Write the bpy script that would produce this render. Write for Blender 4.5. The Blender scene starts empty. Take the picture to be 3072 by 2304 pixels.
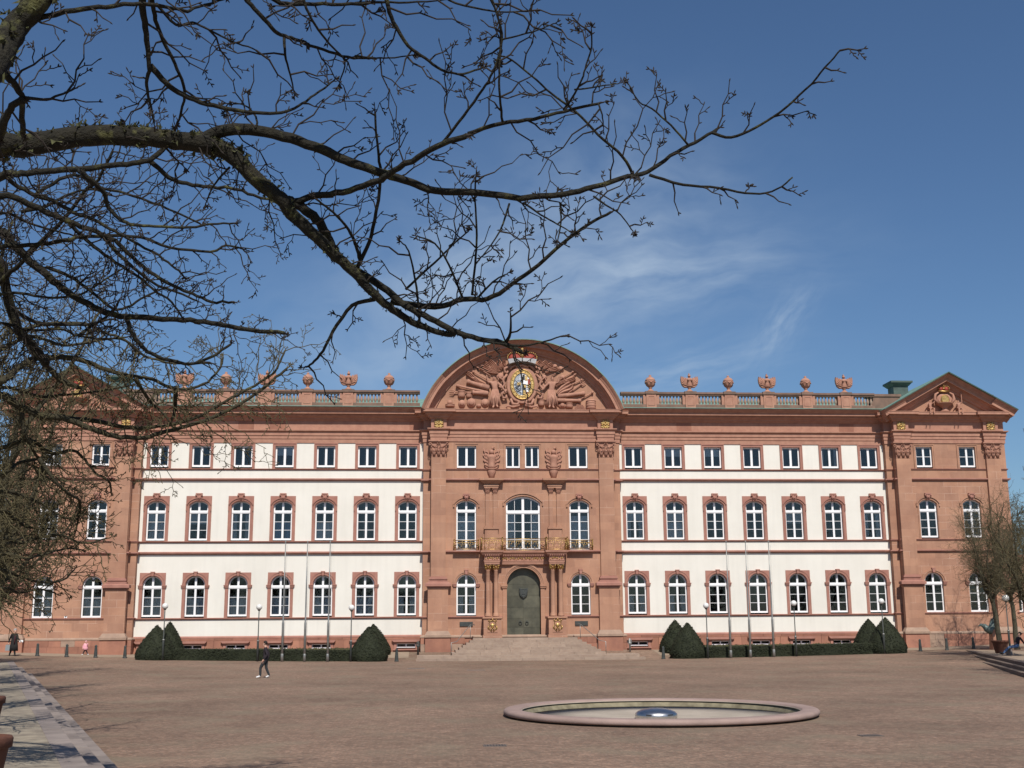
import bpy, bmesh, math, random
from mathutils import Vector, Matrix
R = math.radians
PI = math.pi
scene = bpy.context.scene
COL = scene.collection

# ---------------------------------------------------------------- camera
IW, IH = 3072.0, 2304.0                       # photograph pixels
FPX, PITCH, YAW, ROLL = 3517.1, 0.2017, 0.0699, 0.0072
CAM = Vector((-7.0, -90.0, 2.57))
def cam_dir(u, v):
    """direction (forward component about 1) through a photograph pixel"""
    a, b = u - IW / 2, v - IH / 2
    c, s = math.cos(ROLL), math.sin(ROLL)
    x, y = (c * a - s * b) / FPX, (s * a + c * b) / FPX
    c, s = math.cos(PITCH), math.sin(PITCH)
    d = (x, c + s * y, s - c * y)
    c, s = math.cos(YAW), math.sin(YAW)
    return Vector((c * d[0] + s * d[1], -s * d[0] + c * d[1], d[2]))
def atY(u, v, Y):
    d = cam_dir(u, v)
    return CAM + d * ((Y - CAM.y) / d.y)
def atZ(u, v, Z):
    d = cam_dir(u, v)
    return CAM + d * ((Z - CAM.z) / d.z)
cd = bpy.data.cameras.new('camera')
cam = bpy.data.objects.new('camera', cd)
COL.objects.link(cam)
cd.sensor_width = 36.0
cd.lens = FPX / IW * 36.0
cd.clip_start = 0.1
cd.clip_end = 6000
fw = cam_dir(IW / 2, IH / 2).normalized()
rt = (cam_dir(IW / 2 + 1000, IH / 2) - cam_dir(IW / 2, IH / 2)).normalized()
up = rt.cross(fw).normalized()
cam.matrix_world = Matrix(((rt.x, up.x, -fw.x, CAM.x), (rt.y, up.y, -fw.y, CAM.y), (rt.z, up.z, -fw.z, CAM.z), (0, 0, 0, 1)))
scene.camera = cam

# ---------------------------------------------------------------- sky and sun
SUN_EL, SUN_AZ = R(49), R(5)                  # nearly square on to the facade, from behind the camera
SUNV = Vector((math.sin(SUN_AZ) * math.cos(SUN_EL), -math.cos(SUN_AZ) * math.cos(SUN_EL), math.sin(SUN_EL)))
world = bpy.data.worlds.new('World')
scene.world = world
world.use_nodes = True
nt = world.node_tree
nt.nodes.clear()
N = nt.nodes.new
L = nt.links.new
out = N('ShaderNodeOutputWorld')
bg = N('ShaderNodeBackground')
sky = N('ShaderNodeTexSky')
sky.sky_type = 'NISHITA'
sky.sun_disc = False
sky.sun_elevation = SUN_EL
sky.sun_rotation = PI - SUN_AZ
sky.air_density = 1.0
sky.dust_density = 0.6
sky.ozone_density = 2.0
bg.inputs['Strength'].default_value = 0.078
# thin wisps of cirrus, kept in bands of the sky where the photograph has them
tc = N('ShaderNodeTexCoord')
def vmath(op, a, b=None):
    n = N('ShaderNodeVectorMath'); n.operation = op
    for i, q in enumerate((a, b)):
        if q is None: continue
        if isinstance(q, (tuple, Vector)): n.inputs[i].default_value = tuple(q)
        else: L(q, n.inputs[i])
    return n.outputs['Value' if op in ('DOT_PRODUCT', 'LENGTH') else 'Vector']
def fmath(op, a, b=None, clamp=False):
    n = N('ShaderNodeMath'); n.operation = op; n.use_clamp = clamp
    for i, q in enumerate((a, b)):
        if q is None: continue
        if isinstance(q, (int, float)): n.inputs[i].default_value = q
        else: L(q, n.inputs[i])
    return n.outputs[0]
def wisp(u0, v0, u1, v1, wid, amount, nscale):
    p0, p1 = cam_dir(u0, v0).normalized(), cam_dir(u1, v1).normalized()
    mid = ((p0 + p1) / 2).normalized(); ax = (p1 - p0); ln = ax.length / 2; ax = ax.normalized(); ay = mid.cross(ax).normalized()
    wn = N('ShaderNodeTexNoise'); wn.inputs['Scale'].default_value = 9; wn.inputs['Detail'].default_value = 4
    L(tc.outputs['Generated'], wn.inputs['Vector'])
    wa = fmath('MULTIPLY', fmath('SUBTRACT', wn.outputs['Fac'], 0.5), wid * 1.6)
    x = vmath('DOT_PRODUCT', tc.outputs['Generated'], ax)
    y = fmath('ADD', vmath('DOT_PRODUCT', tc.outputs['Generated'], ay), wa)
    x = fmath('DIVIDE', fmath('SUBTRACT', x, mid.dot(ax)), ln)
    y = fmath('DIVIDE', fmath('SUBTRACT', y, mid.dot(ay)), wid)
    r2 = fmath('ADD', fmath('MULTIPLY', x, x), fmath('MULTIPLY', y, y))
    fall = fmath('POWER', 2.718, fmath('MULTIPLY', r2, -1.1))
    cmb = N('ShaderNodeCombineXYZ')
    L(fmath('MULTIPLY', x, 0.9), cmb.inputs[0]); L(fmath('MULTIPLY', y, 1.1), cmb.inputs[1])
    ns = N('ShaderNodeTexNoise'); ns.inputs['Scale'].default_value = nscale; ns.inputs['Detail'].default_value = 8; ns.inputs['Roughness'].default_value = 0.52
    L(cmb.outputs[0], ns.inputs['Vector'])
    m = fmath('MULTIPLY', fall, fmath('MULTIPLY', fmath('SUBTRACT', ns.outputs['Fac'], 0.28, True), 2.0))
    return fmath('MULTIPLY', m, amount)
cl = wisp(1450, 900, 2350, 780, 0.040, 0.66, 1.9)
cl = fmath('ADD', cl, wisp(900, 1060, 1750, 820, 0.085, 0.62, 1.3))
cl = fmath('ADD', cl, wisp(2280, 1080, 2430, 880, 0.014, 0.40, 2.0))
cl = fmath('ADD', cl, wisp(1500, 620, 2200, 540, 0.06, 0.34, 1.8))
cl = fmath('ADD', cl, wisp(1750, 1180, 2330, 1060, 0.018, 0.4, 2.0), True)
mx = N('ShaderNodeMixRGB')
tint = N('ShaderNodeMixRGB'); tint.blend_type = 'MULTIPLY'; tint.inputs[0].default_value = 1.0; tint.inputs[2].default_value = (0.74, 0.93, 1.12, 1)   # deep clear spring blue
L(sky.outputs[0], tint.inputs[1])
L(cl, mx.inputs[0]); L(tint.outputs[0], mx.inputs[1]); mx.inputs[2].default_value = (6.6, 8.0, 9.6, 1)
L(mx.outputs[0], bg.inputs['Color']); L(bg.outputs[0], out.inputs[0])
sd = bpy.data.lights.new('sun', 'SUN'); sd.energy = 5.0; sd.angle = R(0.53); sd.color = (1.0, 0.945, 0.86)
sun = bpy.data.objects.new('sun', sd); COL.objects.link(sun)
sun.rotation_euler = (-SUNV).to_track_quat('-Z', 'Y').to_euler(); sun.location = (0, -60, 60)
scene.view_settings.view_transform = 'Standard'
scene.view_settings.look = 'None'
scene.view_settings.exposure = 0.0
scene.view_settings.gamma = 1.0
scene.view_settings.use_curve_mapping = False

# ---------------------------------------------------------------- mesh helpers
class MB:
    def __init__(s): s.v = []; s.f = []; s.m = []; s.sm = []
    def add(s, vs, fs, mi=0, smooth=False):
        o = len(s.v); s.v += [tuple(q) for q in vs]
        for f in fs: s.f.append([i + o for i in f]); s.m.append(mi); s.sm.append(smooth)
        return s
    def box(s, x0, x1, y0, y1, z0, z1, mi=0):
        return s.add([(x0, y0, z0), (x1, y0, z0), (x1, y1, z0), (x0, y1, z0), (x0, y0, z1), (x1, y0, z1), (x1, y1, z1), (x0, y1, z1)],
                     [(0, 1, 5, 4), (1, 2, 6, 5), (2, 3, 7, 6), (3, 0, 4, 7), (4, 5, 6, 7), (3, 2, 1, 0)], mi)
    def frustum(s, x0, x1, y0, y1, z0, X0, X1, Y0, Y1, z1, mi=0):
        return s.add([(x0, y0, z0), (x1, y0, z0), (x1, y1, z0), (x0, y1, z0), (X0, Y0, z1), (X1, Y0, z1), (X1, Y1, z1), (X0, Y1, z1)],
                     [(0, 1, 5, 4), (1, 2, 6, 5), (2, 3, 7, 6), (3, 0, 4, 7), (4, 5, 6, 7), (3, 2, 1, 0)], mi)
    def prism(s, pts, y0, y1, mi=0, bevel=0.0):
        """polygon in x,z (counter-clockwise from the front, i.e. seen from -y) extruded from y0 (front) to y1"""
        n = len(pts)
        if bevel:
            cx = sum(p[0] for p in pts) / n; cz = sum(p[1] for p in pts) / n
            fr = []
            for p in pts:
                d = math.hypot(p[0] - cx, p[1] - cz) or 1
                k = max(0, 1 - bevel / d); fr.append((cx + (p[0] - cx) * k, y0, cz + (p[1] - cz) * k))
            ymid = y0 + bevel
            vs = fr + [(p[0], ymid, p[1]) for p in pts] + [(p[0], y1, p[1]) for p in pts]
            fs = [tuple(range(n))] + [(i + n, (i + 1) % n + n, (i + 1) % n, i) for i in range(n)] + [(i + 2 * n, (i + 1) % n + 2 * n, (i + 1) % n + n, i + n) for i in range(n)]
            return s.add(vs, fs, mi)
        vs = [(p[0], y0, p[1]) for p in pts] + [(p[0], y1, p[1]) for p in pts]
        fs = [tuple(range(n)), tuple(range(2 * n - 1, n - 1, -1))] + [(i + n, (i + 1) % n + n, (i + 1) % n, i) for i in range(n)]
        return s.add(vs, fs, mi)
    def strip(s, inner, outer, y0, y1, mi=0, yi=None):
        """band between two open polylines in x,z: front face at y0, sides back to y1 (yi: depth of the reveal)"""
        n = len(inner); yi = y1 if yi is None else yi
        vs = [(p[0], y0, p[1]) for p in inner] + [(p[0], y0, p[1]) for p in outer] + [(p[0], yi, p[1]) for p in inner] + [(p[0], y1, p[1]) for p in outer]
        fs = []
        for i in range(n - 1):
            fs += [(i, i + 1, n + i + 1, n + i), (2 * n + i, 2 * n + i + 1, i + 1, i), (n + i, n + i + 1, 3 * n + i + 1, 3 * n + i)]
        fs += [(0, n, 3 * n, 2 * n), (n - 1, 2 * n - 1, 4 * n - 1, 3 * n - 1)]
        return s.add(vs, fs, mi)
    def sweep(s, prof, path, mi=0, cap=True):
        """profile (outward offset, z) swept along a plan path (x,y); outward is to the right of travel"""
        n = len(prof); k = len(path); vs = []
        nr = []
        for i in range(k - 1):
            dx, dy = path[i + 1][0] - path[i][0], path[i + 1][1] - path[i][1]; l = math.hypot(dx, dy)
            nr.append((dy / l, -dx / l))
        for i in range(k):
            if i == 0: m = nr[0]
            elif i == k - 1: m = nr[-1]
            else:
                a, b = nr[i - 1], nr[i]; d = 1 + a[0] * b[0] + a[1] * b[1]
                m = ((a[0] + b[0]) / d, (a[1] + b[1]) / d)
            for o, z in prof: vs.append((path[i][0] + m[0] * o, path[i][1] + m[1] * o, z))
        fs = []
        for i in range(k - 1):
            for j in range(n - 1):
                a = i * n + j; b = a + n
                fs.append((a, b, b + 1, a + 1))
        if cap: fs += [tuple(range(n - 1, -1, -1)), tuple(range((k - 1) * n, k * n))]
        return s.add(vs, fs, mi)
    def lathe(s, prof, c=(0, 0, 0), n=14, mi=0, smooth=True, axis=None, cap=True):
        vs = []; fs = []; k = len(prof)
        q = Vector((0, 0, 1)).rotation_difference(Vector(axis)) if axis is not None else None
        for i in range(n):
            a = 2 * PI * i / n
            for r, z in prof:
                p = Vector((r * math.cos(a), r * math.sin(a), z))
                if q: p = q @ p
                vs.append((p.x + c[0], p.y + c[1], p.z + c[2]))
        for i in range(n):
            j = (i + 1) % n
            for t in range(k - 1): fs.append((i * k + t, j * k + t, j * k + t + 1, i * k + t + 1))
        s.add(vs, fs, mi, smooth)
        caps = []
        if not cap: return s
        if prof[0][0] > 1e-4: caps.append(tuple(i * k for i in range(n - 1, -1, -1)))
        if prof[-1][0] > 1e-4: caps.append(tuple(i * k + k - 1 for i in range(n)))
        o = len(s.v) - len(vs)
        for c_ in caps: s.f.append([i + o for i in c_]); s.m.append(mi); s.sm.append(False)
        return s
    def tube(s, pts, rad, n=6, mi=0, smooth=True, tip=True):
        pts = [Vector(p) for p in pts]; k = len(pts)
        if not isinstance(rad, (list, tuple)): rad = [rad] * k
        vs = []; fs = []; ref = None
        for i in range(k):
            t = (pts[min(i + 1, k - 1)] - pts[max(i - 1, 0)])
            t = t.normalized() if t.length > 1e-9 else Vector((0, 0, 1))
            if ref is None: ref = t.orthogonal().normalized()
            ref = (ref - t * ref.dot(t)); ref = ref.normalized() if ref.length > 1e-6 else t.orthogonal().normalized()
            b = t.cross(ref)
            for j in range(n):
                a = 2 * PI * j / n
                vs.append(pts[i] + (ref * math.cos(a) + b * math.sin(a)) * rad[i])
        for i in range(k - 1):
            for j in range(n):
                jj = (j + 1) % n
                fs.append((i * n + j, i * n + jj, (i + 1) * n + jj, (i + 1) * n + j))
        if tip: fs += [tuple(range(n - 1, -1, -1)), tuple((k - 1) * n + j for j in range(n))]
        return s.add(vs, fs, mi, smooth)
    def ball(s, c, r, n=10, m=6, mi=0, sc=(1, 1, 1)):
        vs = [(c[0], c[1], c[2] - r * sc[2])]; fs = []
        for i in range(1, m):
            a = -PI / 2 + PI * i / m
            for j in range(n):
                b = 2 * PI * j / n
                vs.append((c[0] + r * sc[0] * math.cos(a) * math.cos(b), c[1] + r * sc[1] * math.cos(a) * math.sin(b), c[2] + r * sc[2] * math.sin(a)))
        vs.append((c[0], c[1], c[2] + r * sc[2]))
        for j in range(n):
            jj = (j + 1) % n
            fs.append((0, 1 + jj, 1 + j)); fs.append((len(vs) - 1, 1 + (m - 2) * n + j, 1 + (m - 2) * n + jj))
            for i in range(m - 2): fs.append((1 + i * n + j, 1 + i * n + jj, 1 + (i + 1) * n + jj, 1 + (i + 1) * n + j))
        return s.add(vs, fs, mi, True)
    def mesh(s, name, mats):
        me = bpy.data.meshes.new(name)
        me.from_pydata(s.v, [], s.f); me.update()
        for m in (mats if isinstance(mats, (list, tuple)) else [mats]): me.materials.append(m)
        me.polygons.foreach_set('material_index', s.m)
        me.polygons.foreach_set('use_smooth', s.sm)
        return me
    def build(s, name, mats, parent=None, loc=None):
        return place(s.mesh(name, mats), name, parent, loc)
def place(me, name, parent=None, loc=None, rz=0.0):
    o = bpy.data.objects.new(name, me); COL.objects.link(o)
    if parent is not None: o.parent = parent
    if loc is not None: o.location = loc
    if rz: o.rotation_euler = (0, 0, rz)
    return o
def tag(o, label=None, cat=None, group=None, kind=None):
    if label: o['label'] = label
    if cat: o['category'] = cat
    if group: o['group'] = group
    if kind: o['kind'] = kind
    return o
def thing(name, label, cat, loc=(0, 0, 0), group=None, rz=0.0):
    o = bpy.data.objects.new(name, None); COL.objects.link(o); o.empty_display_size = 0.3
    o.location = loc; o.rotation_euler = (0, 0, rz)
    return tag(o, label, cat, group)
def copy_tree(o, parent=None):
    c = o.copy(); COL.objects.link(c); c.parent = parent
    for ch in o.children: copy_tree(ch, c)
    return c

# ---------------------------------------------------------------- materials
MATS = {}
def material(name, col, rough=0.85, col2=None, nscale=3.0, bump=0.0, bscale=40.0, metal=0.0, spec=0.35, streak=0.0, ashlar=None, rnd=0.0, detail=6.0):
    m = bpy.data.materials.new(name); m.use_nodes = True; t = m.node_tree; n = t.nodes; l = t.links
    b = n['Principled BSDF']; b.inputs['Roughness'].default_value = rough; b.inputs['Metallic'].default_value = metal
    b.inputs['Specular IOR Level'].default_value = spec
    geo = n.new('ShaderNodeNewGeometry'); c = None
    def mix(fac, a, bb, op='MIX'):
        x = n.new('ShaderNodeMixRGB'); x.blend_type = op
        for i, q in enumerate((fac, a, bb)):
            if isinstance(q, (int, float)): x.inputs[i].default_value = q
            elif isinstance(q, tuple): x.inputs[i].default_value = q + (1,)
            else: l.new(q, x.inputs[i])
        return x.outputs[0]
    def noise(sc, det=detail, vec=None, rr=0.6):
        x = n.new('ShaderNodeTexNoise'); x.inputs['Scale'].default_value = sc; x.inputs['Detail'].default_value = det; x.inputs['Roughness'].default_value = rr
        l.new(vec if vec is not None else geo.outputs['Position'], x.inputs['Vector']); return x.outputs['Fac']
    def ramp(f, a, bb):
        x = n.new('ShaderNodeMapRange'); x.inputs[1].default_value = a; x.inputs[2].default_value = bb; l.new(f, x.inputs[0]); return x.outputs[0]
    c = tuple(col)
    if col2 is not None:
        c = mix(ramp(noise(nscale), 0.32, 0.68), tuple(col), tuple(col2))
    if streak:
        mp = n.new('ShaderNodeMapping'); mp.inputs['Scale'].default_value = (2.2, 2.2, 0.16); l.new(geo.outputs['Position'], mp.inputs[0])
        f = ramp(noise(1.0, 5, mp.outputs[0]), 0.45, 0.85)
        x = n.new('ShaderNodeMath'); x.operation = 'MULTIPLY'; x.inputs[1].default_value = streak; l.new(f, x.inputs[0])
        c = mix(x.outputs[0], c, tuple(q * 0.45 for q in col))
    hgt = None
    if ashlar:
        sp = n.new('ShaderNodeSeparateXYZ'); l.new(geo.outputs['Position'], sp.inputs[0])
        ad = n.new('ShaderNodeMath'); ad.operation = 'ADD'; l.new(sp.outputs[0], ad.inputs[0]); l.new(sp.outputs[1], ad.inputs[1])
        cb = n.new('ShaderNodeCombineXYZ'); l.new(ad.outputs[0], cb.inputs[0]); l.new(sp.outputs[2], cb.inputs[1])
        bt = n.new('ShaderNodeTexBrick'); l.new(cb.outputs[0], bt.inputs['Vector']); bt.inputs['Scale'].default_value = 1.0
        bt.inputs['Brick Width'].default_value = ashlar[0]; bt.inputs['Row Height'].default_value = ashlar[1]; bt.inputs['Mortar Size'].default_value = 0.007
        bt.inputs['Mortar Smooth'].default_value = 0.3; bt.inputs['Bias'].default_value = 0.0
        bt.inputs['Color1'].default_value = (0.76, 0.76, 0.78, 1); bt.inputs['Color2'].default_value = (1.08, 1.07, 1.03, 1); bt.inputs['Mortar'].default_value = (0.9, 0.9, 0.9, 1)
        c = mix(ashlar[2], c, bt.outputs['Color'], 'MULTIPLY')
        # some joints are pointed with pale mortar, in patches
        f = n.new('ShaderNodeMath'); f.operation = 'MULTIPLY'; l.new(bt.outputs['Fac'], f.inputs[0]); l.new(ramp(noise(0.5, 3), 0.5, 0.62), f.inputs[1])
        c = mix(f.outputs[0], c, (0.62, 0.45, 0.36))
        hgt = bt.outputs['Fac']
    if rnd:
        oi = n.new('ShaderNodeObjectInfo'); x = n.new('ShaderNodeMapRange'); x.inputs[3].default_value = 1 - rnd; x.inputs[4].default_value = 1 + rnd
        l.new(oi.outputs['Random'], x.inputs[0]); c = mix(1.0, c, x.outputs[0], 'MULTIPLY')
    if isinstance(c, tuple): b.inputs['Base Color'].default_value = c + (1,)
    else: l.new(c, b.inputs['Base Color'])
    if bump or hgt is not None:
        bp = n.new('ShaderNodeBump'); bp.inputs['Strength'].default_value = max(bump, 0.15); bp.inputs['Distance'].default_value = 0.03
        l.new(noise(bscale, 4), bp.inputs['Height']); o = bp.outputs[0]
        if hgt is not None:
            b2 = n.new('ShaderNodeBump'); b2.invert = True; b2.inputs['Strength'].default_value = 0.35; b2.inputs['Distance'].default_value = 0.012
            l.new(hgt, b2.inputs['Height']); l.new(o, b2.inputs['Normal']); o = b2.outputs[0]
        l.new(o, b.inputs['Normal'])
    MATS[name] = m
    return m
SAND = material('sandstone', (0.44, 0.245, 0.163), 0.9, (0.345, 0.180, 0.120), 0.6, 0.3, 14, streak=0.36, ashlar=(1.15, 0.56, 0.55))
TRIM = material('sandstone_trim', (0.39, 0.195, 0.150), 0.88, (0.31, 0.145, 0.112), 1.3, 0.2, 25, streak=0.25)
WEATH = material('weathered_sandstone', (0.23, 0.140, 0.105), 0.92, (0.14, 0.095, 0.075), 1.4, 0.3, 20, streak=0.35)
CARVE = material('sandstone_carved', (0.42, 0.225, 0.158), 0.9, (0.33, 0.165, 0.118), 2.5, 0.3, 30)
PLINTH = material('sandstone_plinth', (0.37, 0.175, 0.115), 0.9, (0.27, 0.125, 0.090), 0.9, 0.35, 12, streak=0.35, rnd=0.16)
BASEST = material('grey_base_stone', (0.36, 0.250, 0.185), 0.9, (0.27, 0.185, 0.140), 2.0, 0.3, 20)
STUCCO = material('cream_stucco', (0.755, 0.725, 0.660), 0.9, (0.685, 0.655, 0.590), 0.28, 0.12, 40, streak=0.15)
WHITE = material('white_paint', (0.82, 0.82, 0.83), 0.45, (0.78, 0.78, 0.79), 4.0)
COPPER = material('copper_verdigris', (0.20, 0.34, 0.28), 0.65, (0.13, 0.22, 0.19), 1.6, 0.2, 8, streak=0.4)
GOLD = material('gilding', (0.70, 0.49, 0.20), 0.46, (0.40, 0.25, 0.09), 6.0, 0.3, 30, metal=1.0)
BRONZE = material('bronze_door', (0.150, 0.142, 0.100), 0.42, (0.070, 0.068, 0.052), 0.9, 0.15, 14, metal=0.35, streak=0.3, rnd=0.18)
PATINA = material('bronze_patina', (0.16, 0.21, 0.20), 0.55, (0.05, 0.066, 0.062), 5.0, 0.3, 20, metal=0.3)
STEP = material('step_stone', (0.36, 0.275, 0.215), 0.9, (0.28, 0.205, 0.160), 1.8, 0.3, 16, rnd=0.08)
IRON = material('worn_iron', (0.10, 0.085, 0.075), 0.6, (0.16, 0.125, 0.105), 6.0)
DARKMETAL = material('dark_metal', (0.035, 0.040, 0.040), 0.5, (0.06, 0.065, 0.06), 9.0)
GALV = material('galvanised_metal', (0.33, 0.33, 0.31), 0.45, (0.24, 0.24, 0.23), 3.0, metal=0.6)
STEEL = material('brushed_steel', (0.60, 0.59, 0.58), 0.34, (0.45, 0.45, 0.46), 12.0, metal=1.0)
GLOBE = material('opal_globe', (0.72, 0.72, 0.70), 0.28, (0.64, 0.64, 0.62), 5.0, spec=0.5)
RIM = material('fountain_stone', (0.33, 0.235, 0.205), 0.8, (0.26, 0.185, 0.160), 1.6, 0.25, 18)
BASIN = material('basin_concrete', (0.43, 0.365, 0.295), 0.85, (0.32, 0.27, 0.215), 0.9, 0.2, 12)
TILE = material('basin_edge_stain', (0.27, 0.235, 0.155), 0.85, (0.13, 0.11, 0.07), 3.0, 0.2, 20)
TERRA = material('terracotta', (0.125, 0.05, 0.03), 0.85, (0.07, 0.028, 0.02), 3.0, 0.3, 25)
SLAB = material('terrace_slab', (0.33, 0.28, 0.21), 0.9, (0.17, 0.14, 0.11), 2.4, 0.8, 7)
KERB = material('kerb_stone', (0.27, 0.225, 0.20), 0.9, (0.20, 0.165, 0.15), 2.0, 0.3, 14, rnd=0.16)
PAVE = material('wall_side_paving', (0.31, 0.235, 0.17), 0.92, (0.24, 0.18, 0.13), 1.2, 0.4, 10)
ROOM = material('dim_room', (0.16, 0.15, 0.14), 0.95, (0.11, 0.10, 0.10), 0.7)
CURTAIN = material('net_curtain', (0.62, 0.62, 0.60), 0.9, (0.5, 0.5, 0.5), 7.0)
BLUECUR = material('blue_curtain', (0.24, 0.34, 0.50), 0.9, (0.2, 0.28, 0.42), 7.0)
SILVER = material('silver_leaf', (0.62, 0.64, 0.66), 0.4, (0.10, 0.11, 0.13), 7.0, metal=0.5)
ERMINE = material('grey_ermine_paint', (0.46, 0.46, 0.47), 0.7, (0.30, 0.30, 0.31), 5.0)
COPPERD = material('dark_copper', (0.085, 0.125, 0.11), 0.6, (0.05, 0.07, 0.06), 2.0, 0.2, 8, streak=0.4)
RED = material('red_velvet_paint', (0.33, 0.055, 0.035), 0.65, (0.22, 0.035, 0.025), 4.0)
BLACK = material('black_paint', (0.02, 0.02, 0.022), 0.5, (0.035, 0.035, 0.035), 6.0)
HEDGE = material('yew_hedge', (0.022, 0.027, 0.011), 0.85, (0.011, 0.014, 0.006), 5.0, rnd=0.0)
HEDGE2 = material('box_planting', (0.080, 0.068, 0.024), 0.85, (0.036, 0.036, 0.013), 4.0)
MOSS = material('weedy_grass', (0.09, 0.10, 0.03), 0.9, (0.06, 0.07, 0.025), 5.0)
WOOD = material('bench_wood', (0.25, 0.15, 0.085), 0.7, (0.17, 0.10, 0.06), 5.0)
SKIN = material('skin', (0.52, 0.31, 0.23), 0.6)
def glass_mat():
    m = bpy.data.materials.new('window_glass'); m.use_nodes = True; t = m.node_tree; n = t.nodes; l = t.links; n.clear()
    o = n.new('ShaderNodeOutputMaterial'); mixn = n.new('ShaderNodeMixShader'); tr = n.new('ShaderNodeBsdfTransparent'); gl = n.new('ShaderNodeBsdfGlossy'); fr = n.new('ShaderNodeFresnel')
    fr.inputs['IOR'].default_value = 1.55; gl.inputs['Roughness'].default_value = 0.02; tr.inputs['Color'].default_value = (0.86, 0.90, 0.93, 1)
    geo = n.new('ShaderNodeNewGeometry'); ns = n.new('ShaderNodeTexNoise'); ns.inputs['Scale'].default_value = 1.3; bp = n.new('ShaderNodeBump'); bp.inputs['Strength'].default_value = 0.06
    l.new(geo.outputs['Position'], ns.inputs['Vector']); l.new(ns.outputs['Fac'], bp.inputs['Height']); l.new(bp.outputs[0], gl.inputs['Normal'])
    l.new(fr.outputs[0], mixn.inputs[0]); l.new(tr.outputs[0], mixn.inputs[1]); l.new(gl.outputs[0], mixn.inputs[2]); l.new(mixn.outputs[0], o.inputs[0])
    return m
GLASS = glass_mat()
def bark_mat(name, c1, c2, lich, amt):
    m = material(name, c1, 0.92, c2, 14.0, 1.0, 38)
    t = m.node_tree; n = t.nodes; l = t.links; b = n['Principled BSDF']; src = b.inputs['Base Color'].links[0].from_socket
    geo = n.new('ShaderNodeNewGeometry'); ns = n.new('ShaderNodeTexNoise'); ns.inputs['Scale'].default_value = 6.0; ns.inputs['Detail'].default_value = 8; ns.inputs['Roughness'].default_value = 0.7
    l.new(geo.outputs['Position'], ns.inputs['Vector']); mr = n.new('ShaderNodeMapRange'); mr.inputs[1].default_value = 0.56; mr.inputs[2].default_value = 0.66; mr.inputs[4].default_value = amt; l.new(ns.outputs['Fac'], mr.inputs[0])
    x = n.new('ShaderNodeMixRGB'); l.new(mr.outputs[0], x.inputs[0]); l.new(src, x.inputs[1]); x.inputs[2].default_value = lich + (1,)
    l.new(x.outputs[0], b.inputs['Base Color']); return m
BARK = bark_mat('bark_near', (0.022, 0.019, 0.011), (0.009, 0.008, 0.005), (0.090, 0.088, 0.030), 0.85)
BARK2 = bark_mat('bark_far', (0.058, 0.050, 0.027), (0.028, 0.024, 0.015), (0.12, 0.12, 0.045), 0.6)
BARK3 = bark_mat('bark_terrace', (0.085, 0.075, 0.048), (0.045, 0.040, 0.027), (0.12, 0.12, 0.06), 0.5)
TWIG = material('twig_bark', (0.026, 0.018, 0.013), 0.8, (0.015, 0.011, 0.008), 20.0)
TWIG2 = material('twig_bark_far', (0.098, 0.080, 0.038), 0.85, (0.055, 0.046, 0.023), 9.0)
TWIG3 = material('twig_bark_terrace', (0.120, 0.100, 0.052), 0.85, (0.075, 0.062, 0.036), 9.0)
MOSSB = material('moss_and_lichen', (0.10, 0.105, 0.045), 0.95, (0.03, 0.03, 0.014), 30.0)
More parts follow.
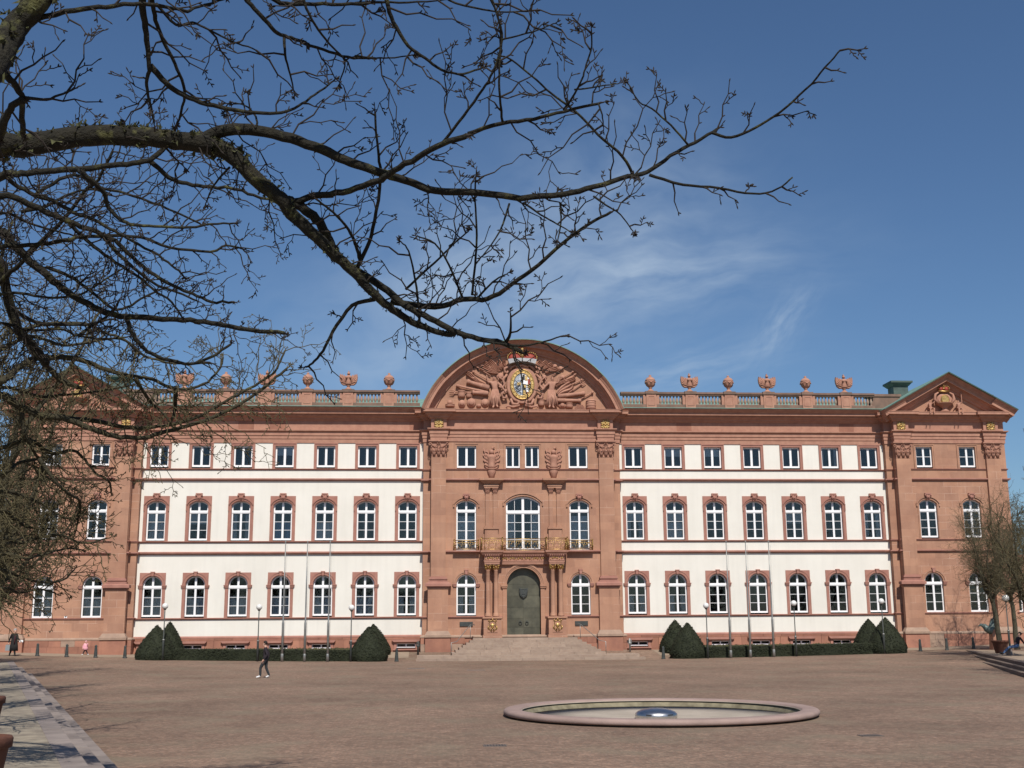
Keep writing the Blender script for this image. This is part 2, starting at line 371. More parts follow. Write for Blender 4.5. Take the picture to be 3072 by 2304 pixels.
def cobble_mat():
    m = bpy.data.materials.new('cobbles'); m.use_nodes = True; t = m.node_tree; n = t.nodes; l = t.links; b = n['Principled BSDF']; b.inputs['Roughness'].default_value = 0.85; b.inputs['Specular IOR Level'].default_value = 0.25
    geo = n.new('ShaderNodeNewGeometry')
    vo = n.new('ShaderNodeTexVoronoi'); vo.inputs['Scale'].default_value = 10.5; vo.inputs['Randomness'].default_value = 0.85; l.new(geo.outputs['Position'], vo.inputs['Vector'])
    ve = n.new('ShaderNodeTexVoronoi'); ve.feature = 'DISTANCE_TO_EDGE'; ve.inputs['Scale'].default_value = 10.5; ve.inputs['Randomness'].default_value = 0.85; l.new(geo.outputs['Position'], ve.inputs['Vector'])
    cr = n.new('ShaderNodeValToRGB'); e = cr.color_ramp.elements
    e[0].position = 0.0; e[0].color = (0.168, 0.106, 0.074, 1); e[1].position = 1.0; e[1].color = (0.302, 0.196, 0.137, 1)
    q = cr.color_ramp.elements.new(0.5); q.color = (0.230, 0.146, 0.103, 1)
    sp = n.new('ShaderNodeSeparateColor'); l.new(vo.outputs['Color'], sp.inputs[0]); l.new(sp.outputs[0], cr.inputs[0])
    mr = n.new('ShaderNodeMapRange'); mr.inputs[1].default_value = 0.0; mr.inputs[2].default_value = 0.10; l.new(ve.outputs['Distance'], mr.inputs[0])
    x = n.new('ShaderNodeMixRGB'); l.new(mr.outputs[0], x.inputs[0]); x.inputs[1].default_value = (0.175, 0.130, 0.098, 1); l.new(cr.outputs[0], x.inputs[2])
    # broad worn and damp patches, and the moss that creeps into the joints towards the near end
    ns = n.new('ShaderNodeTexNoise'); ns.inputs['Scale'].default_value = 0.16; ns.inputs['Detail'].default_value = 7; ns.inputs['Roughness'].default_value = 0.62; l.new(geo.outputs['Position'], ns.inputs['Vector'])
    m2 = n.new('ShaderNodeMapRange'); m2.inputs[1].default_value = 0.3; m2.inputs[2].default_value = 0.7; m2.inputs[3].default_value = 0.70; m2.inputs[4].default_value = 1.16; l.new(ns.outputs['Fac'], m2.inputs[0])
    y = n.new('ShaderNodeMixRGB'); y.blend_type = 'MULTIPLY'; y.inputs[0].default_value = 1; l.new(x.outputs[0], y.inputs[1]); l.new(m2.outputs[0], y.inputs[2])
    n4 = n.new('ShaderNodeTexNoise'); n4.inputs['Scale'].default_value = 2.2; n4.inputs['Detail'].default_value = 6; n4.inputs['Roughness'].default_value = 0.7; l.new(geo.outputs['Position'], n4.inputs['Vector'])
    m4 = n.new('ShaderNodeMapRange'); m4.inputs[1].default_value = 0.3; m4.inputs[2].default_value = 0.7; m4.inputs[3].default_value = 0.78; m4.inputs[4].default_value = 1.18; l.new(n4.outputs['Fac'], m4.inputs[0])
    y2 = n.new('ShaderNodeMixRGB'); y2.blend_type = 'MULTIPLY'; y2.inputs[0].default_value = 1; l.new(y.outputs[0], y2.inputs[1]); l.new(m4.outputs[0], y2.inputs[2]); y = y2
    n3 = n.new('ShaderNodeTexNoise'); n3.inputs['Scale'].default_value = 0.5; n3.inputs['Detail'].default_value = 8; l.new(geo.outputs['Position'], n3.inputs['Vector'])
    m3 = n.new('ShaderNodeMapRange'); m3.inputs[1].default_value = 0.48; m3.inputs[2].default_value = 0.72; m3.inputs[4].default_value = 0.6; l.new(n3.outputs['Fac'], m3.inputs[0])
    z = n.new('ShaderNodeMixRGB'); l.new(m3.outputs[0], z.inputs[0]); l.new(y.outputs[0], z.inputs[1]); z.inputs[2].default_value = (0.20, 0.165, 0.115, 1)
    l.new(z.outputs[0], b.inputs['Base Color'])
    bp = n.new('ShaderNodeBump'); bp.inputs['Strength'].default_value = 0.35; bp.inputs['Distance'].default_value = 0.015; l.new(mr.outputs[0], bp.inputs['Height'])
    b2 = n.new('ShaderNodeBump'); b2.inputs['Strength'].default_value = 0.35; b2.inputs['Distance'].default_value = 0.015; l.new(sp.outputs[1], b2.inputs['Height']); l.new(bp.outputs[0], b2.inputs['Normal']); l.new(b2.outputs[0], b.inputs['Normal'])
    return m
COBBLE = cobble_mat()

# ---------------------------------------------------------------- ground
def sstep(a, b, t):
    t = min(1, max(0, (t - a) / (b - a))); return t * t * (3 - 2 * t)
def ground(x, y):
    ax = min(abs(x), 42)
    edge = 0.07 + 0.43 * (ax / 32) ** 2.2
    wall = max(0.56, edge + 0.12)
    return edge * sstep(-38, -6.5, y) + (wall - edge) * sstep(-6.8, -1.2, y)
FOUNT = (-0.45, -55.7)
def build_ground():
    xs = [-3000, -900, -300, -120, -70] + [-52 + 2 * i for i in range(53)] + [70, 120, 300, 900, 3000]
    ys = [-900, -300, -150, -110, -100] + [-96 + 3 * i for i in range(20)] + [-38 + 1.5 * i for i in range(21)] + [-6.5, -5.5, -4.5, -3.5, -2.5, -1.5, -0.5, 0.6, 8, 30, 80, 200, 600, 1500, 4000]
    vs = [(x, y, ground(x, y)) for y in ys for x in xs]; n = len(xs)
    def hole(i, j): return xs[i] > -6.5 and xs[i + 1] < 5 and ys[j] > -62 and ys[j + 1] < -49.5
    fs = [(j * n + i, j * n + i + 1, (j + 1) * n + i + 1, (j + 1) * n + i) for j in range(len(ys) - 1) for i in range(n - 1) if not hole(i, j)]
    mb = MB(); mb.add(vs, fs, 0, True)
    # close the ground round the sunken fountain basin
    hx = [x for i, x in enumerate(xs[:-1]) if xs[i] > -6.5 and xs[i + 1] < 5]; hy = [y for j, y in enumerate(ys[:-1]) if ys[j] > -62 and ys[j + 1] < -49.5]
    x0, x1, y0, y1 = hx[0], xs[xs.index(hx[-1]) + 1], hy[0], ys[ys.index(hy[-1]) + 1]; k = 64; vs = []
    for i in range(k):
        a = 2 * PI * i / k; c, s = math.cos(a), math.sin(a); ox, oy = FOUNT
        t = min(((x1 - ox) / c) if c > 1e-9 else 9e9, ((x0 - ox) / c) if c < -1e-9 else 9e9, ((y1 - oy) / s) if s > 1e-9 else 9e9, ((y0 - oy) / s) if s < -1e-9 else 9e9)
        vs += [(ox + 4.05 * c, oy + 4.05 * s, 0), (ox + t * c, oy + t * s, 0)]
    cs = [(x1, y1), (x0, y1), (x0, y0), (x1, y0)]
    mb.add(vs, [(2 * i, 2 * i + 1, (2 * i + 3) % (2 * k), (2 * i + 2) % (2 * k)) for i in range(k)], 0, True)
    ang = lambda p: math.atan2(p[1] - FOUNT[1], p[0] - FOUNT[0]) % (2 * PI)
    for p in cs:
        i = int(ang(p) / (2 * PI) * k) % k; a, b = vs[2 * i + 1], vs[(2 * i + 3) % (2 * k)]; mb.add([a, (p[0], p[1], 0), b], [(0, 1, 2)], 0, True)
    tag(mb.build('plaza_ground', COBBLE), kind='structure')
build_ground()

# ================================================================ the palace
rnd = random.Random(7)
palace = thing('palace', 'long three-storey baroque palace of red sandstone with cream plastered wings', 'building')
CP = -1.0          # front plane of the centre pavilion
EP_ = -0.9         # front plane of the end pavilions
WIN_X = [8.769 + 3.138 * i for i in range(7)]

def arc_pts(hw, zs, rise, n=12):
    if rise <= 1e-6: return [(-hw, zs), (hw, zs)]
    r = (hw * hw + rise * rise) / (2 * rise); cz = zs + rise - r
    a0 = math.asin(min(1, hw / r))
    if rise > hw: a0 = PI - a0
    return [(r * math.sin(-a0 + 2 * a0 * i / n), cz + r * math.cos(-a0 + 2 * a0 * i / n)) for i in range(n + 1)]
def outline(hw, zb, zs, rise, n=12):
    return [(-hw, zb)] + arc_pts(hw, zs, rise, n) + [(hw, zb)]
def rect_match(hw, zb, zs, rise, W, zt, n=12):
    """inner arch outline and outer rectangle with as many points"""
    a = arc_pts(hw, zs, rise, n)
    inner = [(-hw, zb), a[0], a[0]] + a[1:-1] + [a[-1], a[-1], (hw, zb)]
    outer = [(-W, zb), (-W, zs), (-W, zt)] + [(p[0] / hw * W, zt) for p in a[1:-1]] + [(W, zt), (W, zs), (W, zb)]
    return inner, outer
def arch_band(hw, zs, rise, w, n=12, w2=0.0):
    i = arc_pts(hw + w2, zs, rise + w2 if rise else 0, n); o = arc_pts(hw + w, zs, rise + w if rise else 0, n)
    return i, o

class WinType: pass
def window_type(hw, zb, zs, rise, tr=None, rows=3, mull=0.15, frame=0.10, cols=1, y=0.17):
    w = WinType(); w.hw, w.zb, w.zs, w.rise, w.tr = hw, zb, zs, rise, tr
    fr = MB(); ft = frame
    fr.strip(outline(hw - ft, zb + ft, zs, max(rise - ft, 0) if rise else 0) if rise else [(-hw + ft, zb + ft), (-hw + ft, zs - ft), (hw - ft, zs - ft), (hw - ft, zb + ft)],
             outline(hw, zb, zs, rise) if rise else [(-hw, zb), (-hw, zs), (hw, zs), (hw, zb)], y, y + 0.09)
    fr.box(-hw, hw, y - 0.004, y + 0.09, zb, zb + ft + 0.03)
    top = zs + rise - 0.03
    fr.box(-mull / 2, mull / 2, y - 0.012, y + 0.092, zb + 0.02, top)
    ztop = tr[0] if tr else (zs - ft)
    if tr:
        fr.box(-hw + 0.02, hw - 0.02, y - 0.02, y + 0.094, tr[0], tr[1]); fr.box(-hw + 0.02, hw - 0.02, y - 0.045, y, tr[0] + 0.05, tr[1] - 0.05)
    panes = []; zl = zb + ft + 0.03; gb = 0.032
    bars = []
    for sg in (-1, 1):
        xa, xb = (mull / 2, hw - ft)
        xs = [xa + (xb - xa) * i / cols for i in range(cols + 1)]
        for r in range(rows):
            z0, z1 = zl + (ztop - zl) * r / rows, zl + (ztop - zl) * (r + 1) / rows
            for c in range(cols):
                a, b = xs[c], xs[c + 1]
                if sg < 0: a, b = -b, -a
                panes.append([(a, z0), (b, z0), (b, z1), (a, z1)])
            if r: bars.append((min(sg * xa, sg * xb), max(sg * xa, sg * xb), z0 - gb / 2, z0 + gb / 2))
        for c in range(1, cols): q = sg * xs[c]; bars.append((q - gb / 2, q + gb / 2, zl, ztop))
        if tr:
            a = arc_pts(hw - ft, zs, max(rise - ft, 0.02), 24)
            zs2 = max(tr[1], a[0][1])
            side = [p for p in a if (p[0] * sg) > mull / 2]
            poly = [(sg * mull / 2, tr[1]), (sg * (hw - ft), tr[1])] + ([(p[0], max(p[1], tr[1])) for p in (side[::-1] if sg > 0 else side)])
            topz = max(p[1] for p in side)
            poly.append((sg * mull / 2, topz))
            if sg < 0: poly = poly[::-1]
            panes.append(poly)
            if cols > 1: q = sg * (mull / 2 + hw - ft) / 2; bars.append((q - gb / 2, q + gb / 2, tr[1], topz - 0.08))
    for a, b, c, d in bars: fr.box(a, b, y + 0.008, y + 0.07, c, d)
    w.frame = fr.mesh('window_frame', WHITE)
    w.panes = [MB().prism(p, y + 0.040, y + 0.046).mesh('pane', GLASS) for p in panes]
    w.extra = []
    return w
def curtain_mesh(hw, z0, z1, phase, mat, gap=0.0, n=26):
    mb = MB(); vs = []; fs = []
    for side in ((-1, 1) if gap else (0,)):
        a, b = (-hw, hw) if not side else ((-hw, -gap) if side < 0 else (gap, hw))
        o = len(vs)
        for i in range(n + 1):
            x = a + (b - a) * i / n; y = 0.34 + 0.035 * math.sin(i * 1.9 + phase) + 0.015 * math.sin(i * 3.7 + phase * 2)
            vs += [(x, y, z0 + 0.05 * math.sin(i * 0.9 + phase)), (x, y, z1)]
        fs += [(o + 2 * i, o + 2 * i + 2, o + 2 * i + 3, o + 2 * i + 1) for i in range(n)]
    mb.add(vs, fs, 0, True)
    return mb.mesh('curtain', mat)
PAPERB = material('roller_blind', (0.42, 0.42, 0.40), 0.9)
def put_window(w, x, y, parent=palace, curtains=(), name='window'):
    o = place(w.frame, name, parent, (x, y, 0))
    for p in w.panes: place(p, 'pane', o)
    for nm, me in w.extra: place(me, nm, o)
    for c in curtains: place(c, 'curtain', o)
    return o

# --- window types -------------------------------------------------------------
def surround_round(hw, zb, zs, W, zt, deep=0.17):
    mb = MB(); i, o = rect_match(hw, zb, zs, hw, W, zt)
    mb.strip(i, o, -0.05, 0.05, 0, deep)
    ai, ao = arch_band(hw, zs, hw, 0.20, 16, 0.03); mb.strip(ai, ao, -0.10, -0.04)
    ai, ao = arch_band(hw, zs, hw, 0.25, 16, 0.19); mb.strip(ai, ao, -0.13, -0.04)
    return mb.mesh('surround', TRIM)
def imposts(hw, zs, W):
    res = []
    for s in (-1, 1):
        mb = MB(); a, b = sorted((s * (hw - 0.02), s * (W + 0.07)))
        mb.box(a, b, -0.13, 0.1, zs - 0.12, zs - 0.03); a, b = sorted((s * (hw - 0.01), s * (W + 0.03))); mb.box(a, b, -0.10, 0.1, zs - 0.2, zs - 0.12)
        a, b = sorted((s * (hw - 0.025), s * (W + 0.10))); mb.box(a, b, -0.16, 0.1, zs - 0.03, zs + 0.03); res.append(('impost', mb.mesh('impost', TRIM)))
    return res
def keystone(z0, z1, w0, w1, fancy=False):
    mb = MB(); mb.prism([(-w0, z0), (w0, z0), (w1, z1), (-w1, z1)], -0.19, 0.0, 0, 0.03)
    if fancy:
        mb.box(-w1 - 0.05, w1 + 0.05, -0.23, 0.0, z1 - 0.06, z1 + 0.04)
        zc = (z0 + z1) / 2
        for s in (-1, 1):
            mb.lathe([(0.0, -0.02), (0.07, 0.0), (0.085, 0.05), (0.05, 0.12), (0, 0.13)], (s * (w1 + 0.02), -0.13, z1 - 0.13), 8, 0, True, (0, -1, 0))
            mb.tube([(s * 0.03, -0.2, z0 + 0.05), (s * 0.11, -0.24, zc), (s * 0.06, -0.22, z1 - 0.1)], [0.03, 0.045, 0.03], 5)
        mb.ball((0, -0.21, zc), 0.09, 8, 5, 0, (1, 0.7, 1.2))
    else:
        mb.box(-w1 - 0.02, w1 + 0.02, -0.21, 0, z1 - 0.05, z1 + 0.03)
    return mb.mesh('keystone', TRIM)
T1 = window_type(0.72, 3.26, 5.52, 0.72, (5.28, 5.52))
T1.extra = imposts(0.72, 5.52, 0.95) + [('surround', surround_round(0.72, 3.16, 5.52, 0.95, 6.47)), ('keystone', keystone(6.2, 6.52, 0.09, 0.13))]
def surround_seg(hw, zb, zs, rise, W, zt):
    mb = MB(); i, o = rect_match(hw, zb, zs, rise, W, zt)
    mb.strip(i, o, -0.05, 0.05, 0, 0.17)
    ii, oo = arch_band(hw, zs, rise, 0.13, 12, 0.05)
    mb.strip([(-hw - 0.05, zb)] + ii + [(hw + 0.05, zb)], [(-hw - 0.13, zb)] + oo + [(hw + 0.13, zb)], -0.085, -0.04)
    ii, oo = arch_band(hw, zs + 0.02, rise, 0.26, 12, 0.17); mb.strip(ii, oo, -0.15, -0.04)
    for s in (-1, 1):
        a, b = sorted((s * (hw + 0.17), s * (hw + 0.25))); mb.box(a, b, -0.12, -0.04, zs - 0.45, zs + 0.02)
    return mb.mesh('surround', TRIM)
T2 = window_type(0.70, 8.88, 11.50, 0.33, (10.89, 11.12))
T2.extra = [('surround', surround_seg(0.70, 8.81, 11.50, 0.33, 0.95, 12.20)), ('keystone', keystone(11.78, 12.36, 0.13, 0.19, True))]
def surround_flat(hw, zb, zt, W, ztop):
    mb = MB()
    mb.strip([(-hw, zb), (-hw, zt), (hw, zt), (hw, zb)], [(-W, zb), (-W, ztop), (W, ztop), (W, zb)], -0.045, 0.05, 0, 0.17)
    mb.strip([(-W + 0.06, zb), (-W + 0.06, ztop - 0.06), (W - 0.06, ztop - 0.06), (W - 0.06, zb)], [(-W - 0.01, zb), (-W - 0.01, ztop + 0.01), (W + 0.01, ztop + 0.01), (W + 0.01, zb)], -0.085, -0.03)
    return mb.mesh('surround', TRIM)
T3 = window_type(0.70, 14.44, 16.06, 0, None, 1, 0.17, 0.11)
T3.extra = [('surround', surround_flat(0.70, 14.30, 16.06, 0.90, 16.27))]
TC = window_type(0.70, 0.88, 1.20, 0, None, 1, 0.09, 0.06, 1, 0.03)
def cellar_hood():
    mb = MB()
    mb.strip([(-0.70, 0.84), (-0.70, 1.20), (0.70, 1.20), (0.70, 0.84)], [(-0.9, 0.76), (-0.9, 1.34), (0.9, 1.34), (0.9, 0.76)], -0.13, 0.04, 0, 0.06)
    mb.prism([(-0.93, 1.30), (0.93, 1.30), (1.06, 1.42), (1.06, 1.48), (-1.06, 1.48), (-1.06, 1.42)], -0.30, 0.0)
    mb.box(-0.95, 0.95, -0.2, 0.02, 0.70, 0.80)
    return mb.mesh('surround', TRIM)
TC.extra = [('surround', cellar_hood())]
# windows set in plain sandstone walls: the wall closes round the arch, a thin archivolt stands proud
def plain_round(hw, zb, zs, W, zt):
    mb = MB(); i, o = rect_match(hw, zb, zs, hw, W, zt); mb.strip(i, o, -0.012, 0.04, 0, 0.17)
    for a, b, d in ((0.02, 0.14, -0.05), (0.13, 0.27, -0.10)):
        ai, ao = arch_band(hw, zs, hw, b, 16, a); mb.strip(ai, ao, d, -0.005)
    return mb.mesh('surround', SAND)
def plain_seg(hw, zb, zs, rise, W, zt):
    mb = MB(); i, o = rect_match(hw, zb, zs, rise, W, zt); mb.strip(i, o, -0.012, 0.04, 0, 0.17)
    ii, oo = arch_band(hw, zs, rise, 0.14, 12, 0.03)
    mb.strip([(-hw - 0.03, zb)] + ii + [(hw + 0.03, zb)], [(-hw - 0.14, zb)] + oo + [(hw + 0.14, zb)], -0.05, -0.005)
    ii, oo = arch_band(hw, zs + 0.02, rise, 0.27, 12, 0.17); mb.strip(ii, oo, -0.12, -0.005)
    for s in (-1, 1):
        a, b = sorted((s * (hw + 0.15), s * (hw + 0.26))); mb.box(a, b, -0.10, -0.005, zs - 0.2, zs + 0.02)
    return mb.mesh('surround', SAND)
P1 = window_type(0.73, 3.22, 5.50, 0.73, (5.28, 5.52))
P1.extra = imposts(0.73, 5.5, 0.93) + [('surround', plain_round(0.73, 3.12, 5.50, 0.9, 6.36)), ('keystone', keystone(6.2, 6.55, 0.09, 0.13))]
P2 = window_type(0.70, 8.92, 11.52, 0.32, (10.89, 11.12))
P2.extra = [('surround', plain_seg(0.70, 8.80, 11.52, 0.32, 0.86, 11.98)), ('keystone', keystone(11.78, 12.3, 0.13, 0.19, True))]
P2C = window_type(0.75, 8.0, 11.45, 0.32, (10.85, 11.08), 4)
P2C.extra = [('surround', plain_seg(0.75, 7.98, 11.45, 0.32, 0.9, 11.9)), ('keystone', keystone(11.72, 12.22, 0.13, 0.19, True))]
def plain_flat(hw, zb, zt):
    mb = MB()
    mb.strip([(-hw, zb), (-hw, zt), (hw, zt), (hw, zb)], [(-hw - 0.16, zb), (-hw - 0.16, zt + 0.16), (hw + 0.16, zt + 0.16), (hw + 0.16, zb)], -0.03, 0.04, 0, 0.17)
    mb.strip([(-hw - 0.12, zb), (-hw - 0.12, zt + 0.12), (hw + 0.12, zt + 0.12), (hw + 0.12, zb)], [(-hw - 0.19, zb), (-hw - 0.19, zt + 0.19), (hw + 0.19, zt + 0.19), (hw + 0.19, zb)], -0.07, -0.02)
    return mb.mesh('surround', SAND)
P3 = window_type(0.66, 14.42, 16.02, 0, None, 2, 0.15, 0.10); P3.extra = [('surround', plain_flat(0.66, 14.28, 16.02))]
P3C = window_type(0.74, 14.28, 15.95, 0, None, 1, 0.17, 0.11); P3C.extra = [('surround', plain_flat(0.74, 14.16, 15.95))]
P3N = window_type(0.545, 14.28, 15.95, 0, None, 1, 0.13, 0.10); P3N.extra = [('surround', plain_flat(0.545, 14.16, 15.95))]
PB = window_type(1.30, 8.0, 11.55, 0.52, (10.75, 11.02), 4, 0.19, 0.13, 2)
PB.extra = [('surround', plain_seg(1.30, 7.98, 11.55, 0.52, 1.5, 12.12))]

# --- walls ---------------------------------------------------------------------
def wall_panel(name, x0, x1, z0, z1, y, depth, holes, mat):
    mb = MB(); zs = sorted({z0, z1} | {h[2] for h in holes} | {h[3] for h in holes}); zs = [z for z in zs if z0 <= z <= z1]
    for a, b in zip(zs, zs[1:]):
        cut = sorted((h[0], h[1]) for h in holes if h[2] < b - 1e-6 and h[3] > a + 1e-6); x = x0
        for c, d in cut:
            if c > x: mb.box(x, c, y, y + depth, a, b)
            x = max(x, d)
        if x < x1: mb.box(x, x1, y, y + depth, a, b)
    return mb.build(name, mat, palace)
net = [curtain_mesh(0.62, 3.35, 4.75, p, CURTAIN) for p in (0.3, 1.9)] + [curtain_mesh(0.62, 3.35, 4.7, 0.8, CURTAIN, 0.22)]
net2 = [curtain_mesh(0.62, 9.0, 10.2, p, CURTAIN) for p in (0.5, 2.2)] + [curtain_mesh(0.62, 9.0, 10.85, 1.2, CURTAIN, 0.30)]
blue2 = curtain_mesh(0.62, 9.0, 10.3, 0.9, BLUECUR, 0.12)
blind2 = MB().box(-0.62, 0.62, 0.30, 0.31, 10.35, 10.9).mesh('blind', CURTAIN); blind2b = MB().box(-0.62, 0.62, 0.30, 0.31, 10.1, 10.9).mesh('blind', PAPERB)
side3 = [curtain_mesh(0.60, 14.5, 15.95, 0.7, CURTAIN, 0.42, 12), MB().box(-0.6, 0.6, 0.32, 0.33, 15.35, 15.98).mesh('blind', CURTAIN), curtain_mesh(0.60, 14.5, 15.95, 1.7, PAPERB, 0.5, 10)]
def wing(s):
    holes = []
    for c in WIN_X:
        x = s * c
        holes += [(x - 0.84, x + 0.84, 3.16, 6.33), (x - 0.84, x + 0.84, 8.81, 11.98), (x - 0.80, x + 0.80, 14.30, 16.16)]
    x0, x1 = (7.55, 28.85) if s > 0 else (-28.85, -7.55)
    wall_panel('wing_wall', x0, x1, 1.6, 16.4, 0.0, 0.45, holes, STUCCO)
    ph = [(s * c - 0.78, s * c + 0.78, 0.80, 1.28) for c in WIN_X]
    pl = wall_panel('plinth', x0, x1, -0.3, 1.68, -0.035, 0.45, ph, PLINTH)
    # plinth blocks, proud of the joints between them
    def block(a, b, z0, z1):
        a += 0.006; b -= 0.006; g = rnd.uniform(0.085, 0.10)
        mb = MB(); mb.frustum(-(b - a) / 2, (b - a) / 2, -g + 0.02, 0, z0 + 0.006, -(b - a) / 2 + 0.006, (b - a) / 2 - 0.006, -g, 0, z1 - 0.006)
        mb.build('stone_block', PLINTH, pl, ((a + b) / 2, -0.03, 0))
    for i, c in enumerate(WIN_X):
        for (a, b) in ((c - 1.569, c - 0.3), (c - 0.3, c + 1.569)):
            a2, b2 = sorted((s * max(a, 7.58), s * min(b, 28.82))); block(a2, b2, 0.1, 0.69)
        for (a, b) in ((c - 1.569, c + 0.2), (c + 0.2, c + 1.569)):
            a2, b2 = sorted((s * max(a, 7.58), s * min(b, 28.82))); block(a2, b2, 1.485, 1.67)
        if i < 6:
            m = c + 1.569 + rnd.uniform(-0.15, 0.15)
            for a, b in ((c + 0.91, m), (m, c + 3.138 - 0.91)): a2, b2 = sorted((s * a, s * b)); block(a2, b2, 0.69, 1.485)
    mb = MB(); pa = [(x0, 0), (x1, 0)]
    mb.sweep([(0.0, 1.66), (0.13, 1.66), (0.13, 1.74), (0.06, 1.81), (0, 1.82)], pa)
    for z0, z1, p in ((3.02, 3.15, 0.14), (8.68, 8.80, 0.14), (14.18, 14.29, 0.13)):
        mb.sweep([(0, z0), (p * 0.5, z0), (p * 0.6, z0 + 0.05), (p, z0 + 0.07), (p, z1), (0, z1 + 0.01)], pa)
    for z0, z1, p in ((7.80, 7.98, 0.20), (13.35, 13.52, 0.20)):
        mb.sweep([(0, z0), (p * 0.45, z0), (p * 0.6, z0 + 0.06), (p, z0 + 0.09), (p, z1), (0, z1 + 0.04)], pa)
    mb.build('string_course', TRIM, palace)
    for i, c in enumerate(WIN_X):
        x = s * c
        if s < 0:
            cu = [net[rnd.randrange(3)]]; cu2 = [[], [], [net2[1]], [blue2], [net2[2]], [blind2b], [net2[0], blind2]][i]
        else:
            cu = [] if i > 1 else [net[2]]; cu2 = [[net2[2], blind2], [net2[1], blind2], [], [], [blind2b], [], [net2[2]]][i]
        put_window(T1, x, 0, curtains=cu); put_window(T2, x, 0, curtains=cu2); put_window(T3, x, 0, curtains=[side3[rnd.randrange(3)]] if rnd.random() < 0.45 else [])
        put_window(TC, x, -0.03, name='cellar_window')
# thin downpipe-free wing ends
wing(-1); wing(1)

# --- entablature ---------------------------------------------------------------
ARCHI = [(0, 16.28), (0.06, 16.28), (0.06, 16.58), (0.10, 16.60), (0.10, 16.82), (0.15, 16.85), (0.15, 17.10), (0.20, 17.13), (0.29, 17.2), (0.29, 17.27), (0.0, 17.30)]
CORN0 = [(0.02, 17.98), (0.10, 18.02), (0.14, 18.10), (0.22, 18.12), (0.24, 18.20), (0.40, 18.30), (0.46, 18.36), (0.46, 18.47), (0.68, 18.48), (0.68, 18.66)]
CORN = CORN0 + [(0.72, 18.67), (0.75, 18.72), (0.86, 18.79), (0.97, 18.90), (1.00, 18.96), (0.4, 18.99), (0.0, 18.99)]
CORNP = CORN0 + [(0.71, 18.67), (0.71, 18.71), (0.0, 18.74)]
def entab(path, prof, wide):
    MB().sweep(ARCHI, path).build('architrave', CARVE, palace)
    MB().sweep([(0.015, 17.28), (0.015, 18.0), (0, 18.0)], path).build('frieze', CARVE, palace)
    return MB().sweep(prof, path).build('cornice', CARVE, palace)
for s in (-1, 1):
    x0, x1 = (7.5, 28.9) if s > 0 else (-28.9, -7.5)
    entab([(x0, 0), (x1, 0)], CORN, True)
    MB().sweep([(0.35, 18.995), (1.02, 18.97), (1.05, 18.97), (1.05, 19.02), (0.0, 19.17), (-0.2, 19.17)], [(x0, 0), (x1, 0)]).build('gutter', COPPER, palace)
    fz = MB().box(x0, x1, 0.0, 0.45, 16.3, 19.14).build('parapet_wall', CARVE, palace)
    # frieze slabs
    n = 18
    for i in range(n):
        a = x0 + (x1 - x0) * i / n + 0.005; b = x0 + (x1 - x0) * (i + 1) / n - 0.005; g = rnd.uniform(0.022, 0.030)
        MB().box(-(b - a) / 2, (b - a) / 2, -g, -0.005, 17.31, 17.97).build('stone_slab', PLINTH if rnd.random() < 0.12 else CARVE, fz, ((a + b) / 2, 0, 0))

# --- pilasters -----------------------------------------------------------------
def capital_mesh(w, h, d, leaf=1.0):
    """Corinthian capital, half width w, height h, projecting d; origin bottom centre at the wall plane"""
    mb = MB()
    mb.box(-w * 0.98, w * 0.98, -d - 0.02, 0.1, 0, h * 0.04)
    mb.frustum(-w * 0.92, w * 0.92, -d, 0.1, h * 0.04, -w * 1.05, w * 1.05, -d - 0.05 * leaf, 0.1, h * 0.86)
    mb.box(-w * 1.38, w * 1.38, -d - 0.20 * leaf, 0.1, h * 0.92, h); mb.box(-w * 1.28, w * 1.28, -d - 0.13 * leaf, 0.1, h * 0.86, h * 0.92)
    k = h / 1.28
    def leaf_at(x, z0, hh, ww):
        pts = [(x, -d, z0), (x, -d - 0.05 * k, z0 + hh * 0.5), (x, -d - 0.13 * k, z0 + hh * 0.9), (x, -d - 0.20 * k, z0 + hh * 0.92), (x, -d - 0.21 * k, z0 + hh * 0.78)]
        mb.tube(pts, [ww * 0.8, ww, ww * 0.85, ww * 0.6, ww * 0.3], 6)
        for q in (-1, 1): mb.tube([(x + q * ww * 0.7, -d - 0.02, z0), (x + q * ww * 1.0, -d - 0.07 * k, z0 + hh * 0.55), (x + q * ww * 1.1, -d - 0.12 * k, z0 + hh * 0.62)], [ww * 0.45, ww * 0.4, ww * 0.15], 5)
    for i in range(3): leaf_at(w * (-0.62 + 0.62 * i), h * 0.04, h * 0.36, w * 0.17)
    for i in range(2): leaf_at(w * (-0.33 + 0.66 * i), h * 0.22, h * 0.42, w * 0.17)
    for q in (-1, 1): leaf_at(w * q * 0.98, h * 0.22, h * 0.42, w * 0.13)
    for q in (-1, 1):
        cx, cz = q * w * 1.16, h * 0.74; pts = []; rd = []
        for j in range(14):
            a = PI * 1.1 - j * 0.55; r = w * (0.24 - 0.014 * j); pts.append((cx + q * r * math.cos(a), -d - 0.12 * k - 0.004 * j, cz + r * math.sin(a))); rd.append(w * 0.055)
        mb.tube([(q * w * 0.3, -d - 0.04, h * 0.5)] + pts, [w * 0.06] + rd, 5)
        for j in (0,): mb.tube([(q * w * 0.1, -d - 0.05, h * 0.5), (q * w * 0.3, -d - 0.12 * k, h * 0.74), (q * w * 0.14, -d - 0.14 * k, h * 0.83), (q * w * 0.05, -d - 0.13 * k, h * 0.74)], w * 0.05, 5)
    mb.ball((0, -d - 0.16 * k, h * 0.93), w * 0.16, 8, 5)
    return mb
CAPITAL = capital_mesh(0.57, 1.28, 0.22).mesh('capital', CARVE)
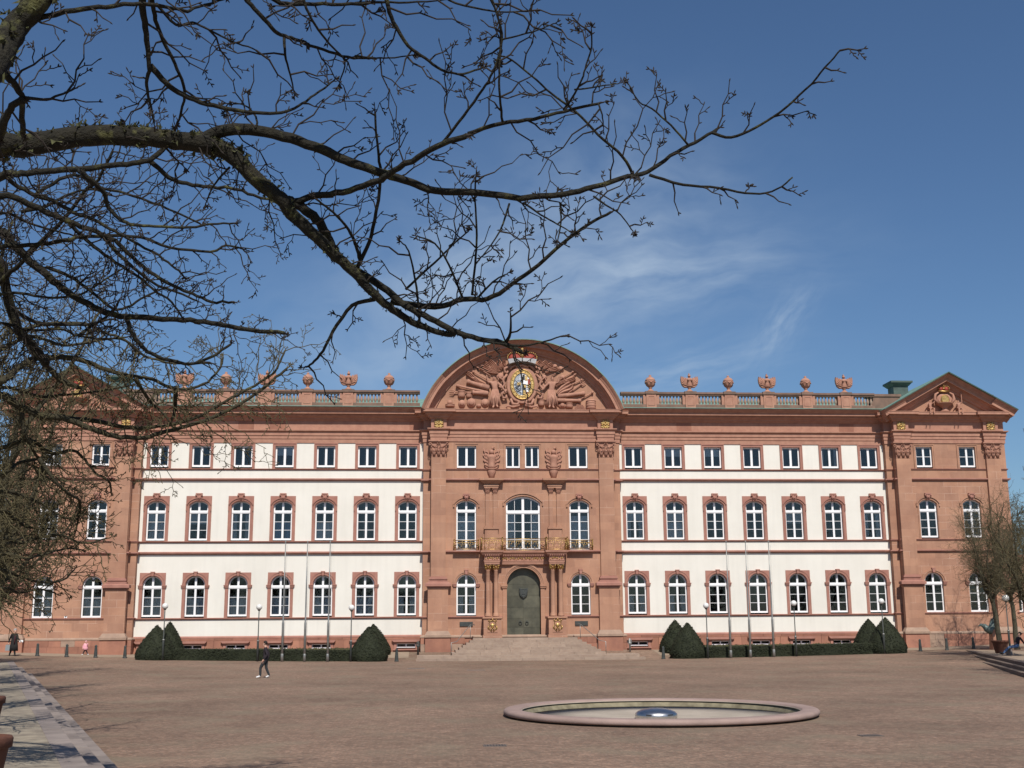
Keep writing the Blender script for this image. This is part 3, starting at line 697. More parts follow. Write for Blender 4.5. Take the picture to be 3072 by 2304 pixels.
def emblem_mesh():
    mb = MB()
    for k in range(4):
        a = PI / 4 + k * PI / 2; c, s = math.cos(a), math.sin(a)
        def P(u, v): return (u * c - v * s, u * s + v * c)
        mb.prism([P(0.04, -0.03), P(0.36, -0.17), P(0.30, 0.0), P(0.36, 0.17), P(0.04, 0.03)], -0.06, 0.0, 0, 0.012)
        mb.lathe([(0, 0), (0.05, 0.02), (0.04, 0.06), (0, 0.07)], (0.40 * c, -0.02, 0.40 * s), 8, 0, True, (0, -1, 0))
        b = k * PI / 2; mb.tube([(0.1 * math.cos(b), -0.05, 0.1 * math.sin(b)), (0.26 * math.cos(b), -0.07, 0.26 * math.sin(b)), (0.36 * math.cos(b), -0.04, 0.36 * math.sin(b))], [0.03, 0.05, 0.02], 6)
    pts = [(0.20 * math.cos(i * PI / 8), -0.05, 0.20 * math.sin(i * PI / 8)) for i in range(17)]
    mb.tube(pts, 0.028, 5, 0, True, False); mb.ball((0, -0.06, 0), 0.08, 8, 5)
    for q in (-1, 0, 1): mb.tube([(q * 0.12, -0.03, 0.30), (q * 0.2, -0.05, 0.40), (q * 0.22, -0.03, 0.50)], [0.03, 0.025, 0.012], 5)
    return mb.mesh('gold_emblem', GOLD)
EMBLEM = emblem_mesh()
def pilaster(xc, y):
    mb = MB()
    mb.box(xc - 0.56, xc + 0.56, y - 0.22, y + 0.05, 6.0, 15.08)
    sh = mb.build('pilaster', SAND, palace)
    b = MB()
    b.box(xc - 0.755, xc + 0.755, y - 0.34, y + 0.05, 1.9, 5.24); b.box(xc - 0.80, xc + 0.80, y - 0.38, y + 0.05, 5.14, 5.22)
    b.build('pedestal', SAND, sh)
    c = MB()
    c.box(xc - 0.84, xc + 0.84, y - 0.42, y + 0.04, 5.24, 5.34); c.box(xc - 0.98, xc + 0.98, y - 0.55, y + 0.04, 5.34, 5.54); c.frustum(xc - 0.98, xc + 0.98, y - 0.54, y + 0.04, 5.54, xc - 0.75, xc + 0.75, y - 0.36, y + 0.04, 5.64)
    c.box(xc - 0.74, xc + 0.74, y - 0.38, y + 0.04, 5.64, 5.76); c.box(xc - 0.66, xc + 0.66, y - 0.30, y + 0.04, 5.80, 5.86); c.box(xc - 0.70, xc + 0.70, y - 0.34, y + 0.04, 5.86, 5.96); c.box(xc - 0.62, xc + 0.62, y - 0.27, y + 0.04, 5.76, 6.06)
    c.build('pedestal_cap', TRIM, sh)
    d = MB()
    d.box(xc - 0.98, xc + 0.98, y - 0.56, y + 0.04, 1.62, 1.78); d.frustum(xc - 0.96, xc + 0.96, y - 0.54, y + 0.04, 1.78, xc - 0.78, xc + 0.78, y - 0.38, y + 0.04, 2.08)
    d.build('pedestal_base', BASEST, sh)
    e = MB(); e.box(xc - 0.93, xc + 0.93, y - 0.48, y + 0.04, -0.2, 1.62); e.build('footing', PLINTH, sh)
    place(CAPITAL, 'capital', sh, (xc, y, 15.07))
    place(EMBLEM, 'gold_emblem', sh, (xc, y - 0.245, 17.60))
def pav_path(x0, x1, y, pil, ya=None, yb=None):
    ya = y if ya is None else ya; yb = y if yb is None else yb
    p = [(x0, 0.3), (x0, ya), (pil[0] - 0.58, ya), (pil[0] - 0.58, y - 0.22), (pil[0] + 0.58, y - 0.22), (pil[0] + 0.58, y)]
    p += [(pil[1] - 0.58, y), (pil[1] - 0.58, y - 0.22), (pil[1] + 0.58, y - 0.22), (pil[1] + 0.58, yb)]
    return p + [(x1, yb), (x1, 0.3)]
def pav_strings(x0, x1, y, levels, xa=None, ya=None, xb=None, yb=None, door=None):
    mb = MB()
    path = [(x0, 0.2), (x0, y)] if xa is None else [(x0, 0.2), (x0, ya), (xa, ya), (xa, y)]
    path += [(x1, y), (x1, 0.2)] if xb is None else [(xb, y), (xb, yb), (x1, yb), (x1, 0.2)]
    for z0, z1, p in levels:
        pr_ = [(0, z0), (p * 0.5, z0), (p * 0.6, z0 + 0.05), (p, z0 + 0.08), (p, z1), (0, z1 + 0.02)]
        if door and z0 < 4:
            h = len(path) // 2; mb.sweep(pr_, path[:h] + [(-door, y)]); mb.sweep(pr_, [(door, y)] + path[h:])
        else: mb.sweep(pr_, path)
    mb.build('string_course', TRIM, palace)
LV = [(3.0, 3.13, 0.12), (7.82, 7.98, 0.17), (13.24, 13.41, 0.18), (14.08, 14.18, 0.11)]
LVE = [(3.08, 3.19, 0.11), (8.68, 8.79, 0.11), (7.80, 7.96, 0.17), (13.34, 13.51, 0.18), (14.17, 14.27, 0.11)]
def block_plinth(x0, x1, y, gap=None):
    pl = MB().box(x0 - 0.08, x1 + 0.08, y - 0.05, 0.3, -0.3, 1.62).build('plinth', PLINTH, palace)
    x = x0 - 0.11
    rows = ((0.1, 0.62), (0.62, 1.14), (1.14, 1.62))
    for k, (z0, z1) in enumerate(rows):
        x = x0 - 0.11
        while x < x1 + 0.1:
            w = rnd.uniform(0.7, 1.5); b = min(x1 + 0.11, x + w)
            if not (gap and x > gap[0] - 0.4 and b < gap[1] + 0.4):
                g = rnd.uniform(0.085, 0.105); MB().box(-(b - x) / 2 + 0.006, (b - x) / 2 - 0.006, -g, 0, z0 + 0.006, z1 - 0.006).build('stone_block', PLINTH if rnd.random() < 0.8 else BASEST, pl, ((x + b) / 2, y - 0.03, 0))
            x = b
    MB().sweep([(0.0, 1.60), (0.15, 1.60), (0.15, 1.68), (0.05, 1.78), (0, 1.78)], [(x0, 0.2), (x0, y), (x1, y), (x1, 0.2)]).build('plinth_moulding', BASEST, palace)

# --- centre pavilion ------------------------------------------------------------
ch = [(-1.27, 1.27, 1.5, 6.72)]
for s in (-1, 1): ch += [(s * 4.31 - 0.82, s * 4.31 + 0.82, 3.12, 6.3), (s * 4.31 - 0.82, s * 4.31 + 0.82, 7.98, 11.84), (s * 4.29 - 0.80, s * 4.29 + 0.80, 14.16, 16.04), (s * 0.735 - 0.61, s * 0.735 + 0.61, 14.16, 16.04)]
ch.append((-1.42, 1.42, 7.98, 12.09))
wall_panel('centre_wall', -7.0, 7.0, 1.5, 18.6, CP, 0.5, ch, SAND)
for s in (-1, 1): MB().box(*sorted((s * 7.58, s * 6.9)), -0.5, 0.3, -0.2, 18.6).build('centre_side_wall', SAND, palace)
block_plinth(-7.58, 7.58, CP, (-4.2, 4.2))
pav_strings(-7.58, 7.58, CP, LV, -7.0, -0.5, 7.0, -0.5, 1.6)
for s in (-1, 1): pilaster(s * 6.42, CP)
entab(pav_path(-7.58, 7.58, CP, (-6.42, 6.42), -0.5, -0.5), CORNP, False)
ccur = [curtain_mesh(0.66, 8.1, 10.6, p, CURTAIN) for p in (0.4, 1.7)]; bcur = curtain_mesh(1.18, 8.1, 11.0, 0.6, CURTAIN, 0.55)
for s in (-1, 1):
    put_window(P1, s * 4.31, CP, curtains=[net[2]] if s < 0 else []); put_window(P2C, s * 4.31, CP, curtains=[ccur[0 if s < 0 else 1]]); put_window(P3C, s * 4.29, CP); put_window(P3N, s * 0.735, CP)
put_window(PB, 0, CP, curtains=[bcur])

# sweep in the facade plane for arched and raking cornices: profile (up, out)
def sweep_xz(prof, path, y, name, mat, parent, cap=True):
    n = len(prof); k = len(path); vs = []; nr = []
    for i in range(k - 1):
        dx, dz = path[i + 1][0] - path[i][0], path[i + 1][1] - path[i][1]; l = math.hypot(dx, dz); nr.append((-dz / l, dx / l))
    for i in range(k):
        if i == 0: m = nr[0]
        elif i == k - 1: m = nr[-1]
        else:
            a, b = nr[i - 1], nr[i]; d = 1 + a[0] * b[0] + a[1] * b[1]; m = ((a[0] + b[0]) / d, (a[1] + b[1]) / d)
        for u, o in prof: vs.append((path[i][0] + m[0] * u, y - o, path[i][1] + m[1] * u))
    fs = [(i * n + j, (i + 1) * n + j, (i + 1) * n + j + 1, i * n + j + 1) for i in range(k - 1) for j in range(n - 1)]
    if cap: fs += [tuple(range(n)), tuple(range(k * n - 1, (k - 1) * n - 1, -1))]
    mb = MB(); mb.add(vs, fs)
    return mb.build(name, mat, parent)
RAKE = [(-0.98, 0.0), (-0.98, 0.12), (-0.84, 0.16), (-0.78, 0.26), (-0.62, 0.34), (-0.54, 0.46), (-0.54, 0.72), (-0.34, 0.72), (-0.33, 0.76), (-0.24, 0.81), (-0.14, 0.92), (-0.05, 1.00), (-0.02, 1.02), (-0.02, -0.4)]
RAKEC = [(-0.04, 1.01), (-0.04, 1.07), (0.02, 1.07), (0.02, -0.5)]
# segmental pediment
PC, PRISE, PZ = 7.78, 5.42, 18.72
PRAD = (PC * PC + PRISE * PRISE) / (2 * PRISE); PCZ = PZ + PRISE - PRAD
pa0 = math.asin(PC / PRAD)
arch_path = [(PRAD * math.sin(-pa0 + 2 * pa0 * i / 60), PCZ + PRAD * math.cos(-pa0 + 2 * pa0 * i / 60)) for i in range(61)]
# breaks in the arched cornice above the pilasters: outer thirds stand slightly forward
ped = sweep_xz(RAKE, arch_path, CP, 'pediment', CARVE, palace)
for a, b in ((0, 9), (51, 60)):
    sweep_xz([(u, o + 0.16) for u, o in RAKE[4:-1]] + [(-0.02, 0.2), (-0.54, 0.2)], arch_path[a:b + 1], CP, 'pediment_break', CARVE, ped)
sweep_xz(RAKEC, arch_path, CP - 0.10, 'copper_edge', COPPER, ped)
tp = [(PRAD - 0.4) * math.sin(-pa0 + 2 * pa0 * i / 40) for i in range(41)]
tym = MB().prism([(7.0, 18.7)] + [((PRAD - 0.5) * math.sin(pa0 - 2 * pa0 * i / 40), max(18.7, PCZ + (PRAD - 0.5) * math.cos(pa0 - 2 * pa0 * i / 40))) for i in range(41)] + [(-7.0, 18.7)], CP, CP + 0.6)
tym.build('tympanum', SAND, ped)
# vault of roof behind the arch
mb = MB(); vs = []
for i in range(61):
    x, z = arch_path[i]; vs += [(x * 0.99, CP + 0.3, z - 0.04), (x * 0.99, 7.0, z - 0.04)]
mb.add(vs, [(2 * i, 2 * i + 2, 2 * i + 3, 2 * i + 1) for i in range(60)], 0, True); mb.build('roof_vault', COPPER, ped)

# ---------------------------------------------------------------- skinned figures
def skin_mesh(name, nodes, edges, mats, bone_mat=None, sub=2, flat=False):
    """nodes: {key: (x, y, z, r)}; edges: [(a, b)]; bone_mat: {(a, b): material index}"""
    keys = list(nodes); idx = {k: i for i, k in enumerate(keys)}
    me = bpy.data.meshes.new('tmp'); me.from_pydata([nodes[k][:3] for k in keys], [(idx[a], idx[b]) for a, b in edges], [])
    ob = bpy.data.objects.new('tmp', me); COL.objects.link(ob)
    md = ob.modifiers.new('skin', 'SKIN'); md.use_smooth_shade = True
    sv = me.skin_vertices[0].data
    for k in keys:
        r = nodes[k][3]; sv[idx[k]].radius = r if isinstance(r, tuple) else (r, r); sv[idx[k]].use_root = (idx[k] == 0)
    if sub: sd_ = ob.modifiers.new('sub', 'SUBSURF'); sd_.levels = sub; sd_.render_levels = sub
    dg = bpy.context.evaluated_depsgraph_get(); me2 = bpy.data.meshes.new_from_object(ob.evaluated_get(dg))
    bpy.data.objects.remove(ob); bpy.data.meshes.remove(me); me2.name = name
    me2.materials.clear()
    for m in mats: me2.materials.append(m)
    if bone_mat:
        segs = [(Vector(nodes[a][:3]), Vector(nodes[b][:3]), mi) for (a, b), mi in bone_mat.items()]
        for p in me2.polygons:
            c = p.center; best = 9e9; bi = 0
            for a, b, mi in segs:
                ab = b - a; t = max(0, min(1, (c - a).dot(ab) / max(ab.length_squared, 1e-9))); d = (c - a - ab * t).length
                if d < best: best = d; bi = mi
            p.material_index = bi
    for p in me2.polygons: p.use_smooth = True
    return me2
def body_nodes(hip, spine_dir, H, legL, legR, armL, armR, look, build=1.0, side=None):
    """joints of a clothed body of standing height H; limbs are lists of points knee/ankle/toe and elbow/wrist"""
    k = H * build
    side = Vector(side or (0, 1, 0)).normalized(); sp = Vector(spine_dir).normalized(); hip = Vector(hip); look = Vector(look).normalized()
    n = {}
    def S(key, p, r): n[key] = (p.x, p.y, p.z, r)
    chest = hip + sp * 0.24 * H; neck = hip + sp * 0.315 * H
    S('hip', hip, 0.085 * k); S('waist', hip + sp * 0.11 * H, 0.072 * k); S('chest', chest, 0.088 * k); S('neck', neck, 0.036 * k); S('head0', neck + sp * 0.045 * H + look * 0.008 * H, 0.042 * k); S('head', neck + sp * 0.105 * H + look * 0.018 * H, 0.052 * k); S('crown', neck + sp * 0.165 * H + look * 0.008 * H, 0.03 * k)
    S('nose', neck + sp * 0.095 * H + look * 0.075 * H, 0.009 * k)
    for q, nm, leg, arm in ((1, 'L', legL, armL), (-1, 'R', legR, armR)):
        S('hj' + nm, hip + side * q * 0.055 * H - sp * 0.02 * H, 0.062 * k); S('kn' + nm, Vector(leg[0]), 0.040 * k); S('an' + nm, Vector(leg[1]), 0.030 * k); S('to' + nm, Vector(leg[2]), 0.020 * k)
        S('sh' + nm, chest + sp * 0.05 * H + side * q * 0.095 * H, 0.042 * k); S('el' + nm, Vector(arm[0]), 0.029 * k); S('wr' + nm, Vector(arm[1]), 0.022 * k)
        d = (Vector(arm[1]) - Vector(arm[0])).normalized(); S('ha' + nm, Vector(arm[1]) + d * 0.045 * H, 0.024 * k); S('fi' + nm, Vector(arm[1]) + d * 0.085 * H + look * 0.01 * H, 0.012 * k)
        S('th' + nm, Vector(arm[1]) + d * 0.05 * H + look * 0.028 * H, 0.008 * k)
    e = [('hip', 'waist'), ('waist', 'chest'), ('chest', 'neck'), ('neck', 'head0'), ('head0', 'head'), ('head', 'crown'), ('head', 'nose')]
    for nm in 'LR': e += [('hip', 'hj' + nm), ('hj' + nm, 'kn' + nm), ('kn' + nm, 'an' + nm), ('an' + nm, 'to' + nm), ('chest', 'sh' + nm), ('sh' + nm, 'el' + nm), ('el' + nm, 'wr' + nm), ('wr' + nm, 'ha' + nm), ('ha' + nm, 'fi' + nm), ('ha' + nm, 'th' + nm)]
    return n, e

# ---------------------------------------------------------------- carving in the arched pediment
def tz(px, py): return ((px - 1080) * 0.00763, 18.87 + (745 - py) * 0.00785)
YT = CP
def relief(name, mb, mat=CARVE): return mb.build(name, mat, ped)
def ell(a, b, cx, cz, n=40): return [(cx + a * math.sin(2 * PI * i / n), cz + b * math.cos(2 * PI * i / n)) for i in range(n + 1)]
CX, CZ = 0.0, 20.72
mb = MB(); mb.prism([(CX + 1.22 * math.cos(2 * PI * i / 32), CZ - 0.03 + 1.5 * math.sin(2 * PI * i / 32)) for i in range(32)], YT - 0.30, YT, 0, 0.08)
for s in (-1, 1):
    for pts, r in (([(1.0, 22.15), (1.35, 22.0), (1.35, 21.7), (1.15, 21.65), (1.1, 21.8)], 0.10), ([(1.15, 21.5), (1.5, 21.15), (1.35, 20.75), (1.55, 20.4), (1.75, 20.55), (1.62, 20.75)], 0.10),
                   ([(1.2, 20.3), (1.6, 20.0), (1.5, 19.65), (1.2, 19.7), (1.25, 19.9)], 0.11), ([(0.9, 19.6), (0.75, 19.2), (0.35, 19.15), (0.25, 19.4), (0.5, 19.5)], 0.12), ([(0.2, 19.1), (0.7, 18.95), (1.15, 19.05), (1.25, 18.85)], 0.09),
                   ([(0.5, 22.25), (0.8, 22.1), (0.95, 21.9)], 0.10), ([(1.35, 20.9), (1.75, 21.3), (1.95, 20.9), (1.85, 20.6)], 0.06)):
        mb.tube([(s * x, YT - 0.26, z) for x, z in pts], [r * 0.8] + [r] * (len(pts) - 2) + [r * 0.7], 7)
mb.tube([(-0.5, YT - 0.3, 22.1), (0, YT - 0.34, 22.25), (0.5, YT - 0.3, 22.1)], 0.1, 7)
relief('cartouche', mb)
rg = MB(); pts = ell(0.83, 1.07, CX, CZ); rg.strip([(CX + 0.66 * math.sin(2 * PI * i / 40), CZ + 0.9 * math.cos(2 * PI * i / 40)) for i in range(41)], ell(0.93, 1.19, CX, CZ), YT - 0.37, YT - 0.28)
rg.tube([(x, YT - 0.38, z) for x, z in ell(0.90, 1.16, CX, CZ)], 0.045, 6, 0, True, False); rg.tube([(x, YT - 0.38, z) for x, z in ell(0.68, 0.92, CX, CZ)], 0.03, 6, 0, True, False)
for i in range(20): a = 2 * PI * i / 20; rg.ball((CX + 0.79 * math.sin(a), YT - 0.38, CZ + 1.04 * math.cos(a)), 0.045, 6, 4)
relief('gold_ring', rg, GOLD)
def ell_clip(x0, x1, z0, z1, a=0.67, b=0.91):
    p = []
    for i in range(64):
        t = 2 * PI * i / 64; x, z = a * math.cos(t), b * math.sin(t); p.append((min(max(x, x0), x1), min(max(z, z0), z1)))
    q = []
    for v in p:
        x, z = v
        if (x / a) ** 2 + (z / b) ** 2 > 1.0001: k = math.sqrt((x / a) ** 2 + (z / b) ** 2); x, z = x / k, z / k
        if not q or (abs(q[-1][0] - x) + abs(q[-1][1] - z)) > 1e-4: q.append((x, z))
    return [(CX + x, CZ + z) for x, z in q]
MB().prism(ell_clip(-0.67, 0.0, -0.91, 0.91), YT - 0.34, YT - 0.25).build('shield_field', SILVER, ped)
MB().prism(ell_clip(0.0, 0.67, 0.0, 0.91), YT - 0.338, YT - 0.25).build('shield_field', WHITE, ped)
MB().prism(ell_clip(0.0, 0.67, -0.91, 0.0), YT - 0.339, YT - 0.25).build('shield_field', BLACK, ped)
chg = {'g': MB(), 'b': MB(), 'r': MB(), 'w': MB()}
for x0, x1, z0, z1, c in ((0.03, 0.20, 0.35, 0.78, 'b'), (0.22, 0.42, 0.30, 0.70, 'g'), (0.44, 0.62, 0.02, 0.42, 'r'), (0.08, 0.30, -0.26, 0.02, 'g'), (0.40, 0.58, -0.25, 0.02, 'g'), (0.30, 0.42, -0.30, 0.0, 'w'),
                          (0.08, 0.26, -0.80, -0.45, 'g'), (0.28, 0.48, -0.60, -0.32, 'w'), (0.30, 0.44, -0.75, -0.62, 'r'), (-0.40, -0.10, -0.08, 0.16, 'g'), (-0.08, 0.06, 0.1, 0.6, 'b')):
    chg[c].prism([(CX + x0, CZ + z0), (CX + x1, CZ + z0), (CX + x1, CZ + z1), (CX + x0, CZ + z1)], YT - 0.36, YT - 0.33, 0, 0.008)
for x0, z0 in ((0.30, -0.10), (0.30, -0.24), (0.30, -0.40)): chg['b'].prism([(CX + x0, CZ + z0 - 0.08), (CX + x0 + 0.09, CZ + z0), (CX + x0 + 0.18, CZ + z0 - 0.08), (CX + x0 + 0.18, CZ + z0 - 0.03), (CX + x0 + 0.09, CZ + z0 + 0.05), (CX + x0, CZ + z0 - 0.03)], YT - 0.37, YT - 0.35)
for i in range(9): a = i * 2.4; chg['b'].tube([(CX - 0.34 + 0.22 * math.cos(a), YT - 0.35, CZ - 0.3 + 0.06 * i - 0.35), (CX - 0.30 + 0.2 * math.cos(a + 1), YT - 0.36, CZ - 0.3 + 0.08 * i - 0.3), (CX - 0.36 + 0.2 * math.cos(a + 2.1), YT - 0.35, CZ + 0.1 * i - 0.5)], 0.022, 4)
for c, m in (('g', GOLD), ('b', BLACK), ('r', RED), ('w', WHITE)): tag(chg[c].build('shield_charge', m, ped), kind='stuff')
# the painted crown
crz = 22.42
mb = MB(); n = 20; i_, o_ = [], []
for i in range(n + 1):
    x = -1.12 + 2.24 * i / n; i_.append((x * 0.90, crz + 0.02 - 0.20 * (1 - (x / 1.12) ** 2) * -1 - 0.16)); o_.append((x, crz + 0.34 - 0.10 * (x / 1.12) ** 2 - 0.02))
mb.strip(i_, o_, YT - 0.72, YT - 0.2); mb.build('ermine_band', ERMINE, ped)
mb = MB()
for x in (-0.62, 0.0, 0.62): mb.prism([(x - 0.05, crz + 0.06), (x + 0.05, crz + 0.06), (x + 0.02, crz + 0.26), (x - 0.02, crz + 0.26)], YT - 0.75, YT - 0.71)
mb.build('ermine_tail', BLACK, ped)
mb = MB()
for s in (-1, 1): mb.ball((s * 0.56, YT - 0.42, crz + 0.36), 0.36, 14, 8, 0, (1.45, 0.7, 1.0))
mb.build('crown_cap', RED, ped)
mb = MB()
for s in (-1, 1):
    for i in range(13): a = PI * (1.08 * i / 12 - 0.04); mb.ball((s * (0.60 + 0.54 * math.cos(a)), YT - 0.60, crz + 0.36 + 0.42 * math.sin(a)), 0.055, 7, 5)
mb.tube([(0, YT - 0.68, crz + 0.3), (0, YT - 0.7, crz + 0.62), (0, YT - 0.66, crz + 0.78)], [0.07, 0.09, 0.05], 7); mb.ball((0, YT - 0.66, crz + 0.86), 0.11, 8, 6); mb.box(-0.03, 0.03, YT - 0.69, YT - 0.63, crz + 0.93, crz + 1.14); mb.box(-0.09, 0.09, YT - 0.685, YT - 0.635, crz + 1.01, crz + 1.07)
mb.build('crown_gilding', GOLD, ped)
# banners, feathers and pikes fanning out
def flag(mb, p0, p1, w, wave, y=0.12):
    a, b = Vector((p0[0], 0, p0[1])), Vector((p1[0], 0, p1[1])); d = (b - a); nrm = Vector((-d.z, 0, d.x)).normalized(); k = 8; vs = []
    for i in range(k + 1):
        t = i / k; c = a + d * t + nrm * wave * math.sin(t * 5); ww = w * (0.35 + 0.9 * t) * (1 - 0.35 * max(0, t - 0.8) / 0.2)
        for m in range(7): j = -1 + m / 3; q = c + nrm * ww * j * 1.5; vs.append((q.x, YT - y - 0.03 - 0.11 * (m % 2) * (0.35 + t) - 0.05 * math.sin(t * 7), q.z))
    fs = [(i * 7 + j, i * 7 + j + 1, (i + 1) * 7 + j + 1, (i + 1) * 7 + j) for i in range(k) for j in range(6)]
    back = [(v[0], YT - 0.005, v[2]) for v in vs]; o = len(vs)
    fs += [(i * 7, (i + 1) * 7, o + (i + 1) * 7, o + i * 7) for i in range(k)] + [(i * 7 + 6, (i + 1) * 7 + 6, o + (i + 1) * 7 + 6, o + i * 7 + 6) for i in range(k)] + [(k * 7 + j, k * 7 + j + 1, o + k * 7 + j + 1, o + k * 7 + j) for j in range(6)]
    mb.add(vs + back, fs, 0, False)
def pole(mb, p0, p1, r, y=0.16, tipk='spear'):
    mb.tube([(p0[0], YT - y, p0[1]), (p1[0], YT - y, p1[1])], [r, r], 6)
    d = Vector((p1[0] - p0[0], 0, p1[1] - p0[1])).normalized()
    if tipk == 'spear': mb.lathe([(r, 0), (r * 2.2, 0.08), (0, 0.35)], (p1[0], YT - y, p1[1]), 6, 0, True, d)
    if tipk == 'fork':
        nrm = Vector((-d.z, 0, d.x)); b = Vector((p1[0], YT - y, p1[1]))
        for q in (-0.16, 0, 0.16): mb.tube([b, b + nrm * q + d * 0.12, b + nrm * q + d * 0.42], [r, r, r * 0.5], 5)
    if tipk == 'ball': mb.ball((p1[0], YT - y, p1[1]), r * 2.4, 8, 5)
def cannon(mb, p0, p1, r, y=0.2):
    a = Vector((p0[0], YT - y, p0[1])); b = Vector((p1[0], YT - y, p1[1])); ln = (b - a).length
    mb.lathe([(0, -0.1), (r * 0.5, -0.05), (r * 1.15, 0), (r * 1.1, ln * 0.3), (r * 1.2, ln * 0.31), (r, ln * 0.34), (r * 0.82, ln * 0.85), (r * 1.05, ln * 0.9), (r * 1.1, ln), (r * 0.6, ln), (r * 0.55, ln * 0.95)], a, 12, 0, True, (b - a))
for (x0, y0), (x1, y1), w, wv in (((860, 370), (700, 300), 0.13, 0.05), ((880, 350), (740, 270), 0.12, 0.06), ((900, 340), (830, 268), 0.12, 0.05), ((925, 330), (890, 268), 0.10, 0.03), ((840, 390), (655, 340), 0.15, 0.05),
                                  ((1230, 340), (1270, 262), 0.11, 0.04), ((1255, 345), (1330, 265), 0.12, 0.05), ((1290, 360), (1385, 290), 0.12, 0.05), ((1320, 385), (1440, 330), 0.14, 0.05), ((700, 500), (515, 400), 0.12, 0.08), ((1440, 600), (1580, 500), 0.26, 0.05), ((1420, 520), (1620, 430), 0.12, 0.06)):
    mb = MB(); flag(mb, tz(x0, y0), tz(x1, y1), w, wv); relief('banner', mb)
for a, b, k in (((760, 480), (585, 380), 'ball'), ((760, 420), (650, 350), 'spear'), ((800, 400), (722, 290), 'spear'), ((600, 585), (400, 588), 'fork'), ((1430, 530), (1610, 410), 'spear'), ((1440, 570), (1690, 455), 'ball'), ((1520, 610), (1680, 500), 'fork'), ((1420, 480), (1590, 380), 'spear'), ((1640, 670), (1800, 580), 'ball'), ((1380, 420), (1500, 340), 'ball'), ((740, 520), (600, 450), 'spear')):
    mb = MB(); pole(mb, tz(*a), tz(*b), 0.045, 0.14, k); relief('pike', mb)
for a, b, r in (((740, 545), (520, 480), 0.19), ((730, 590), (410, 520), 0.10), ((730, 600), (575, 590), 0.17), ((1450, 625), (1720, 590), 0.16), ((1440, 665), (1680, 665), 0.15)):
    mb = MB(); cannon(mb, tz(*a), tz(*b), r); relief('cannon_carving', mb)
for (px, py), r, sc in (((565, 690), 0.36, (1, .5, 1)), ((640, 720), 0.2, (1, .6, .8)), ((705, 690), 0.33, (1, .4, 1)), ((860, 425), 0.32, (1, .35, 1)), ((470, 700), 0.28, (1, .6, 1.1)), ((348, 690), 0.2, (1, .7, 1)), ((1500, 430), 0.2, (1, .5, 1)), ((1480, 340), 0.22, (1, .4, 1)), ((1420, 320), 0.2, (1, .6, 1)), ((1490, 710), 0.26, (1.3, .5, .9)), ((1310, 430), 0.2, (1, .6, 1))):
    x, z = tz(px, py); mb = MB(); mb.ball((x, YT - 0.06, z), r, 12, 8, 0, sc); mb.lathe([(r * .55, 0), (r * .6, 0.05), (r * .5, 0.08), (0, 0.09)], (x, YT - 0.06 - r * sc[1] * .8, z), 10, 0, True, (0, -1, 0)); relief('shield_carving', mb)
for px, py, w, h in ((350, 735, 0.36, 0.22), (465, 640, 0.3, 0.55), (540, 640, 0.22, 0.4), (1275, 720, 0.26, 0.55), (1350, 720, 0.3, 0.5), (800, 720, 0.3, 0.4), (1560, 740, 0.3, 0.4)):
    x, z = tz(px, py); mb = MB(); mb.lathe([(w * 0.75, 0), (w * 0.95, h * 0.15), (w, h * 0.5), (w * 0.9, h * 0.85), (w, h * 0.9), (w, h), (0, h)], (x, YT - 0.05, max(z, 18.74)), 12); relief('drum_carving', mb)
x, z = tz(1783, 745); mb = MB(); mb.lathe([(0.30, 0), (0.36, 0.15), (0.385, 0.42), (0.36, 0.7), (0.31, 0.84), (0, 0.84)], (x, YT - 0.12, 18.74), 16)
for zz in (0.14, 0.32, 0.54, 0.7): mb.lathe([(0.37, zz), (0.40, zz + 0.02), (0.40, zz + 0.04), (0.37, zz + 0.06)], (x, YT - 0.12, 18.74), 16)
relief('barrel_carving', mb)
mb = MB()
for r in range(7):
    for i in range(9 - r - (r > 4)): mb.ball((tz(1668, 0)[0] + (i - (8 - r) / 2) * 0.105, YT - 0.1, 18.80 + r * 0.09), 0.055, 6, 4)
relief('cannonball_pyramid', mb)
for s, cx, lean in ((-1, 805, -0.05), (1, 1375, 0.05)):
    x, _ = tz(cx, 0); b = lambda px, py, dy=0.16: (tz(px, py)[0], YT - dy, tz(px, py)[1])
    f = -1 if s < 0 else 1
    hip = Vector((x + 0.02, YT - 0.18, 20.15)); m = lambda dx, z, dy=0.2: (x + dx * f, YT - dy, z)
    nd, ed = body_nodes(hip, (lean * 2, 0, 1), 2.55, [m(-0.2, 19.6, .42), m(-0.12, 19.05, .3), m(-0.2, 18.9, .5)], [m(0.16, 19.6, .46), m(0.12, 19.0, .3), m(0.2, 18.85, .5)], [m(0.55, 20.9, .25), m(0.62, 21.25, .3)], [m(-0.5, 20.55, .3), m(-0.75, 20.2, .35)], (lean, -1, 0), 1.15, (f, 0, 0))
    place(skin_mesh('carved_figure', nd, ed, [CARVE]), 'carved_figure', ped)
    mb = MB(); 
    for j in range(6): mb.tube([(x + f * (-0.2 + 0.08 * j), YT - 0.34, 20.3), (x + f * (-0.3 + 0.13 * j), YT - 0.42, 19.6), (x + f * (-0.34 + 0.17 * j), YT - 0.3, 19.0)], [0.05, 0.08, 0.07], 5)
    relief('drapery', mb)

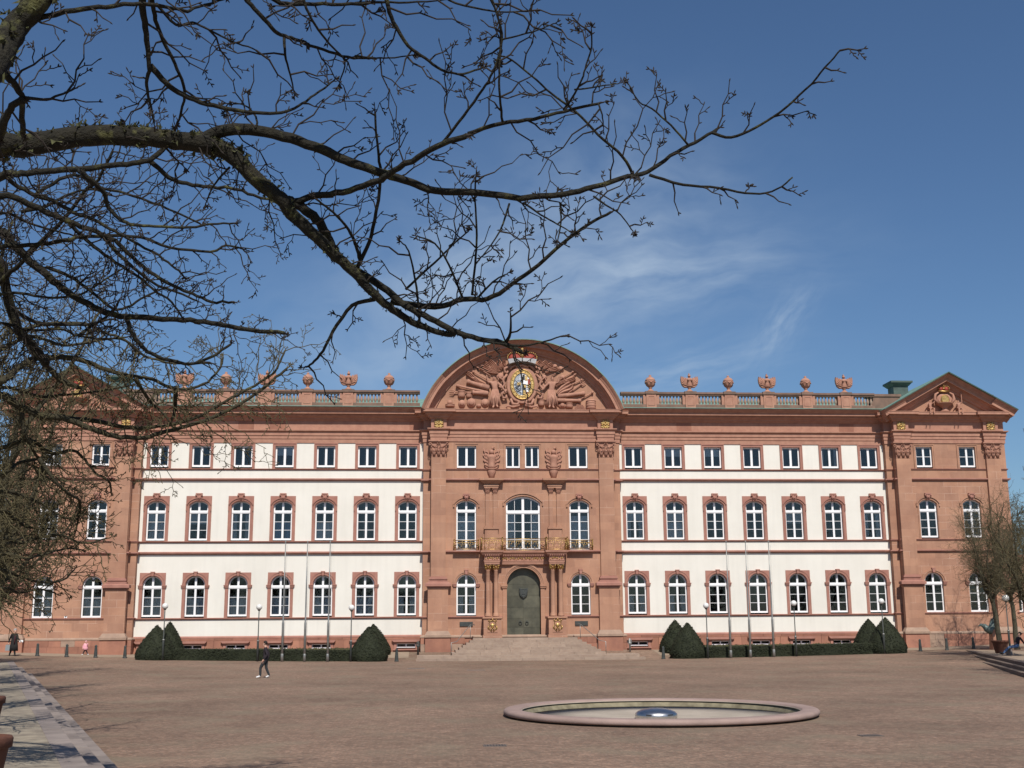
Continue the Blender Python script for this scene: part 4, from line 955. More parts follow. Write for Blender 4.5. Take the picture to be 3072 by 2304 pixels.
# ---------------------------------------------------------------- portal
DOORY = CP + 0.42
i_, o_ = rect_match(1.27, 1.5, 5.42, 1.27, 1.29, 6.76, 20)
por = MB(); por.strip(i_, o_, CP - 0.012, CP + 0.04, 0, DOORY + 0.1)
for a, b, d in ((0.0, 0.12, 0.06), (0.11, 0.22, 0.10), (0.21, 0.33, 0.15)):
    ai, ao = arch_band(1.27, 5.42, 1.27, b, 24, a); por.strip(ai, ao, CP - d, CP - 0.005)
for s in (-1, 1):
    x0, x1 = sorted((s * 1.27, s * 1.58)); por.box(x0, x1, CP - 0.07, CP + 0.02, 1.62, 5.2)
    x0, x1 = sorted((s * 1.25, s * 1.66)); por.box(x0, x1, CP - 0.14, CP + 0.3, 5.18, 5.30); x0, x1 = sorted((s * 1.23, s * 1.72)); por.box(x0, x1, CP - 0.19, CP + 0.3, 5.30, 5.46)
portal = por.build('portal', SAND, palace)
# bronze doors made of plates
dr = MB().prism(outline(1.31, 1.60, 5.42, 1.31, 20)[::-1], DOORY + 0.04, DOORY + 0.12).build('door', BRONZE, portal)
rows = [1.61, 2.30, 2.98, 3.74, 4.62, 5.48, 6.2, 6.70]
for r in range(7):
    z0, z1 = rows[r] + 0.006, rows[r + 1] - 0.006
    cols = [-1.28, -0.64, 0.0, 0.64, 1.28] if r in (0, 1) else ([-1.28, 0.0, 1.28] if r in (2, 3) else [-1.28, -0.45, 0.42, 1.28] if r == 5 else [-1.28, 1.28])
    for a, b in zip(cols, cols[1:]):
        a += 0.005; b -= 0.005; lim = lambda z: 1.28 if z <= 5.42 else math.sqrt(max(0.0, 1.28 ** 2 - (z - 5.42) ** 2))
        zz = [z0 + (z1 - z0) * i / 6 for i in range(7)]
        poly = [(min(b, lim(z)), z) for z in zz] + [(max(a, -lim(z)), z) for z in zz[::-1]]
        MB().prism(poly, DOORY + rnd.uniform(0.0, 0.012), DOORY + 0.05).build('door_plate', BRONZE, portal)
mb = MB(); sh = [(-0.30, 5.18), (-0.30, 4.9), (-0.24, 4.66), (-0.1, 4.54), (0, 4.50), (0.1, 4.54), (0.24, 4.66), (0.30, 4.9), (0.30, 5.18), (0.1, 5.12), (-0.1, 5.12)]
mb.prism(sh, DOORY - 0.14, DOORY + 0.02, 0, 0.05); mb.tube([(x, DOORY - 0.12, z) for x, z in sh + sh[:1]], 0.03, 5, 0, True, False); mb.prism([(-0.14, 4.75), (0.14, 4.75), (0.1, 5.0), (0, 4.9), (-0.1, 5.0)], DOORY - 0.17, DOORY - 0.1); mb.build('door_shield', DARKMETAL, portal)
for s in (-1, 1):
    mb = MB(); mb.tube([(s * 0.25 + 0.11 * math.sin(2 * PI * i / 14), DOORY - 0.05 - 0.02 * (i % 2), 2.62 + 0.11 * math.cos(2 * PI * i / 14)) for i in range(15)], 0.022, 6, 0, True, False); mb.ball((s * 0.25, DOORY - 0.03, 2.74), 0.06, 8, 5); mb.build('door_handle', DARKMETAL, portal)
# columns and pedestals either side
COLM = MB().lathe([(0.24, 3.10), (0.24, 3.2), (0.20, 3.22), (0.23, 3.28), (0.19, 3.33), (0.172, 3.40), (0.172, 4.4), (0.165, 5.4), (0.15, 6.42), (0.17, 6.45), (0.17, 6.5)], (0, 0, 0), 18).mesh('column', SAND)
CCAP = capital_mesh(0.155, 0.47, 0.155, 0.55).mesh('capital', [CARVE]); 
def colcap():
    mb = MB(); mb.lathe([(0.155, 0), (0.16, 0.05), (0.15, 0.07), (0.2, 0.4)], (0, 0, 0), 12); mb.box(-0.27, 0.27, -0.27, 0.27, 0.41, 0.48)
    for i in range(8):
        for z0, hh, off in ((0.05, 0.17, 0), (0.16, 0.2, PI / 8)):
            a = i * PI / 4 + off; c, s = math.cos(a), math.sin(a); mb.tube([(0.16 * c, 0.16 * s, z0), (0.19 * c, 0.19 * s, z0 + hh * .7), (0.26 * c, 0.26 * s, z0 + hh), (0.27 * c, 0.27 * s, z0 + hh * .7)], [0.045, 0.05, 0.04, 0.02], 5, 1)
    for a in (PI / 4, 3 * PI / 4, 5 * PI / 4, 7 * PI / 4): mb.ball((0.29 * math.cos(a), 0.29 * math.sin(a), 0.35), 0.06, 7, 5, 1)
    return mb.mesh('capital', [CARVE, GOLD])
CCAP = colcap()
def gold_crest():
    mb = MB()
    for s in (-1, 1):
        for pts in ([(0.0, 0.42), (0.16, 0.40), (0.26, 0.25), (0.2, 0.1), (0.28, -0.05), (0.18, -0.25), (0.05, -0.36)], [(0.05, 0.2), (0.14, 0.1), (0.05, -0.02)], [(0.03, -0.1), (0.12, -0.18), (0.04, -0.26)], [(0.2, 0.35), (0.3, 0.42), (0.24, 0.5)], [(0.26, -0.2), (0.34, -0.1), (0.30, 0.05)]):
            mb.tube([(s * x, -0.03, z) for x, z in pts], 0.028, 5)
    mb.ball((0, -0.03, 0.05), 0.13, 10, 6, 0, (1, 0.4, 1.3)); mb.ball((0, -0.03, 0.52), 0.07, 8, 5)
    return mb.mesh('gold_crest', GOLD)
CREST = gold_crest()
for s in (-1, 1):
    mb = MB(); xa, xb = sorted((s * 1.76, s * 3.06))
    mb.box(xa, xb, -2.08, CP + 0.1, 1.78, 2.96); mb.box(xa - 0.06, xb + 0.06, -2.15, CP + 0.1, 1.56, 1.78); mb.box(xa - 0.08, xb + 0.08, -2.18, CP + 0.1, 2.96, 3.08)
    mb.box(xa + 0.28, xb - 0.28, -2.11, -2.0, 1.95, 2.84)
    pd = mb.build('column_pedestal', SAND, palace); place(CREST, 'gold_crest', pd, ((xa + xb) / 2, -2.115, 2.38))
    for xc in (2.125, 2.715):
        o = place(COLM, 'column', palace, (s * xc, -1.72, 0)); place(CCAP, 'capital', o, (0, 0, 6.48))
        mb = MB(); mb.box(s * xc - 0.15, s * xc + 0.15, CP - 0.1, CP + 0.02, 3.1, 6.9); mb.build('back_pilaster', SAND, palace)
    # upper order: pedestal, paired pilasters, entablature block, armour trophy
    mb = MB(); mb.box(s * 2.42 - 0.50, s * 2.42 + 0.50, CP - 0.24, CP + 0.02, 7.9, 9.58); mb.box(s * 2.42 - 0.57, s * 2.42 + 0.57, CP - 0.31, CP + 0.02, 9.58, 9.70)
    for xc in (2.13, 2.71): mb.box(s * xc - 0.19, s * xc + 0.19, CP - 0.2, CP + 0.02, 9.70, 9.84); mb.box(s * xc - 0.145, s * xc + 0.145, CP - 0.16, CP + 0.02, 9.84, 12.26)
    mb.box(s * 2.42 - 0.54, s * 2.42 + 0.54, CP - 0.24, CP + 0.02, 12.70, 13.02); mb.box(s * 2.42 - 0.58, s * 2.42 + 0.58, CP - 0.28, CP + 0.02, 12.82, 12.90)
    mb.frustum(s * 2.42 - 0.60, s * 2.42 + 0.60, CP - 0.30, CP + 0.02, 13.02, s * 2.42 - 0.86, s * 2.42 + 0.86, CP - 0.55, CP + 0.02, 13.26); mb.box(s * 2.42 - 0.92, s * 2.42 + 0.92, CP - 0.60, CP + 0.02, 13.26, 13.42)
    uo = mb.build('upper_pilaster', SAND, palace)
    cm = capital_mesh(0.15, 0.44, 0.16, 0.5).mesh('capital', CARVE)
    for xc in (2.13, 2.71): place(cm, 'capital', uo, (s * xc, CP, 12.25))
    mb = MB(); xx = s * 2.38
    mb.lathe([(0.10, 13.45), (0.22, 13.55), (0.26, 13.8), (0.34, 14.0), (0.30, 14.08), (0.36, 14.12), (0.38, 14.2)], (xx, CP - 0.05, 0), 12)
    mb.lathe([(0.30, 14.2), (0.34, 14.35), (0.25, 14.6), (0.36, 15.0), (0.38, 15.15), (0.16, 15.28), (0.12, 15.3)], (xx, CP - 0.06, 0), 12); mb.ball((xx, CP - 0.12, 15.46), 0.19, 10, 7, 0, (1, 1, 1.1)); mb.tube([(xx, CP - 0.12, 15.62), (xx + 0.1, CP - 0.15, 15.82), (xx + 0.25, CP - 0.1, 15.8)], [0.06, 0.09, 0.03], 6)
    for q in (-1, 1):
        pf = [(0.10, 14.15), (0.42, 14.2), (0.58, 14.42), (0.50, 14.62), (0.66, 14.8), (0.56, 15.0), (0.68, 15.22), (0.54, 15.36), (0.60, 15.62), (0.42, 15.52), (0.38, 15.78), (0.27, 15.5), (0.18, 15.4)]
        pp_ = [(xx + q * a, b) for a, b in pf]; mb.prism(pp_ if q > 0 else pp_[::-1], CP - 0.13, CP + 0.01, 0, 0.04)
        for j in range(5): zz = 14.35 + 0.26 * j; mb.prism([(xx + q * 0.26, zz), (xx + q * 0.56, zz + 0.12), (xx + q * 0.54, zz + 0.2), (xx + q * 0.26, zz + 0.09)][::q], CP - 0.20, CP - 0.10)
        mb.tube([(xx + q * 0.2, CP - 0.16, 14.3), (xx + q * 0.62, CP - 0.2, 15.75)], 0.03, 5)
    mb.build('armour_trophy', CARVE, palace)
# plaques on the centre wall
for s in (-1, 1): MB().prism([(s * 4.31 - 0.49, 2.40), (s * 4.31 + 0.49, 2.40), (s * 4.31 + 0.49, 2.73), (s * 4.31 - 0.49, 2.73)], CP - 0.07, CP + 0.01, 0, 0.015).build('plaque', DARKMETAL, palace)
# balcony
bpath = [(-2.98, CP), (-2.98, -2.02), (-1.86, -2.02), (-1.86, CP - 0.24), (1.86, CP - 0.24), (1.86, -2.02), (2.98, -2.02), (2.98, CP)]
mb = MB(); mb.sweep([(-0.5, 6.94), (0, 6.94), (0, 7.06), (0.03, 7.06), (0.03, 7.17), (0.06, 7.18), (0.06, 7.22), (0.0, 7.22), (0.0, 7.50), (0.05, 7.53), (0.08, 7.62), (0.17, 7.64), (0.20, 7.72), (0.29, 7.80), (0.31, 7.93), (-0.5, 7.93)], bpath)
for s in (-1, 1): mb.box(*sorted((s * 1.90, s * 2.94)), -1.98, CP, 6.945, 7.92)
mb.box(-1.9, 1.9, CP - 0.2, CP, 6.95, 7.92)
bal = mb.build('balcony', CARVE, palace)
dn = MB()
def along(path, off, step, f):
    for (x0, y0), (x1, y1) in zip(path, path[1:]):
        l = math.hypot(x1 - x0, y1 - y0); nx, ny = (y1 - y0) / l, -(x1 - x0) / l; k = max(1, int(l / step))
        for i in range(k): t = (i + 0.5) / k; f(x0 + (x1 - x0) * t + nx * off, y0 + (y1 - y0) * t + ny * off)
along(bpath, 0.11, 0.13, lambda x, y: dn.box(x - 0.035, x + 0.035, y - 0.05, y + 0.05, 7.54, 7.635)); tag(dn.build('dentils', TRIM, bal), kind='stuff')
gf = MB()
def scroll(mb, x, y, z, sc, s=1):
    mb.tube([(x + s * sc * (0.5 * t - 0.5), y, z + sc * 0.25 * math.sin(t * 4.5)) for t in (0, .25, .5, .75, 1)], 0.02, 4)
    mb.tube([(x + s * sc * 0.16 * (1 - i * 0.08) * math.cos(i * 0.75), y - 0.01, z + sc * 0.2 * (1 - i * 0.08) * math.sin(i * 0.75)) for i in range(9)], 0.02, 4)
for a, b, y in ((-2.92, -1.92, -2.05), (1.92, 2.92, -2.05), (-1.76, 1.76, CP - 0.27)):
    k = int((b - a) / 0.29); 
    for i in range(k): scroll(gf, a + (b - a) * (i + 0.6) / k, y, 7.36, 0.32, 1 if i % 2 else -1); gf.ball((a + (b - a) * (i + 0.1) / k, y, 7.30 + 0.1 * (i % 2)), 0.045, 6, 4)
tag(gf.build('gold_frieze', GOLD, bal), kind='stuff')
rail_path = [(-3.20, CP - 0.02), (-3.20, -2.25), (-1.64, -2.25), (-1.64, -1.48), (1.64, -1.48), (1.64, -2.25), (3.20, -2.25), (3.20, CP - 0.02)]
def railing(path, z0, z1, parent, bulge=0.0):
    for (x0, y0), (x1, y1) in zip(path, path[1:]):
        mb = MB(); l = math.hypot(x1 - x0, y1 - y0)
        P = lambda t, z, o=0: (x0 + (x1 - x0) * t + (y1 - y0) / l * o, y0 + (y1 - y0) * t - (x1 - x0) / l * o, z)
        for z, r in ((z0 + 0.04, 0.022), (z0 + 0.13, 0.015), (z1 - 0.14, 0.015), (z1, 0.03)): mb.tube([P(0, z), P(1, z)], r, 5)
        for t in (0, 1): mb.tube([P(t, z0), P(t, z1 + 0.05)], 0.03, 5); mb.ball(P(t, z1 + 0.07), 0.05, 6, 4)
        k = max(1, round(l / 0.55)); h = z1 - z0 - 0.3
        for i in range(k):
            c = (i + 0.5) / k; w = 0.5 / k; zc = (z0 + z1) / 2; R_ = 0.5 * h
            for s in (-1, 1):
                mb.tube([P(c, zc - R_), P(c + s * w * 0.7, zc - R_ * 0.6, bulge), P(c + s * w * 0.85, zc + R_ * 0.1, bulge), P(c + s * w * 0.4, zc + R_ * 0.55), P(c + s * w * 0.25, zc + R_ * 0.15), P(c + s * w * 0.5, zc)], 0.017, 4)
                mb.tube([P(c, zc + R_), P(c + s * w * 0.45, zc + R_ * 0.85), P(c + s * w * 0.95, zc + R_)], 0.015, 4)
            mb.tube([P(c + 0.5 / k * 0.98, z0 + 0.04), P(c + 0.5 / k * 0.98, z1)], 0.014, 4)
            mb.ball(P(c, zc + R_ * 0.7), 0.05, 6, 4); mb.ball(P(c, zc - R_ * 0.6), 0.04, 6, 4)
        mb.build('railing', GOLD, parent)
railing(rail_path, 7.93, 8.82, bal, 0.02)
for s in (-1, 1): railing([(s * 4.31 - 0.92, CP - 0.02), (s * 4.31 - 0.92, CP - 0.36), (s * 4.31 + 0.92, CP - 0.36), (s * 4.31 + 0.92, CP - 0.02)], 7.99, 8.72, palace, 0.04); 
mb = MB()
for s in (-1, 1): mb.box(s * 4.31 - 0.98, s * 4.31 + 0.98, CP - 0.42, CP + 0.02, 7.88, 7.985)
mb.build('window_balcony_slab', TRIM, palace)

# ---------------------------------------------------------------- stairs up to the portal
stc = MB().box(-3.7, 3.7, -2.1, CP - 0.12, -0.2, 1.40).build('staircase', STEP, palace)
def step_row(hw, yf, z0, z1, yb=None):
    x = -hw; back = yb if yb is not None else yf + 0.75
    while x < hw - 0.05:
        w = rnd.uniform(1.3, 2.1); b = min(hw, x + w)
        if hw - b < 0.5: b = hw
        mb = MB(); mb.frustum(-(b - x) / 2 + 0.004, (b - x) / 2 - 0.004, 0.012, back - yf, z0, -(b - x) / 2 + 0.007, (b - x) / 2 - 0.007, rnd.uniform(0, 0.006), back - yf, z1); mb.build('step_stone', STEP, stc, ((x + b) / 2, yf, 0)); x = b
for k in range(7):
    t = k / 6; hw = 5.45 - 1.60 * t; yf = -5.55 + 3.3 * t; z0 = 0.42 + 0.163 * k
    step_row(hw, yf, z0 + 0.001, z0 + 0.163, CP - 0.11 if k == 6 else None)
    if k < 6:
        for s in (-1, 1): MB().box(*sorted((s * (hw - 0.62), s * hw)), yf + 0.76, CP - 0.12, z0 + 0.001, z0 + 0.161).build('step_stone', STEP, stc)
MB().box(-4.4, 4.4, -4.9, CP - 0.13, -0.2, 0.41).build('stair_core', STEP, stc)
for hw, yf, z0, z1 in ((7.95, -7.35, 0.0, 0.25), (7.45, -6.85, 0.251, 0.42)):
    step_row(hw, yf, z0, z1, -5.2 if z0 > .2 else yf + .7)
for s in (-1, 1): MB().box(*sorted((s * 4.42, s * 7.9)), -5.2, -1.12, -0.2, 0.415).build('landing_stone', STEP, stc)
for s in (-1, 1):
    mb = MB(); x0, x1 = s * 5.35, s * 4.0
    mb.tube([(s * 5.5, -5.2, 0.42), (s * 5.5, -5.2, 1.28), (s * 5.1, -4.9, 1.36), (s * 4.05, -2.3, 2.52), (s * 3.75, -1.9, 2.55), (s * 3.75, -1.9, 2.45)], 0.025, 6); mb.tube([(s * 4.05, -2.3, 1.5), (s * 4.05, -2.3, 2.5)], 0.022, 6)
    mb.build('handrail', GALV, stc)

# ---------------------------------------------------------------- end pavilions
for s in (-1, 1):
    xc = s * 33.55; x0, x1 = xc - 4.77, xc + 4.77
    wx = [xc - 1.86, xc + 1.66] if s > 0 else [xc - 1.66, xc + 1.86]
    wx = [33.55 - 1.84, 33.55 + 1.66]; wx = [s * w for w in wx]
    hs = []
    for w in wx: hs += [(w - 0.82, w + 0.82, 3.19, 6.3), (w - 0.78, w + 0.78, 8.80, 11.92), (w - 0.74, w + 0.74, 14.28, 16.1)]
    wa, wb = (29.34, x1) if s > 0 else (x0, -29.34)
    wall_panel('end_wall', wa, wb, 1.5, 18.6, EP_, 0.5, hs, SAND)
    MB().box(*sorted((s * 28.78, s * 29.4)), -0.45, 0.3, -0.2, 18.6).build('end_side_wall', SAND, palace)
    MB().box(*sorted((s * 38.316, s * 37.9)), EP_ + 0.5, 17.5, -0.2, 19.3).build('end_side_wall', SAND, palace)
    block_plinth(x0, x1, EP_); pav_strings(x0, x1, EP_, LVE, *((29.34, -0.45) if s > 0 else (None, None, -29.34, -0.45)))
    px = [s * 29.92, s * 37.2]
    for p in px: pilaster(p, EP_)
    for w in wx: put_window(P1, w, EP_, curtains=[net[1]] if s < 0 else []); put_window(P2, w, EP_); put_window(P3, w, EP_)
    ph = pav_path(x0, x1, EP_, sorted(px), *((-0.45, None) if s > 0 else (None, -0.45))); ph[0 if s < 0 else -1] = (ph[0 if s < 0 else -1][0], 17.0)
    entab(ph, CORNP, False)
    half = 5.05; gz = 18.70; gc = s * 33.72; ap = gz + 0.555 * half
    gp = [(gc - half - 0.35, gz - 0.195), (gc, ap), (gc + half + 0.35, gz - 0.195)]
    # lift so that the lower edge of the rake meets the horizontal cornice
    gp = [(p[0], p[1] + 0.30) for p in gp]
    gab = sweep_xz(RAKE, gp, EP_, 'gable', CARVE, palace)
    for a, b in (((gp[0][0], gp[0][1]), (gp[0][0] + 1.7, gp[0][1] + 0.9435)), ((gp[2][0] - 1.7, gp[2][1] + 0.9435), (gp[2][0], gp[2][1]))):
        sweep_xz([(u, o + 0.16) for u, o in RAKE[4:-1]] + [(-0.02, 0.2), (-0.54, 0.2)], [a, b], EP_, 'gable_break', CARVE, gab)
    sweep_xz([(-0.04, 1.07), (0.03, 1.12), (0.03, -9.0), (-0.04, -9.0)], gp, EP_ - 0.12, 'gable_roof', COPPER, gab)
    MB().prism([(gc - half + 0.6, 18.7), (gc + half - 0.6, 18.7), (gc, ap - 0.3)], EP_, EP_ + 0.5).build('tympanum', SAND, gab)
    # crest with crown, and two putti
    mb = MB(); zc = 19.7; 
    mb.lathe([(0.34, 18.74), (0.36, 18.82), (0.22, 18.92), (0.20, 19.05), (0.34, 19.2), (0.62, 19.4), (0.66, 19.45)], (xc, EP_ - 0.3, 0), 14); mb.prism([(xc + 0.62 * math.cos(a * PI / 12), zc + 0.52 * math.sin(a * PI / 12)) for a in range(24)], EP_ - 0.5, EP_, 0, 0.12)
    for q in (-1, 1): mb.tube([(xc + q * 0.5, EP_ - 0.4, 19.4), (xc + q * 0.8, EP_ - 0.4, 19.75), (xc + q * 0.7, EP_ - 0.42, 20.15), (xc + q * 0.45, EP_ - 0.4, 20.3)], [0.1, 0.13, 0.1, 0.06], 7)
    mb.build('crest', CARVE, gab)
    mb = MB(); mb.prism([(xc + 0.36 * math.cos(a * PI / 12), zc + 0.40 * math.sin(a * PI / 12)) for a in range(24)], EP_ - 0.62, EP_ - 0.4, 0, 0.08)
    for q in (-1, 1):
        for i in range(8): a = PI * i / 7; mb.ball((xc + q * (0.24 + 0.22 * math.cos(a)), EP_ - 0.45, 20.60 + 0.2 * math.sin(a)), 0.045, 6, 4)
    mb.ball((xc, EP_ - 0.45, 20.86), 0.09, 7, 5); mb.tube([(xc - 0.45, EP_ - 0.45, 20.42), (xc, EP_ - 0.55, 20.36), (xc + 0.45, EP_ - 0.45, 20.42)], 0.07, 6); mb.tube([(xc - 0.5, EP_ - 0.5, 19.5), (xc, EP_ - 0.6, 19.38), (xc + 0.5, EP_ - 0.5, 19.5)], 0.06, 6)
    mb.build('crest_gilding', GOLD, gab)
    mb = MB()
    for q in (-1, 1): mb.ball((xc + q * 0.22, EP_ - 0.35, 20.58), 0.2, 10, 6)
    mb.build('crown_cap', RED, gab)
    for q in (-1, 1):
        X = xc + q * 1.15; m = lambda dx, z, dy: (X + dx, EP_ - dy, z); up_ = 20.35 if q > 0 else 19.75
        nd, ed = body_nodes((X, EP_ - 0.3, 19.05), (0.05 * q, 0, 1), 1.35, [m(0.12, 18.95, .75), m(0.05, 18.62, .82), m(0.02, 18.5, .95)], [m(-0.15, 18.98, .7), m(-0.25, 18.6, .85), m(-0.3, 18.5, .95)], [m(0.25, 19.45, .4), m(0.25 if q > 0 else 0.4, up_, .4)], [m(-0.25, 19.4, .4), m(-0.4, 19.2, .45)], (-q, -0.6, 0), 1.1, (1, 0, 0))
        place(skin_mesh('putto', nd, ed, [CARVE]), 'putto', gab)
    # chimney and parapet blocks behind the gable
    mb = MB(); cx = s * 31.7; mb.box(cx - 0.62, cx + 0.62, 2.6, 3.8, 19.2, 21.6); mb.frustum(cx - 0.66, cx + 0.66, 2.55, 3.85, 21.6, cx - 0.88, cx + 0.88, 2.3, 4.1, 21.85); mb.box(cx - 0.92, cx + 0.92, 2.28, 4.12, 21.85, 22.0); mb.build('chimney', COPPERD, palace)
    mb = MB(); mb.box(*sorted((s * 28.2, s * 30.6)), 0.3, 1.3, 19.1, 20.25); mb.box(*sorted((s * 28.1, s * 30.7)), 0.22, 1.4, 20.25, 20.45); mb.build('parapet_block', WEATH, palace); mb = MB(); mb.box(*sorted((s * 37.1, s * 38.4)), 0.6, 1.6, 19.1, 20.3); mb.box(*sorted((s * 37.0, s * 38.5)), 0.5, 1.7, 20.3, 20.5); mb.build('parapet_block', WEATH, palace)

    # lower side wing set back behind the corner
    sx0, sx1 = sorted((s * 38.3, s * 52)); wxs = [s * 41.5, s * 45.5, s * 49.5]
    hs = [(w - 0.82, w + 0.82, z, z + 3.14) for w in wxs for z in (3.16,)]
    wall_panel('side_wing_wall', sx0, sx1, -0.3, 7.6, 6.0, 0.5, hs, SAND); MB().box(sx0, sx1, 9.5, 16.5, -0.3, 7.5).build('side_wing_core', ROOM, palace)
    MB().sweep([(0, 7.2), (0.1, 7.3), (0.15, 7.5), (0.5, 7.7), (0.55, 7.9), (0, 7.95)], [(sx0, 6.0), (sx1, 6.0)]).build('side_wing_cornice', TRIM, palace)
    MB().box(sx0, sx1, 5.9, 17.0, 7.9, 8.1).build('side_wing_roof', COPPERD, palace)
    for w in wxs: put_window(P1, w, 6.0)
# ---------------------------------------------------------------- balustrade, roof, rooms
BALM = MB().lathe([(0.085, 19.46), (0.085, 19.50), (0.05, 19.53), (0.07, 19.58), (0.105, 19.70), (0.11, 19.78), (0.075, 19.95), (0.05, 20.06), (0.075, 20.11), (0.085, 20.15), (0.085, 20.19)], (0, 0, 0), 8).mesh('baluster', material('baluster_stone', (0.36, 0.185, 0.135), 0.9, (0.25, 0.24, 0.19), 5.0))
PEDX = [10.32 + 3.143 * i for i in range(6)]
for s in (-1, 1):
    x0, x1 = (7.9, 28.4) if s > 0 else (-28.4, -7.9)
    mb = MB(); mb.box(x0, x1, 0.0, 0.46, 19.14, 19.46); mb.box(x0, x1, 0.02, 0.42, 20.19, 20.30); mb.box(x0, x1, -0.05, 0.49, 20.30, 20.42); mb.box(x0, x1, 0.0, 0.44, 20.42, 20.46)
    bl = mb.build('balustrade', WEATH, palace)
    for p in PEDX:
        q = MB(); q.box(-0.40, 0.40, -0.09, 0.53, 19.14, 20.28); q.strip([(-0.22, 19.45), (-0.22, 20.08), (0.22, 20.08), (0.22, 19.45)], [(-0.28, 19.39), (-0.28, 20.14), (0.28, 20.14), (0.28, 19.39)], -0.115, -0.08); q.box(-0.28, 0.28, -0.115, -0.08, 19.36, 19.42)
        q.box(-0.64, -0.40, 0.0, 0.45, 19.46, 20.19); q.box(0.40, 0.64, 0.0, 0.45, 19.46, 20.19)
        q.build('pedestal', CARVE, bl, (s * p, 0, 0))
        MB().box(-0.48, 0.48, -0.16, 0.59, 20.285, 20.50).build('pedestal_cap', WEATH, bl, (s * p, 0, 0))
    ed = [8.0] + [v for p in PEDX for v in (p - 0.64, p + 0.64)] + [28.3]
    for a, b in zip(ed[::2], ed[1::2]):
        k = max(2, round((b - a) / 0.285))
        for i in range(k): place(BALM, 'baluster', bl, (s * (a + (b - a) * (i + 0.5) / k), 0.22, 0))
    mb = MB(); a, b = (7.0, 33.5) if s > 0 else (-33.5, -7.0)
    mb.add([(a, 0.45, 19.15), (b, 0.45, 19.15), (b, 6.2, 20.95), (a, 6.2, 20.95), (b, 17, 20.95), (a, 17, 20.95), (a, 0.45, 18.6), (b, 0.45, 18.6), (b, 17, 18.6), (a, 17, 18.6)], [(0, 1, 2, 3), (3, 2, 4, 5), (6, 7, 1, 0), (8, 9, 5, 4), (1, 7, 8, 4, 2), (6, 0, 3, 5, 9)])
    mb.build('roof', COPPER, palace)
MB().box(-5.6, 5.6, 0.3, 17, 18.62, 21.2).build('roof', COPPER, palace)
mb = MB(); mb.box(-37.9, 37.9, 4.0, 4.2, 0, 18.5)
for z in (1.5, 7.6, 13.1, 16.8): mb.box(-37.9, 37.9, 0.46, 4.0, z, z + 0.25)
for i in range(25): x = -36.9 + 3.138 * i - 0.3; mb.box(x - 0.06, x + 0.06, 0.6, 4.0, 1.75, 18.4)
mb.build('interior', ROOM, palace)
MB().box(-38.3, 38.3, 17.0, 17.5, -0.2, 19.3).build('rear_wall', SAND, palace)

# ---------------------------------------------------------------- urns and trophies on the balustrade
URN = MB().lathe([(0.27, 0), (0.27, 0.08), (0.20, 0.12), (0.12, 0.20), (0.10, 0.27), (0.17, 0.32), (0.15, 0.36), (0.20, 0.42), (0.33, 0.56), (0.40, 0.72), (0.405, 0.82), (0.38, 0.90), (0.41, 0.93), (0.39, 0.97), (0.30, 1.10), (0.17, 1.18), (0.13, 1.20), (0.08, 1.22), (0.11, 1.28), (0.09, 1.35), (0.0, 1.38)], (0, 0, 0), 18)
for i in range(6):
    a = i * PI / 3; c0, s0 = math.cos(a), math.sin(a); c1, s1 = math.cos(a + PI / 3), math.sin(a + PI / 3); cm, sm = math.cos(a + PI / 6), math.sin(a + PI / 6)
    URN.tube([(0.41 * c0, 0.41 * s0, 0.86), (0.43 * cm, 0.43 * sm, 0.70), (0.41 * c1, 0.41 * s1, 0.86)], 0.035, 5); URN.tube([(0.2 * c0, 0.2 * s0, 0.4), (0.31 * c0, 0.31 * s0, 0.5), (0.37 * c0, 0.37 * s0, 0.62)], 0.03, 5)
URNM = URN.mesh('urn', CARVE)
TR_BASE = MB().lathe([(0.27, 0), (0.27, 0.08), (0.20, 0.12), (0.12, 0.20), (0.10, 0.28), (0.18, 0.33), (0.15, 0.38), (0.24, 0.44), (0.30, 0.5), (0, 0.5)], (0, 0, 0), 16).mesh('foot', CARVE)
TR_TORSO = MB().lathe([(0.20, 0.46), (0.27, 0.55), (0.20, 0.72), (0.27, 0.92), (0.30, 1.02), (0.20, 1.12), (0.10, 1.16), (0.09, 1.2)], (0, 0, 0), 14); TR_TORSO.ball((-0.12, -0.2, 0.97), 0.12, 8, 6); TR_TORSO.ball((0.12, -0.2, 0.97), 0.12, 8, 6)
TR_TORSO = TR_TORSO.mesh('cuirass', CARVE)
TR_HELM = MB().ball((0, 0, 1.30), 0.14, 10, 7, 0, (0.85, 1, 1.1)); TR_HELM.tube([(0, -0.08, 1.42), (0, 0.02, 1.5), (0, 0.16, 1.42), (0, 0.2, 1.28)], [0.03, 0.05, 0.05, 0.02], 6); TR_HELM.box(-0.1, 0.1, -0.19, -0.1, 1.26, 1.29)
TR_HELM = TR_HELM.mesh('helmet', CARVE)
def wing_mesh(s):
    mb = MB(); k = 7
    prof = [(0.10, 0.36), (0.42, 0.36), (0.60, 0.52), (0.69, 0.80), (0.71, 1.05), (0.66, 1.30), (0.56, 1.16), (0.50, 1.28), (0.41, 1.10), (0.33, 1.20), (0.2, 1.0)]
    p = [(s * a, b) for a, b in prof]; mb.prism(p if s > 0 else p[::-1], -0.13, 0.10, 0, 0.04)
    for j in range(5): a = 0.1 + 0.3 * j; mb.tube([(s * 0.2, -0.14, 0.5 + 0.03 * j), (s * (0.2 + 0.25 * math.cos(a)), -0.17, 0.58 + 0.33 * math.sin(a)), (s * (0.2 + 0.46 * math.cos(a)), -0.13, 0.6 + 0.60 * math.sin(a))], [0.045, 0.05, 0.03], 5)
    return mb.mesh('banner_fan', CARVE)
WG = {s: wing_mesh(s) for s in (-1, 1)}
